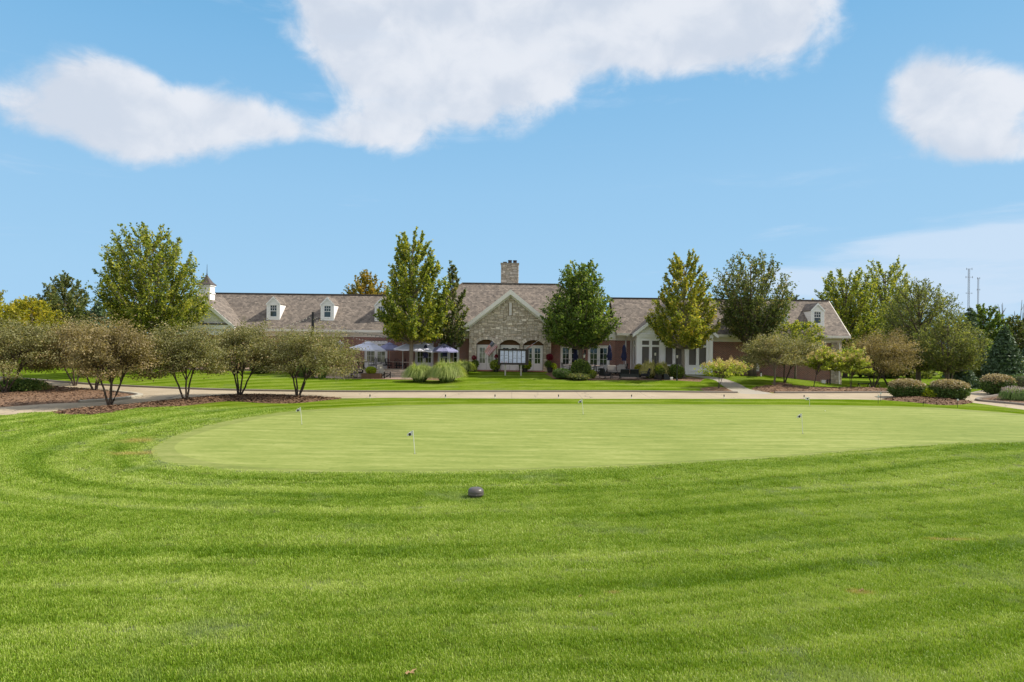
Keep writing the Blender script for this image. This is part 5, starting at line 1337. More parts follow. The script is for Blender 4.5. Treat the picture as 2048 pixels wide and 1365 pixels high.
# --- ornamental grasses
def grass_clump(label, b, r, hgt_, n, seed, mat='g_orn', group=None, name='ornamental_grass', arch=.9, wid=.02, up=.5, cat='grass clump'):
    rs = np.random.RandomState(seed); T = thing(name, label, cat, b, group)
    a = rs.rand(n) * 2 * PI; r0 = np.sqrt(rs.rand(n)) * r * .42; x0 = np.cos(a) * r0; y0 = np.sin(a) * r0
    a2 = a + rs.normal(0, .5, n); reach = r * (.12 + .95 * rs.rand(n) ** .6) * (arch + .12); hh = hgt_ * (.38 + .68 * rs.rand(n) ** .7) * (1 - .30 * (reach / r) ** 2)
    S = 6; V = np.zeros((n, S, 2, 3))
    for k in range(S):
        t_ = k / (S - 1)
        cxp = x0 + np.cos(a2) * reach * t_ ** 1.05; cyp = y0 + np.sin(a2) * reach * t_ ** 1.05
        q3 = np.clip(reach / r, 0, 1); z_ = hh * ((1.15 + 1.3 * q3) * t_ - (.15 + 2.0 * q3) * t_ ** 2.2)
        wd = wid * (1 - .85 * t_) * (1 + .3 * rs.rand(n)); px_ = -np.sin(a2 + .8 * rs.rand()) * wd; py_ = np.cos(a2) * wd
        V[:, k, 0] = np.stack([cxp - px_, cyp - py_, z_], 1); V[:, k, 1] = np.stack([cxp + px_, cyp + py_, z_], 1)
    V = V.reshape(-1, 3) + np.array(b)
    bi = (np.arange(n) * S * 2)[:, None, None]; k = np.arange(S - 1)[None, :, None] * 2
    Q = (bi + k + np.array([0, 1, 3, 2])[None, None, :]).reshape(-1, 4)
    rn = np.repeat(np.clip(rs.normal(.45, .22, n), 0, 1), S - 1) + np.tile(np.linspace(-.12, .25, S - 1), n)
    np_mesh('blades', V, Q, mat, T, kind='stuff', attrs={'rnd': ('FACE', np.clip(rn, 0, 1))}); return T
def gpx(label, x0, x1, top, bot, n, seed, Y=None, **k):
    b = at((x0 + x1) / 2, bot - 2, Y) if Y else at((x0 + x1) / 2, bot - 2); Yb = b[1]; r = (x1 - x0) / 2 / F * Yb; hz = W((x0 + x1) / 2, top, Yb)[1] - b[2]
    return grass_clump(label, b, r, hz, n, seed, **k)
gpx('large arching striped grass left of the pair before the umbrellas', 812, 866, 716, 766, 1900, 101)
gpx('large arching striped grass right of the pair before the umbrellas', 862, 925, 709, 766, 2300, 102)
gpx('arching grass clump nearest the stone gable', 905, 948, 712, 754, 1500, 103, Y=60.5)
gpx('rounded dark green grass clump beside the dining table', 628, 660, 718, 760, 1500, 104, mat='g_dark', arch=.6)
gpx('dark green grass clump behind the right-hand hawthorn stems', 606, 640, 716, 758, 1500, 105, mat='g_dark', arch=.6, Y=57.6)
gpx('dark grass clump furthest left at the lower patio', 588, 618, 722, 757, 1200, 106, mat='g_dark', arch=.6, Y=57.4)
gpx('tall tan plumed grass beside the seating group', 1283, 1316, 711, 750, 1500, 107, mat='g_tan', Y=58.6)
gpx('tall green-gold plumed grass behind the lamp post by the sunroom', 1308, 1338, 714, 750, 1400, 108, mat='g_tan', Y=58.8)
gpx('pale feathery grass in the mulch island at the far left', 0, 52, 742, 785, 1700, 109, mat='g_tan')
gpx('pale feathery grass beside the left island tip', 38, 95, 752, 786, 1500, 110, mat='g_tan', arch=1.0)
gpx('lavender mound at the right edge, left part', 2005, 2048, 768, 806, 1600, 111, mat='g_dark', name='lavender_plant', cat='plant')
gpx('lavender mound at the right edge, cut off by the frame', 2036, 2084, 766, 808, 1600, 112, mat='g_dark', name='lavender_plant', cat='plant')
for tl_ in [o_ for o_ in bpy.data.objects if o_.name.startswith('lavender_plant')]:
    rs_ = np.random.RandomState(5); b = np.array(tl_.location); n_ = 1500
    a = rs_.rand(n_) * 2 * PI; q_ = np.sqrt(rs_.rand(n_)); stalk = rs_.randint(0, 110, n_); ang = stalk * 2.4; rr_ = np.sqrt((stalk + .5) / 110) * .72
    P = np.stack([np.cos(ang) * rr_, np.sin(ang) * rr_, .82 - .28 * rr_ + rs_.rand(n_) * .3], 1) + rs_.normal(0, .012, (n_, 3)) + b
    leaves('flower_spikes', P, .035, 'f_lav', tl_, rs_, None, 1.2, kind='stuff')

# --- far woodland bands
def wood(label, name, x0, x1, y0, y1, hmin, hmax, n, seed, mat):
    rs = np.random.RandomState(seed); nt = int((x1 - x0) / 3.2); P = []
    for i in range(nt):
        X = x0 + (x1 - x0) * (i + rs.rand()) / nt; Y = rs.uniform(y0, y1); hh = rs.uniform(hmin, hmax); m_ = n // nt
        d = rs.normal(size=(m_, 3)); d /= np.linalg.norm(d, axis=1)[:, None]; d *= (rs.rand(m_, 1) ** .33)
        lob = rs.randint(0, 7, m_); lc = rs.normal(0, .55, (7, 3)); 
        q_ = d * np.array([1.5, 1.5, hh * .28]) + lc[lob] * np.array([1.9, 1.9, hh * .28])
        q_[:, 2] += hh * .5; q_ += np.array([X, Y, h1(X, Y)]); q_[:, 2] = np.maximum(q_[:, 2], h1(X, Y) + .1); P.append(q_)
    P = np.concatenate(P); o = leaves(name, P, .42, mat, None, rs, None, 1.2, kind='stuff'); props(o, label, 'woodland')
wood('far belt of mixed green woodland behind the left trees', 'distant_woodland', -125, -44, 92, 120, 5, 9, 26000, 121, 'l_ash')
wood('far belt of mixed green woodland behind the right trees', 'distant_woodland', 52, 150, 96, 130, 5.5, 9.5, 30000, 122, 'l_green')
wood('rough bushes under the trees beyond the right lawn', 'undergrowth', 44, 100, 86, 92, 1.8, 3.2, 13000, 123, 'l_will')
wood('rough bushes under the trees beyond the left lawn', 'undergrowth', -85, -42, 78, 86, 1.5, 3.0, 10000, 124, 'l_ash')

# --- turf blades in the foreground
def grass_field():
    rs = np.random.RandomState(9)
    X = []; Y = []; S = []
    for y0, y1, dens, sc in ((5.6, 11, 170, 1.0), (11, 17, 95, 1.25), (17, 25, 45, 1.7), (25, 36, 20, 2.3)):
        hwid = y1 * .78 + 1.5; n = int(dens * (y1 - y0) * 2 * hwid); x = rs.uniform(-hwid, hwid, n); y = rs.uniform(y0, y1, n)
        k = np.abs(x) < y * .78 + 1.2; X.append(x[k]); Y.append(y[k]); S.append(np.full(k.sum(), sc))
    X = np.concatenate(X); Y = np.concatenate(Y); S = np.concatenate(S)
    ok = ~inside(GREENP, X, Y)
    for k_ in ('road', 'm_front', 'm_island', 'm_box'): ok &= ~inside(REG[k_], X, Y)
    X, Y, S = X[ok], Y[ok], S[ok]; gd = pdist(GREENP, X, Y)
    ok = gd > .02; X, Y, S, gd = X[ok], Y[ok], S[ok], gd[ok]
    tall = .62 + .38 * np.clip(gd / .5, 0, 1)
    N = len(X); Z = hgt(X, Y)
    # the tuft that gets instanced
    nb_ = 46; a = rs.rand(nb_) * 2 * PI; rr_ = np.sqrt(rs.rand(nb_)) * .105; hh = rs.uniform(.020, .050, nb_); wv = rs.uniform(.0019, .0038, nb_)
    la = rs.rand(nb_) * 2 * PI; lean = rs.uniform(.1, .85, nb_) * hh
    bx_, by_ = np.cos(a) * rr_, np.sin(a) * rr_; nx_, ny_ = -np.sin(la), np.cos(la)
    V = np.zeros((nb_, 5, 3))
    V[:, 0] = np.stack([bx_ - nx_ * wv, by_ - ny_ * wv, 0 * hh - .004], 1); V[:, 1] = np.stack([bx_ + nx_ * wv, by_ + ny_ * wv, 0 * hh - .004], 1)
    mx, my = bx_ + np.cos(la) * lean * .35, by_ + np.sin(la) * lean * .35
    V[:, 2] = np.stack([mx + nx_ * wv * .85, my + ny_ * wv * .85, hh * .6], 1); V[:, 3] = np.stack([mx - nx_ * wv * .85, my - ny_ * wv * .85, hh * .6], 1)
    V[:, 4] = np.stack([bx_ + np.cos(la) * lean, by_ + np.sin(la) * lean, hh], 1)
    pts = np.stack([X, Y, Z], 1); allv = np.concatenate([V.reshape(-1, 3), pts])
    me = bpy.data.meshes.new('grass')
    faces = []
    for i in range(nb_): k = i * 5; faces += [(k, k + 1, k + 2, k + 3), (k + 3, k + 2, k + 4)]
    me.from_pydata(allv.tolist(), [], faces); me.materials.append(MAT['blade'])
    def attr(nm, arr, dom='POINT'):
        at_ = me.attributes.new(nm, 'FLOAT', dom); at_.data.foreach_set('value', np.asarray(arr, np.float32))
    z5 = np.zeros(nb_ * 5)
    attr('src', np.concatenate([z5 + 1, np.zeros(N)])); attr('gd', np.concatenate([z5, gd]))
    attr('rnd', np.concatenate([np.repeat(rs.rand(nb_), 5), np.zeros(N)]))
    attr('ang', np.concatenate([z5, rs.rand(N) * 2 * PI])); attr('sxy', np.concatenate([z5, S * rs.uniform(.8, 1.25, N)])); attr('sz', np.concatenate([z5, tall * rs.uniform(.75, 1.2, N) * S ** .25]))
    o = bpy.data.objects.new('grass', me); COL.objects.link(o)
    props(o, 'short mown grass blades on the lawn in the foreground', 'grass', kind='stuff')
    ng = bpy.data.node_groups.new('grass_tufts', 'GeometryNodeTree')
    ng.interface.new_socket('Geometry', in_out='INPUT', socket_type='NodeSocketGeometry'); ng.interface.new_socket('Geometry', in_out='OUTPUT', socket_type='NodeSocketGeometry')
    N_ = ng.nodes; L_ = ng.links
    gi = N_.new('NodeGroupInput'); go = N_.new('NodeGroupOutput')
    def na(nm):
        q_ = N_.new('GeometryNodeInputNamedAttribute'); q_.data_type = 'FLOAT'; q_.inputs[0].default_value = nm; return q_.outputs[0]
    sep = N_.new('GeometryNodeSeparateGeometry'); sep.domain = 'POINT'; cmp_ = N_.new('FunctionNodeCompare'); cmp_.inputs[1].default_value = .5
    L_.new(na('src'), cmp_.inputs[0]); L_.new(gi.outputs[0], sep.inputs[0]); L_.new(cmp_.outputs[0], sep.inputs[1])
    m2p = N_.new('GeometryNodeMeshToPoints'); L_.new(sep.outputs[1], m2p.inputs[0])
    iop = N_.new('GeometryNodeInstanceOnPoints'); L_.new(m2p.outputs[0], iop.inputs['Points']); L_.new(sep.outputs[0], iop.inputs['Instance'])
    cr = N_.new('ShaderNodeCombineXYZ'); L_.new(na('ang'), cr.inputs[2]); 
    L_.new(cr.outputs[0], iop.inputs['Rotation'])
    cs = N_.new('ShaderNodeCombineXYZ'); L_.new(na('sxy'), cs.inputs[0]); L_.new(na('sxy'), cs.inputs[1]); L_.new(na('sz'), cs.inputs[2]); L_.new(cs.outputs[0], iop.inputs['Scale'])
    L_.new(iop.outputs[0], go.inputs[0])
    md = o.modifiers.new('tufts', 'NODES'); md.node_group = ng
grass_field()
# ================================================================ OUTDOOR OBJECTS
# terraces
ut = MB(); ut.box(-28.5, 60.35, .2, -4.6, YW - .003, .95); ut = ut.build('upper_terrace', 'patio'); ut['kind'] = 'structure'
def wall_stones(label, x0, x1, y, z0, z1, seed, name='retaining_wall'):
    T = thing(name, label, 'wall', ((x0 + x1) / 2, y, z0)); rs = random.Random(seed)
    m_ = MB(); m_.box(x0 + .03, y, z0 - .1, x1 - .03, y + .33, z1 - .07); m_.build('core', 'mortar', T)
    nx_ = max(2, int((x1 - x0) / .2)); nz_ = 4; cw = (x1 - x0) / nx_; chh = (z1 - .07 - z0) / nz_
    lay_stones(T, ashlar(np.ones((nx_, nz_), bool), nx_, nz_, rs, 3, 1), x0, z0, cw, chh, y, .06, rs)
    c_ = MB(); k = max(1, int((x1 - x0) / .8))
    for i in range(k):
        cc = MB(); cc.box(x0 - .04 + (x1 - x0 + .08) * i / k + .005, y - .1, z1 - .068, x0 - .04 + (x1 - x0 + .08) * (i + 1) / k - .005, y + .38, z1); cc.build('cap_stone', 'capstone', T)
    return T
wall_stones('low tan stone wall behind the dark lounge chair on the lower patio', -11.9, -6.4, 59.95, .38, 1.12, 3)
wall_stones('short stone wall section left of the lounge chair', -14.6, -12.4, 59.95, .38, 1.08, 4)

# --- dining tables
def make_table(r=.62, h=.74):
    T = thing('patio_table', 'table', 'table', (0, 0, 0), 'round patio tables')
    a = MB(); a.lathe(0, 0, [(r - .03, h - .04), (r, h - .03), (r, h), (r - .02, h + .01)], 24); a.build('tabletop', 'table', T)
    b = MB(); b.lathe(0, 0, [(r * .5, h - .07), (r * .5, h - .04)], 16); b.tube([(0, 0, .05), (0, 0, h - .06)], .04, 8); b.build('pedestal', 'black', T)
    for k in range(4):
        an = PI / 4 + k * PI / 2; l = MB(); l.tube(bez(Vector((0, 0, .3)), Vector((math.cos(an) * .2, math.sin(an) * .2, .05)), Vector((math.cos(an) * .45, math.sin(an) * .45, .02)), 6), .022, 6); l.build('leg', 'black', T)
    return T
def make_chair(cush='blackcush'):
    """metal dining armchair facing -Y"""
    T = thing('patio_chair', 'chair', 'chair', (0, 0, 0), 'dark metal patio chairs')
    for sx_ in (-1, 1):
        l = MB(); l.tube([(sx_ * .26, -.24, 0), (sx_ * .25, -.22, .42), (sx_ * .26, -.2, .64)], .014, 6); l.build('leg', 'black', T)
        l = MB(); l.tube([(sx_ * .25, .3, 0), (sx_ * .25, .24, .42)], .014, 6); l.build('leg', 'black', T)
        a = MB(); a.tube(bez(Vector((sx_ * .26, -.22, .64)), Vector((sx_ * .28, 0, .68)), Vector((sx_ * .25, .27, .66)), 5), .018, 6); a.build('armrest', 'black', T)
    s = MB(); s.cb(0, 0, .41, .5, .48, .03); s.build('seat', 'black', T)
    c = MB(); c.cb(0, -.01, .455, .46, .44, .055); c.build('seat_cushion', cush, T, bevel=.02)
    b = MB(); b.tube(bez(Vector((-.25, .24, .4)), Vector((-.25, .3, .8)), Vector((-.2, .36, 1.0)), 6) + bez(Vector((-.2, .36, 1.0)), Vector((0, .39, 1.06)), Vector((.2, .36, 1.0)), 5)[1:] + bez(Vector((.2, .36, 1.0)), Vector((.25, .3, .8)), Vector((.25, .24, .4)), 6)[1:], .015, 6)
    for k in range(-3, 4): b.tube([(k * .065, .25, .44), (k * .062, .33, .8), (k * .055, .37, 1.0)], .008, 4, False)
    b.build('backrest', 'black', T)
    return T
def make_armchair(cush, name='lounge_chair', w_=.72, lab='', group=None, seats=1, frame='black'):
    """deep lounge seat facing -Y with 'seats' places"""
    T = thing(name, lab, 'chair' if seats == 1 else 'sofa', (0, 0, 0), group); W2 = w_ * seats / 2
    f = MB(); f.box(-W2, -.36, .24, W2, .36, .29); f.box(-W2, .30, .29, W2, .36, .5); f.build('frame', frame, T)
    for sx_ in (-1, 1):
        for sy_ in (-1, 1): l = MB(); l.tube([(sx_ * (W2 - .02), sy_ * .33, 0), (sx_ * (W2 - .02), sy_ * .33, .28)], .02, 6); l.build('leg', frame, T)
        a = MB(); a.tube([(sx_ * W2, -.34, .27), (sx_ * W2, -.36, .58), (sx_ * W2, .1, .62), (sx_ * W2, .36, .58), (sx_ * W2, .34, .27)], .022, 6); a.tube(bez(Vector((sx_ * W2, -.2, .3)), Vector((sx_ * W2, 0, .72)), Vector((sx_ * W2, .22, .3)), 7), .013, 5); a.build('armrest', frame, T)
    bk = MB(); bk.tube([(-W2, .34, .28), (-W2, .46, .86), (W2, .46, .86), (W2, .34, .28)], .02, 6)
    for k in range(int(6 * seats)): x_ = -W2 + (k + .5) * w_ / 6; bk.tube([(x_, .345, .3), (x_, .455, .85)], .008, 4, False)
    bk.build('back_frame', frame, T)
    for k in range(seats):
        x_ = -W2 + (k + .5) * w_
        s = MB(); s.cb(x_, -.03, .37, w_ - .06, .62, .15); s.build('seat_cushion', cush, T, bevel=.04)
        b = MB(); b.hexa([(x_ - w_ / 2 + .03, .16, .45), (x_ + w_ / 2 - .03, .16, .45), (x_ + w_ / 2 - .03, .31, .45), (x_ - w_ / 2 + .03, .31, .45)], [(x_ - w_ / 2 + .04, .30, .90), (x_ + w_ / 2 - .04, .30, .90), (x_ + w_ / 2 - .04, .43, .90), (x_ - w_ / 2 + .04, .43, .90)]); b.build('back_cushion', cush, T, bevel=.04)
    return T
tbl = make_table()
UZ = .95
def up(px, y): return (WX(px, y, 735), y, UZ)
def gr(px, y): x = WX(px, y, 750); return (x, y, h1(x, y))
tabs = [(gr(704, 58.0), 0, 'stone-topped dining table on the lower patio left of the brick planter'),
        (up(728, 61.8), 0, 'patio table under the leftmost open umbrella'),
        (up(793, 62.2), 0, 'patio table between the two left glazed doors, right of the chairs'),
        (up(812, 61.4), 0, 'patio table just left of the maple trunk'),
        (up(556, 61.8), 0, 'patio table glimpsed under the left hawthorns'),
        (gr(1193, 61.6), 0, 'patio table in front of the right glazed doors'),
        (gr(1142, 61.8), 0, 'patio table behind the pear trunk on the right patio'),
        (gr(1236, 61.4), 0, 'patio table by the dark brick recess behind the beige sofa'),
        (up(895, 62.0), 0, 'patio table under the dark blue umbrella by the stone gable')]
multi(tbl, tabs, 'round patio tables')
chr_ = make_chair()
chs = [(gr(697, 57.2), PI, 'dark chair at the near left side of the lower dining table'), (gr(712, 57.3), PI - .3, 'dark chair at the near right side of the lower dining table'),
       (gr(690, 58.5), PI / 2, 'dark chair at the left end of the lower dining table'), (gr(719, 58.3), -PI / 2, 'dark chair at the right end of the lower dining table'),
       (up(744, 61.4), -PI / 2 - .3, 'patio chair right of the table beneath the leftmost umbrella'), (up(722, 61.2), PI / 2 + .5, 'patio chair left of the table beneath the leftmost umbrella'),
       (up(758, 61.0), .3, 'high-backed patio chair before the left glazed door'), (up(768, 61.6), -.5, 'patio chair right before the left glazed door leaf'),
       (up(778, 61.8), PI / 2, 'patio chair between the left door and the patio maple'), (up(797, 61.1), PI - .3, 'patio chair with its back to the low stone wall'),
       (up(803, 61.9), -PI / 2, 'patio chair facing left beside the umbrella mast'),
       (up(566, 61.2), -PI / 2, 'dark patio chair right of the table under the left hawthorns'), (up(545, 61.2), PI / 2, 'dark patio chair left of the table under the left hawthorns'),
       (gr(1131, 60.9), PI / 2 + .3, 'metal patio chair left of the pear tree trunk'), (gr(1142, 60.9), PI + .2, 'metal patio chair just behind the low mounded shrub'),
       (gr(1183, 60.6), -PI / 2 - .5, 'patio chair with its side to the view before the right glazed door'), (gr(1203, 61.0), PI + .2, 'pale-looking patio chair behind the beige sofa'),
       (gr(1247, 60.9), -PI / 2, 'patio chair near the white downspout of the sunroom')]
multi(chr_, chs, 'dark metal patio chairs')
# lounge group on the right patio
a1 = make_armchair('blackcush', lab='black lounge chair at the left end of the right seating group'); a1.location = gr(1210, 57.6); a1.rotation_euler.z = PI - .9 + PI / 2 + .35
a1.rotation_euler.z = R(120); a1['group'] = 'black lounge chairs'
a2 = copy_tree(a1, None, gr(1290, 57.9), R(-100), 'black lounge chair at the right end of the seating group, beside the tall grasses')
lv_ = make_armchair('blackcush', 'loveseat', .78, 'black two-seat loveseat seen from behind at the right patio edge', None, 2); lv_.location = gr(1258, 57.1); lv_.rotation_euler.z = PI
sf = make_armchair('cushion', 'sofa', .85, 'taupe-cushioned sofa facing the lawn on the right patio', None, 2); sf.location = gr(1233, 60.2)
s2 = make_armchair('cushion', 'sofa', .8, 'second taupe-cushioned seat near the dark brick recess', None, 1); s2.location = gr(1246, 61.5); s2['category'] = 'chair'
ct = thing('coffee_table', 'low black coffee table with scrolled legs between the sofa and loveseat', 'table', gr(1232, 58.4))
m_ = MB(); b = Vector(ct.location); m_.cb(b.x, b.y, b.z + .45, 1.1, .6, .04); m_.build('tabletop', 'black', ct)
for sx_ in (-1, 1):
    for sy_ in (-1, 1):
        l = MB(); l.tube(bez(b + Vector((sx_ * .5, sy_ * .25, .43)), b + Vector((sx_ * .1, sy_ * .25, .22)), b + Vector((sx_ * .48, sy_ * .25, 0)), 8), .018, 6); l.build('leg', 'black', ct)
# adirondack chair on the lower patio
b = gr(770, 57.9); ad = thing('adirondack_chair', 'slatted adirondack chair with a pale sunlit back on the lower patio', 'chair', b)
B = Vector(b)
for k in range(5):
    s = MB(); x_ = B.x - .02; y_ = B.y - .24 + k * .12
    s.slab([(x_ - .32, y_ - .052, B.z + .32), (x_ - .32, y_ + .052, B.z + .32), (x_ - .72, y_ + .052, B.z + 1.12), (x_ - .72, y_ - .052, B.z + 1.12)], (.02, 0, .01)); s.build('back_slat', 'gravelgrey', ad)
    s = MB(); s.box(x_ - .3 + k * .12, B.y - .28, B.z + .3 + k * .02, x_ - .19 + k * .12, B.y + .28, B.z + .322 + k * .02); s.build('seat_slat', 'black', ad)
for sy_ in (-1, 1):
    s = MB(); s.box(B.x - .4, B.y + sy_ * .34 - .06, B.z + .54, B.x + .4, B.y + sy_ * .34 + .06, B.z + .565); s.build('armrest', 'gravelgrey', ad)
    s = MB(); s.box(B.x + .26, B.y + sy_ * .32 - .02, B.z, B.x + .36, B.y + sy_ * .32 + .02, B.z + .54); s.build('leg', 'black', ad)
    s = MB(); s.slab([(B.x - .5, B.y + sy_ * .3, B.z), (B.x - .4, B.y + sy_ * .3, B.z), (B.x + .3, B.y + sy_ * .3, B.z + .38), (B.x + .3, B.y + sy_ * .3, B.z + .28)], (0, .03, 0)); s.build('leg', 'black', ad)
ad.rotation_euler.z = R(-40)
# planters
def box_planter(label, x0, x1, y, z0, hh):
    T = thing('brick_planter', label, 'planter', ((x0 + x1) / 2, y, z0), 'square tan planters')
    m_ = MB(); m_.box(x0, y - .35, z0, x1, y - .29, z0 + hh); m_.box(x0, y + .29, z0, x1, y + .35, z0 + hh); m_.box(x0, y - .29, z0, x0 + .06, y + .29, z0 + hh); m_.box(x1 - .06, y - .29, z0, x1, y + .29, z0 + hh); m_.build('box', 'wood', T)
    n_ = max(3, int((x1 - x0) / .17))
    for i in range(n_):
        s = MB(); s.box(x0 + (x1 - x0) * i / n_ + .008, y - .375, z0 + .01, x0 + (x1 - x0) * (i + 1) / n_ - .008, y - .352, z0 + hh - .01); s.build('slat', 'wood', T)
    s = MB(); s.box(x0 + .06, y - .29, z0 + .05, x1 - .06, y + .29, z0 + hh - .06); s.build('soil', 'soil', T)
zp_ = h1(WX(742, 57.3), 57.3)
box_planter('tan slatted planter left of the adirondack chair on the lower patio', WX(724, 57.3, 752), WX(763, 57.3, 752), 57.3, zp_, .42)
box_planter('reddish planter at the left patio edge behind the hawthorns', WX(443, 60.6, 740), WX(478, 60.6, 740), 60.55, .96, .45)
for o_ in bpy.data.objects:
    if o_.name.startswith('lime_plant') : o_.location = (WX(742, 57.3, 745), 57.3, zp_ + .34)
def pot(label, px, y, r, hh, plants, z=None, seed=1):
    x = WX(px, y, 735); z = h1(x, y) if z is None else z
    T = thing('plant_pot', label, 'potted plant', (x, y, z))
    m_ = MB(); m_.lathe(x, y, [(r * .7, z), (r, z + hh * .9), (r * 1.08, z + hh * .92), (r * 1.08, z + hh), (r * .9, z + hh), (r * .88, z + hh * .9)], 14); m_.build('pot', 'pot', T)
    rs = np.random.RandomState(seed)
    for mat_, dx_, dz_, rr_, n_, sz in plants:
        d = rs.normal(size=(n_, 3)); d /= np.linalg.norm(d, axis=1)[:, None]; P = d * rr_ * rs.uniform(.5, 1.05, (n_, 1)) + np.array([x + dx_, y, z + hh + dz_])
        leaves('foliage' if mat_ not in ('f_red',) else 'blooms', P, sz, mat_, T, rs, None, 1.3, kind='stuff')
PY = YG - .75
pot('dark pot with burgundy bloom beside the left arch, next to the grasses', 949, PY, .28, .5, [('f_red', -.05, .75, .24, 500, .06), ('l_green', .05, .2, .38, 900, .08)], seed=1)
pot('pot of bright green leaves left of the notice board posts', 992, PY, .3, .45, [('f_red', .02, .95, .2, 350, .06), ('l_hyd', -.1, .15, .48, 1500, .09), ('l_green', .15, .4, .35, 700, .09)], seed=2)
pot('pot of lime green leaves right of the notice board', 1050, PY, .28, .4, [('l_lime', .2, .25, .42, 1500, .08), ('l_green', -.25, .2, .3, 700, .08)], seed=3)
pot('pot with large burgundy bloom right of the stone gable', 1100, PY, .3, .45, [('f_red', -.05, .95, .32, 900, .07), ('l_lime', .3, .1, .32, 900, .07), ('l_green', -.15, .3, .35, 700, .08)], seed=4)
pot('dark planter pot with yellow-green foliage beside the dark maple shrub', 1319, 57.6, .35, .5, [('l_lime', -.05, .35, .35, 900, .09), ('l_ash', 0, .15, .45, 900, .09)], seed=5)
pot('pot with yellow flowers behind the right lounge chair', 1278, 59.2, .28, .45, [('l_yel', 0, .3, .4, 1000, .08)], seed=6)
# black speaker box and white sack by the pots
x_, y_, z_ = gr(1333, 57.4); T = thing('cooler_box', 'dark box tipped beside the planter pot near the right lamp post', 'box', (x_, y_, z_)); m_ = MB(); m_.hexa([(x_ - .25, y_ - .2, z_), (x_ + .25, y_ - .2, z_), (x_ + .25, y_ + .2, z_), (x_ - .25, y_ + .2, z_)], [(x_ - .28, y_ - .18, z_ + .55), (x_ + .15, y_ - .18, z_ + .42), (x_ + .15, y_ + .2, z_ + .42), (x_ - .28, y_ + .2, z_ + .55)]); m_.build('body', 'black', T, bevel=.02)
m_ = MB(); m_.box(x_ + .3, y_ - .1, z_, x_ + .52, y_ + .05, z_ + .22); m_.build('lid', 'greytrim', T, bevel=.03)

# --- umbrellas
def open_umbrella(label, px, y, r, ztop, zrim, mat, z0=UZ, seed=0, nrib=8, vent=True, tilt=(0, 0), mast=0.0, group='open blue patio umbrellas'):
    x = WX(px, y, 700); T = thing('open_umbrella', label, 'umbrella', (x, y, z0), group); rot0 = .3 + seed * .17
    def pt(a, q_): 
        rr_ = r * q_; z_ = ztop - (ztop - zrim) * (q_ ** 1.25); xx = math.cos(a) * rr_; yy = math.sin(a) * rr_
        return Vector((x + xx, y + yy, z_ + xx * tilt[0] + yy * tilt[1]))
    c = MB(); qs = [.28, .5, .75, 1.0]; n_ = nrib * 2; V = []
    for q_ in qs:
        for k in range(n_):
            a = rot0 + 2 * PI * k / n_; p_ = pt(a, q_); 
            if k % 2: c_ = pt(a - PI / nrib, q_).lerp(pt(a + PI / nrib, q_), .5); p_ = c_ - Vector((0, 0, .035 * q_))
            V.append(p_)
    c.add(V, [(i * n_ + k, i * n_ + (k + 1) % n_, (i + 1) * n_ + (k + 1) % n_, (i + 1) * n_ + k) for i in range(len(qs) - 1) for k in range(n_)])
    val = MB(); V2 = [v for v in V[-n_:]] + [v - Vector((0, 0, .11)) for v in V[-n_:]]
    val.add(V2, [(k, (k + 1) % n_, n_ + (k + 1) % n_, n_ + k) for k in range(n_)])
    co = c.build('canopy', mat, T); val.build('valance', mat, co)
    v = MB(); V = [pt(0, 0) + Vector((0, 0, .08))]
    for k in range(nrib): V.append(pt(rot0 + 2 * PI * k / nrib, .34) + Vector((0, 0, .035)))
    v.add(V, [(0, 1 + k, 1 + (k + 1) % nrib) for k in range(nrib)]); v.build('vent_cap', mat, T)
    for k in range(nrib): b_ = MB(); a = rot0 + 2 * PI * k / nrib; b_.tube([pt(a, .05) - Vector((0, 0, .04)), pt(a, .98) - Vector((0, 0, .03))], .011, 4, False); b_.build('rib', 'black', T)
    p_ = MB()
    if mast:
        p_.tube([(x + mast, y + .3, z0), (x + mast, y + .3, ztop + .45), (x, y, ztop + .3), (x, y, ztop + .02)], .035, 8)
    else: p_.tube([(x, y, z0), (x, y, ztop + .06)], .025, 8)
    p_.build('pole', 'steel', T)
    bs = MB(); bx_ = x + mast; bs.lathe(bx_, y + (.3 if mast else 0), [(.28, z0), (.28, z0 + .05), (.06, z0 + .1), (.05, z0 + .3)], 12); bs.build('base', 'black', T)
    return T
open_umbrella('leftmost open pale blue umbrella over the patio tables', 737, 61.2, 1.75, W(737, 685, 61.2)[1], W(737, 698, 61.2)[1], 'pale', seed=1, tilt=(-.06, .02))
open_umbrella('darker blue open umbrella before the left glazed doors', 779, 62.2, 1.3, W(779, 686.5, 62.2)[1], W(779, 698, 62.2)[1], 'blue', seed=2)
open_umbrella('open pale blue umbrella left of the patio maple trunk', 822, 60.9, 1.55, W(822, 686, 60.9)[1], W(822, 699, 60.9)[1], 'pale', seed=3, tilt=(-.03, .0))
open_umbrella('open pale blue umbrella right of the patio maple trunk', 850, 61.9, 1.6, W(850, 687, 61.9)[1], W(850, 701, 61.9)[1], 'pale', seed=4, tilt=(-.05, 0))
open_umbrella('dark blue open umbrella nearest the stone gable', 888, 61.6, 1.35, W(888, 689, 61.6)[1], W(888, 702, 61.6)[1], 'blue', seed=5)
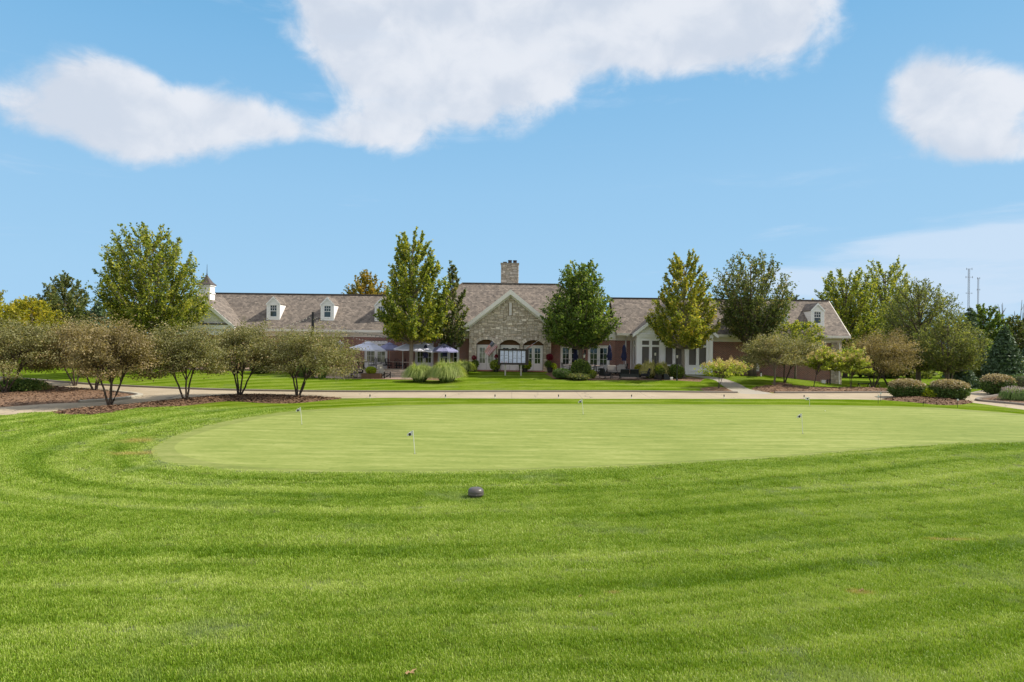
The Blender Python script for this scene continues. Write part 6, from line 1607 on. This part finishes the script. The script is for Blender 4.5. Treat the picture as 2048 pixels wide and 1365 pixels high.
def closed_umbrella(label, px, y, zt, zb_, z0, mat='navy', seed=0):
    x = WX(px, y, 710); T = thing('closed_umbrella', label, 'umbrella', (x, y, z0), 'furled navy patio umbrellas'); rs = random.Random(seed)
    p_ = MB(); p_.tube([(x, y, z0), (x, y, zt + .1)], .022, 8); p_.build('pole', 'steel', T)
    c = MB(); seg = 16; prof = [(.03, 0), (.10, .06), (.14, .2), (.13, .45), (.17, .62), (.20, .78), (.14, .9), (.17, 1.0)]; V = []
    for r_, t_ in prof:
        for k in range(seg):
            a = 2 * PI * k / seg; q_ = r_ * (1 + (.35 if k % 2 else -.15) * min(1, t_ * 3)) * rs.uniform(.9, 1.1); V.append((x + math.cos(a) * q_, y + math.sin(a) * q_, zt - (zt - zb_) * t_))
    c.add(V, [(i * seg + k, i * seg + (k + 1) % seg, (i + 1) * seg + (k + 1) % seg, (i + 1) * seg + k) for i in range(len(prof) - 1) for k in range(seg)]); c.build('furled_canopy', mat, T)
    t_ = MB(); t_.lathe(x, y, [(.155, zt - (zt - zb_) * .46), (.16, zt - (zt - zb_) * .44), (.155, zt - (zt - zb_) * .42)], 12); t_.build('strap', mat, T)
    b_ = MB(); b_.lathe(x, y, [(.26, z0), (.26, z0 + .05), (.05, z0 + .09), (.045, z0 + .25)], 12); b_.build('base', 'black', T)
def cu_(label, px, y, tp, bt, z0=None, seed=0, mat='navy'):
    x = WX(px, y, 710); closed_umbrella(label, px, y, W(px, tp, y)[1], W(px, bt, y)[1], h1(x, y) if z0 is None else z0, mat, seed)
cu_('furled navy umbrella right of the patio maple, before the doors', 851, 60.9, 690, 716, UZ, 1)
cu_('furled navy umbrella at the slender pear trunk', 890, 61.0, 692, 713, UZ, 2)
cu_('furled navy umbrella behind the dark pear trunk', 1151, 61.2, 692, 722, None, 3)
cu_('furled navy umbrella beside the right edge of the glazed doors', 1219, 61.3, 690, 721, None, 4)
cu_('furled navy umbrella in front of the dark brick recess', 1248, 61.6, 690, 722, None, 5)
cu_('pale furled umbrella at the left behind the hawthorn crown', 680, 61.5, 682, 705, UZ, 6, 'blue')
# dark post carrying the lights
T = thing('light_post', 'tall black post rising above the left roof line', 'post', (WX(626, 60.8, 640), 60.8, UZ)); m_ = MB(); b = T.location; m_.tube([(b.x, b.y, UZ), (b.x, b.y, W(626, 625, 60.8)[1])], .12, 10); m_.lathe(b.x, b.y, [(.13, W(626, 626, 60.8)[1]), (.13, W(626, 624.5, 60.8)[1])], 10); m_.build('pole', 'black', T)
T2 = thing('light_mast', 'thin pale mast between the two left umbrellas', 'post', (WX(806, 60.8, 680), 60.8, UZ)); m_ = MB(); b2 = T2.location; m_.tube([(b2.x, b2.y, UZ), (b2.x, b2.y, W(806, 672, 60.8)[1])], .035, 8); m_.build('pole', 'steel', T2)
m_ = MB(); m_.lathe(b2.x, b2.y, [(.2, UZ), (.2, UZ + .04), (.04, UZ + .08)], 10); m_.build('base', 'black', T2)
sl_ = thing('string_lights', 'string of small bulbs hung in swags over the left patio', 'string lights', (b.x, 61, 4))
cb_ = MB(); bl = MB(); top1 = Vector((b.x, b.y, W(626, 630, 60.8)[1])); top2 = Vector((b2.x, b2.y, W(806, 674, 60.8)[1]))
ends = [(top1, Vector((WX(668, 63.9, 645), 63.9, 4.4)), .3), (top1, top2, .55), (Vector((WX(690, 63.6, 662), 63.6, 4.2)), top2, .5), (top2, Vector((WX(905, 63.7, 678), 63.7, 3.95)), .45), (Vector((WX(480, 63.4, 655), 63.4, 4.3)), top1, .5), (Vector((WX(745, 63.4, 660), 63.4, 4.2)), Vector((WX(905, 63.4, 684), 63.4, 3.75)), .4)]
for a, c_, sag in ends:
    L = (c_ - a).length; n_ = int(L / .38) + 2; pp = []
    for i in range(n_ + 1): t_ = i / n_; p_ = a.lerp(c_, t_) - Vector((0, 0, sag * 4 * t_ * (1 - t_))); pp.append(p_)
    cb_.tube(pp, .009, 4, False)
    for p_ in pp[1:-1]: bl.lathe(p_.x, p_.y, [(.012, p_.z), (.02, p_.z - .03), (.045, p_.z - .08), (.03, p_.z - .12), (.004, p_.z - .13)], 7)
cb_.build('cable', 'black', sl_); bl.build('bulbs', 'bulb', sl_, kind='stuff')

# --- lamp posts
def lamp(label, px, y, top):
    x = WX(px, y, 740); z0 = h1(x, y); zt = W(px, top, y)[1]; T = thing('lamp_post', label, 'lamp', (x, y, z0), 'black post lanterns on the right patio')
    m_ = MB(); m_.lathe(x, y, [(.09, z0), (.07, z0 + .12), (.04, z0 + .2), (.035, zt - .5), (.06, zt - .47), (.03, zt - .42)], 10); m_.build('post', 'black', T)
    g = MB(); g.lathe(x, y, [(.06, zt - .42), (.10, zt - .16)], 6); g.build('lantern_glass', 'bulb', T)
    c = MB(); c.lathe(x, y, [(.13, zt - .16), (.10, zt - .11), (.04, zt - .05), (.015, zt)], 6); c.build('lantern_cap', 'black', T)
lamp('black lantern post in front of the dark leafy shrub', 1168, 57.6, 706)
lamp('black lantern post rising out of the tall grasses', 1310, 57.9, 702)
lamp('black lantern post just left of the golden maple trunk', 1354, 56.9, 707)

# --- score board
YB = 59.1
sx0, sx1 = WX(996, YB, 720), WX(1057, YB, 720); sz0, sz1 = W(1027, 730, YB)[1], W(1027, 699.5, YB)[1]
bx0 = (sx0 + sx1) / 2
SB = thing('notice_board', 'dark brown notice board on two pale posts with six white sheets of lists', 'sign', (bx0, YB, h1(bx0, YB)))
m_ = MB(); m_.box(sx0 + .05, YB, sz0 + .05, sx1 - .05, YB + .1, sz1 - .05); m_.build('board', 'dkbrown', SB)
m_ = MB(); m_.box(sx0, YB - .06, sz0, sx1, YB + .12, sz0 + .12); m_.box(sx0, YB - .06, sz1 - .09, sx1, YB + .12, sz1); m_.box(sx0, YB - .06, sz0 + .12, sx0 + .12, YB + .12, sz1 - .09); m_.box(sx1 - .12, YB - .06, sz0 + .12, sx1, YB + .12, sz1 - .09); m_.box(sx0 - .06, YB - .08, sz1, sx1 + .06, YB + .16, sz1 + .05); m_.build('board_frame', 'dkbrown', SB)
for px_ in (1010.5, 1042): 
    x_ = WX(px_, YB, 745); m_ = MB(); m_.box(x_ - .06, YB + .02, h1(x_, YB) - .1, x_ + .06, YB + .12, sz0 + .05); m_.build('post', 'gravelgrey', SB)
inkm = simple('print_ink', (.05, .06, .14), .8, .1); MAT['ink'] = inkm; MAT['paper'] = simple('white_paper', (.62, .64, .82), .6, .03); MAT['redink'] = simple('red_print', (.55, .12, .12), .8, .1)
rr = random.Random(4)
for k in range(6):
    pa = WX(1000.5 + k * 8.55, YB, 715); pb = WX(1007.7 + k * 8.55, YB, 715); za, zb2 = W(1025, 726, YB)[1], W(1025, 702, YB)[1]
    p_ = MB(); p_.box(pa, YB - .012, za, pb, YB - .004, zb2); so2 = p_.build('list_sheet', 'paper', SB)
    i_ = MB(); wv = pb - pa; hh = zb2 - za
    rows = []
    pat = [[.5, .5, .5, .5, 1, .5, .5, .9, .5, 1, .4, .7], [.5, .5, .5, .5, 1.1, .4, .4, 1, .4, .4, .7, .5], [1, .3, .3, .3, .3, .3, .3, .3, .3, 1, .4, .9], [.8, .4, .4, .4, .5, .3, .3, 1, .3, .6, .3, .3], [1, .4, .5, .4, .7, .4, .3, 1.1, .3, .7, .3, .3], [.7, .5, .5, .5, .5, .9, .4, .8, .4, .6, .3, 1]][k]
    for j, wt in enumerate(pat):
        zz = zb2 - hh * (.06 + .077 * j)
        th = .012 + .022 * (wt > .85)
        x_ = pa + wv * .1
        while x_ < pb - wv * .15:
            l_ = rr.uniform(.03, .09) * (1.6 if wt > .85 else 1); 
            if rr.random() < wt: i_.box(x_, YB - .016, zz - th, min(x_ + l_, pb - wv * .1), YB - .0125, zz)
            x_ += l_ + rr.uniform(.012, .04)
    i_.build('printed_lines', 'ink', so2)
    if k < 2:
        i_ = MB(); i_.box(pa + wv * .3, YB - .016, za + hh * .035, pb - wv * .3, YB - .0125, za + hh * .075); i_.build('red_print', 'redink', so2)

# --- flags on the building
MAT['flag_red'] = simple('flag_red', (.60, .03, .05), .8, .05); MAT['flag_white'] = simple('flag_white', (.88, .86, .86), .8, .03); MAT['flag_blue'] = simple('flag_blue', (.045, .06, .13), .8, .08)
def us_flag(label, polea, poleb, corner_h, dirv, fly, hoist, seed, amp=.05):
    """stripes run along dirv from the pole; polea = foot of the pole on the wall, poleb = its tip"""
    T = thing('hanging_flag', label, 'flag', polea, 'striped flags with a starred blue corner on poles at the gable')
    A, Bp = Vector(polea), Vector(poleb); pd = (Bp - A).normalized()
    m_ = MB(); m_.tube([A, Bp], .016, 7); m_.lathe(Bp.x, Bp.y, [(.005, Bp.z - .03), (.035, Bp.z), (.005, Bp.z + .03)], 8); m_.build('flagpole', 'trim', T)
    top_ = Bp - pd * .05; D_ = Vector(dirv).normalized(); NU, NV = 26, 26
    def fp(u, v):            # u along the fly, v along the hoist (0 at the pole tip)
        p_ = top_ - pd * (v * hoist) + D_ * (u * fly)
        nrm = pd.cross(D_).normalized()
        return p_ + nrm * (amp * math.sin(v * 7.5 + u * 2.5 + seed) * (.25 + u)) + Vector((0, 0, -.05 * u * u))
    m_ = MB(); V = [fp(i / NU, j / NV) for j in range(NV + 1) for i in range(NU + 1)]; fs = []; mi = []
    for j in range(NV):
        for i in range(NU):
            fs.append((j * (NU + 1) + i, j * (NU + 1) + i + 1, (j + 1) * (NU + 1) + i + 1, (j + 1) * (NU + 1) + i))
            st = int((j + .5) / NV * 13); blue = (i + .5) / NU < .4 and st < 7
            mi.append(2 if blue else (0 if st % 2 == 0 else 1))
    m_.add(V, fs); o = m_.build('flag_cloth', ['flag_red', 'flag_white', 'flag_blue'], T)
    o.data.polygons.foreach_set('material_index', mi)
    s = MB()
    for r_ in range(9):
        for c in range(6 if r_ % 2 == 0 else 5):
            u = .4 * ((c + .5 + (.5 if r_ % 2 else 0)) / 6); v = (7 / 13) * (r_ + .5) / 9; c0 = fp(u, v); ux = (fp(u + .01, v) - c0).normalized(); vx_ = (fp(u, v + .01) - c0).normalized(); nn = ux.cross(vx_)
            for sg_ in (-1, 1):
                ring = []
                for q_ in range(10):
                    a = 2 * PI * q_ / 10; rr_ = .022 if q_ % 2 == 0 else .009; ring.append(c0 + ux * math.cos(a) * rr_ + vx_ * math.sin(a) * rr_ + nn * .006 * sg_)
                s.add(ring, [tuple(range(10))])
    s.build('stars', 'flag_white', T, kind='stuff')
    return T
YFp = 61.9
xa_, za_ = W(1002, 698.5, YG - .1); xb_, zb_ = W(984, 681, 61.7)
us_flag('striped flag hanging diagonally between the left and middle arches', (xa_, YG - .12, za_), (xb_, 61.75, zb_), 0, (-.60, -.05, -.78), 1.22, .95, 0, .06)
xa_, za_ = W(1050, 703, YG - .1); xb_, zb_ = W(1073, 684, 61.75)
us_flag('striped flag partly hidden behind the top right of the notice board', (WX(1080, YG, 680), YG - .12, W(1080, 676, YG)[1] - .15), (xb_, 61.75, zb_), 0, (-.82, .05, -.57), 1.15, .40, 2, .05)

# --- practice flags on the green
MAT['pinwhite'] = simple('flagstick_white', (.68, .68, .66), .4, .05)
def pin(label, px, py, tx, ty, flat, gx=0):
    b = G(px, py); Yb = b[1]; xt, zt = W(tx, ty, Yb); T = thing('practice_flag', label, 'golf flag', b, 'small numbered flags on the putting green')
    m_ = MB(); m_.tube([(b[0], Yb, b[2] - .02), (xt, Yb, zt)], .0095, 7); m_.build('flagstick', 'pinwhite', T)
    fl = MB(); n_ = 7; V = []; Lf = .22; 
    for i in range(n_ + 1):
        u = i / n_
        for v in range(4):
            vv = v / 3; hh = .165 * (1 - (0 if flat else .55 * u)); sag = 0 if flat else .11 * u ** 1.3
            x_ = xt - .012 - u * Lf * (1 if flat else .82); V.append((x_, Yb + .018 * math.sin(u * 6 + vv), zt - .012 - sag - vv * hh - (b[0] - xt) * 0))
    fl.add(V, [(i * 4 + v, i * 4 + v + 1, (i + 1) * 4 + v + 1, (i + 1) * 4 + v) for i in range(n_) for v in range(3)]); fl.build('flag_cloth', 'pinwhite', T)
    lg = MB(); lx_ = xt - (.12 if flat else .10); lz = zt - .012 - (.085 if flat else .12)
    ring = [(lx_ + .042 * math.cos(a), lz + .05 * math.sin(a)) for a in np.linspace(0, 2 * PI, 13)[:-1]]
    for sy_ in (-.024, .024): lg.slab([(p_[0], Yb + sy_, p_[1]) for p_ in ring], (0, .002, 0))
    lg.build('logo', 'black', T)
    c = MB(); c.lathe(b[0], Yb, [(.054, b[2] - .08), (.054, b[2] + .004), (.05, b[2] + .004), (.05, b[2] - .08)], 14); c.build('cup', 'black', T)
pin('practice flag at the left end of the putting green', 604, 849, 601, 815, False)
pin('practice flag nearest the camera, left of the centre of the green', 830, 908, 826, 861, False)
pin('practice flag at the back of the green near its middle', 1166.5, 829, 1164, 799, False)
pin('practice flag at the right of the green with a drooping cloth', 1605.5, 868, 1603, 827, False)
pin('practice flag with a square outstretched cloth at the far right back of the green', 1619, 813, 1618.5, 794.5, True)
b = G(1650, 823); T = thing('golf_ball', 'white golf ball lying on the right of the green', 'ball', b); m_ = MB(); m_.lathe(b[0], b[1], [(.002, b[2]), (.0125, b[2] + .004), (.0195, b[2] + .012), (.0214, b[2] + .021), (.0195, b[2] + .030), (.0125, b[2] + .038), (.002, b[2] + .0425)], 12); m_.build('ball', 'ball', T, smooth=True)
# markers along the road edge
for i, px_ in enumerate((740, 891, 990, 1117, 1263, 1448, 1608)):
    py_ = 796.8 if px_ < 1500 else 797.5; b = G(px_, py_); T = thing('road_marker', 'black-capped marker stake at the road edge, ' + ['leftmost of seven', 'second from left', 'third from left', 'below the pear tree left of centre gap', 'below the black loveseat', 'below the small hydrangea', 'beside the square practice flag'][i], 'marker', b, 'marker stakes along the near edge of the road')
    m_ = MB(); m_.tube([(b[0], b[1], b[2] - .05), (b[0], b[1], b[2] + .1)], .028, 8); m_.build('stake', 'pinwhite', T)
    m_ = MB(); m_.lathe(b[0], b[1], [(.034, b[2] + .1), (.036, b[2] + .22), (.03, b[2] + .235), (.01, b[2] + .24)], 8); m_.build('cap', 'black', T)
# plant markers round the boxwood bed
for px_, py_, tp, lb_ in ((1756, 808, 793, 'thin metal marker with a round tag left of the boxwood bed'), (1761, 803, 787, 'second thin marker with a tag at the left tip of the boxwood bed'), (1846, 812, 797, 'thin stake at the lower edge of the boxwood bed'), (1915, 816, 800, 'thin stake with a pale tag right of the boxwood bed')):
    b = G(px_, py_); T = thing('tag_stake', lb_, 'marker', b, 'thin tag stakes round the boxwood bed'); zt = W(px_, tp, b[1])[1]; m_ = MB(); m_.tube([(b[0], b[1], b[2] - .05), (b[0], b[1], zt)], .012, 6); m_.build('stake', 'black', T)
    if 'tag' in lb_[5:]:
        m_ = MB(); m_.slab([(b[0] + .06 * math.cos(a), b[1] - .02, zt + .06 * math.sin(a)) for a in np.linspace(0, 2 * PI, 11)[:-1]], (0, .008, 0)); m_.build('tag', 'pinwhite', T)
# --- mushroom-shaped vent or speaker in the lawn
b = G(951.5, 995); X_, Y_, Z_ = b
T = thing('lawn_speaker', 'brown mushroom-shaped outdoor speaker standing in the foreground lawn', 'speaker', b)
m_ = MB(); m_.lathe(X_, Y_, [(.13, Z_ - .03), (.135, Z_ + .05), (.15, Z_ + .055), (.15, Z_ + .065)], 28); m_.build('base', 'plastic', T, smooth=False)
m_ = MB(); m_.lathe(X_, Y_, [(.17, Z_ + .05), (.183, Z_ + .058), (.187, Z_ + .075), (.187, Z_ + .105), (.184, Z_ + .11), (.187, Z_ + .115), (.186, Z_ + .145), (.178, Z_ + .175), (.160, Z_ + .205), (.125, Z_ + .225), (.06, Z_ + .234), (.003, Z_ + .236)], 36); m_.build('domed_cap', 'plastic', T, smooth=True)
m_ = MB(); m_.lathe(X_ + .02, Y_ - .184, [(.012, Z_ + .07), (.016, Z_ + .078), (.012, Z_ + .09)], 8); m_.build('bolt', 'plastic', T)
# --- fallen leaves on the lawn
MAT['dryleaf'] = simple('dry_leaf', (.42, .27, .13), .8, .25, 30)
for px_, py_, sz, lb_ in ((820, 1352, .055, 'tan fallen leaf in the grass at the bottom of the view'), (1722, 1186, .03, 'small brown leaf scrap in the right foreground lawn'), (1160, 1198, .02, 'tiny pale leaf scrap below the speaker')):
    b = G(px_, py_); T = thing('fallen_leaf', lb_, 'leaf', b); m_ = MB(); rs_ = random.Random(int(px_)); pts = []
    for k in range(14):
        a = 2 * PI * k / 14; r_ = sz * (1.0 if k % 2 else .6) * (1.3 if k in (0, 1, 13) else 1) * rs_.uniform(.8, 1.15); pts.append((b[0] + math.cos(a) * r_, b[1] + math.sin(a) * r_, b[2] + .045 + .014 * math.sin(a * 3) + .01 * math.cos(a)))
    V = [(b[0], b[1], b[2] + .038)] + pts; m_.add(V, [(0, 1 + k, 1 + (k + 1) % 14) for k in range(14)]); m_.build('blade', 'dryleaf', T)
# --- radio masts far behind
def mast(label, px, Y, top, wd, arms):
    x = WX(px, Y, 600); z0 = h1(x, Y); zt = W(px, top, Y)[1]; T = thing('radio_mast', label, 'mast', (x, Y, z0), 'lattice radio masts')
    m_ = MB(); c3 = [(x + wd * math.cos(a), Y + wd * math.sin(a)) for a in (PI / 2, PI / 2 + 2.094, PI / 2 + 4.189)]
    for cx_, cy_ in c3: m_.tube([(cx_, cy_, z0), (cx_, cy_, zt)], wd * .16, 5)
    n_ = int((zt - z0) / (wd * 2.6)); 
    for k in range(n_):
        za, zb2 = z0 + (zt - z0) * k / n_, z0 + (zt - z0) * (k + 1) / n_
        for q_ in range(3): a, b_ = c3[q_], c3[(q_ + 1) % 3]; m_.tube([(*a, za), (*b_, zb2)], wd * .08, 4, False); m_.tube([(*a, za), (*b_, za)], wd * .08, 4, False)
    m_.build('lattice', 'mast', T)
    for tp, L, tk in arms:
        z_ = W(px, tp, Y)[1]; a = MB(); a.tube([(x - L, Y - wd, z_), (x + L, Y - wd, z_)], wd * .16, 5); 
        for s_ in (-1, 1): a.tube([(x + s_ * L, Y - wd, z_ - tk), (x + s_ * L, Y - wd, z_ + tk)], wd * .22, 5)
        a.build('antenna_arm', 'mast', T)
mast('taller lattice radio mast with two crossarms at the right', 1936.5, 330, 538, .42, [(538.5, 1.3, .5), (555, 1.6, .5), (587, 1.4, .3)])
mast('shorter lattice radio mast at the right', 1955.5, 340, 556, .34, [(557, .6, .5), (580, .7, .4)])
# --- small things by the right wing
x_, z_ = W(1646, 767, 62); z_ = h1(x_, 62); T = thing('utility_box', 'small pale utility box at the foot of the right brick wall', 'box', (x_, 62, z_)); m_ = MB(); m_.box(x_ - .17, 61.85, z_ - .05, x_ + .17, 62.15, z_ + .24); m_.build('body', 'greytrim', T, bevel=.02); m_ = MB(); m_.box(x_ - .19, 61.83, z_ + .24, x_ + .19, 62.17, z_ + .27); m_.build('lid', 'greytrim', T)
for px_, hh, lb_ in ((1522, .4, 'white garden light at the brick wall right of the ash tree'), (1655, .4, 'left short dark bollard light near the corner pier'), (1660, .45, 'right short dark bollard light near the corner pier')):
    y_ = 61.2; x_ = WX(px_, y_, 755); z_ = h1(x_, y_); T = thing('bollard_light', lb_, 'light', (x_, y_, z_)); m_ = MB(); m_.lathe(x_, y_, [(.05, z_ - .05), (.05, z_ + hh - .1)], 8); m_.build('post', 'white' if px_ < 1600 else 'black', T); m_ = MB(); m_.lathe(x_, y_, [(.07, z_ + hh - .1), (.075, z_ + hh), (.01, z_ + hh + .03)], 8); m_.build('cap', 'black', T)
# low dark bench beyond the right bed
x_, y_, z_ = G(1737, 774.5); T = thing('bag_rack', 'low dark bag rack on the grass beyond the right mulch bed', 'rack', (x_, y_, z_))
for dx_ in (-.9, 0, .9):
    l = MB(); l.tube([(x_ + dx_, y_ - .25, z_), (x_ + dx_, y_, z_ + .32), (x_ + dx_, y_ + .25, z_)], .03, 6); l.build('leg', 'black', T)
m_ = MB(); m_.box(x_ - 1.0, y_ - .06, z_ + .3, x_ + 1.0, y_ + .06, z_ + .36); m_.build('rail', 'black', T)

# ---------------------------------------------------------------- sun lamp and camera have no extra marks; finish
SC.render.film_transparent = False
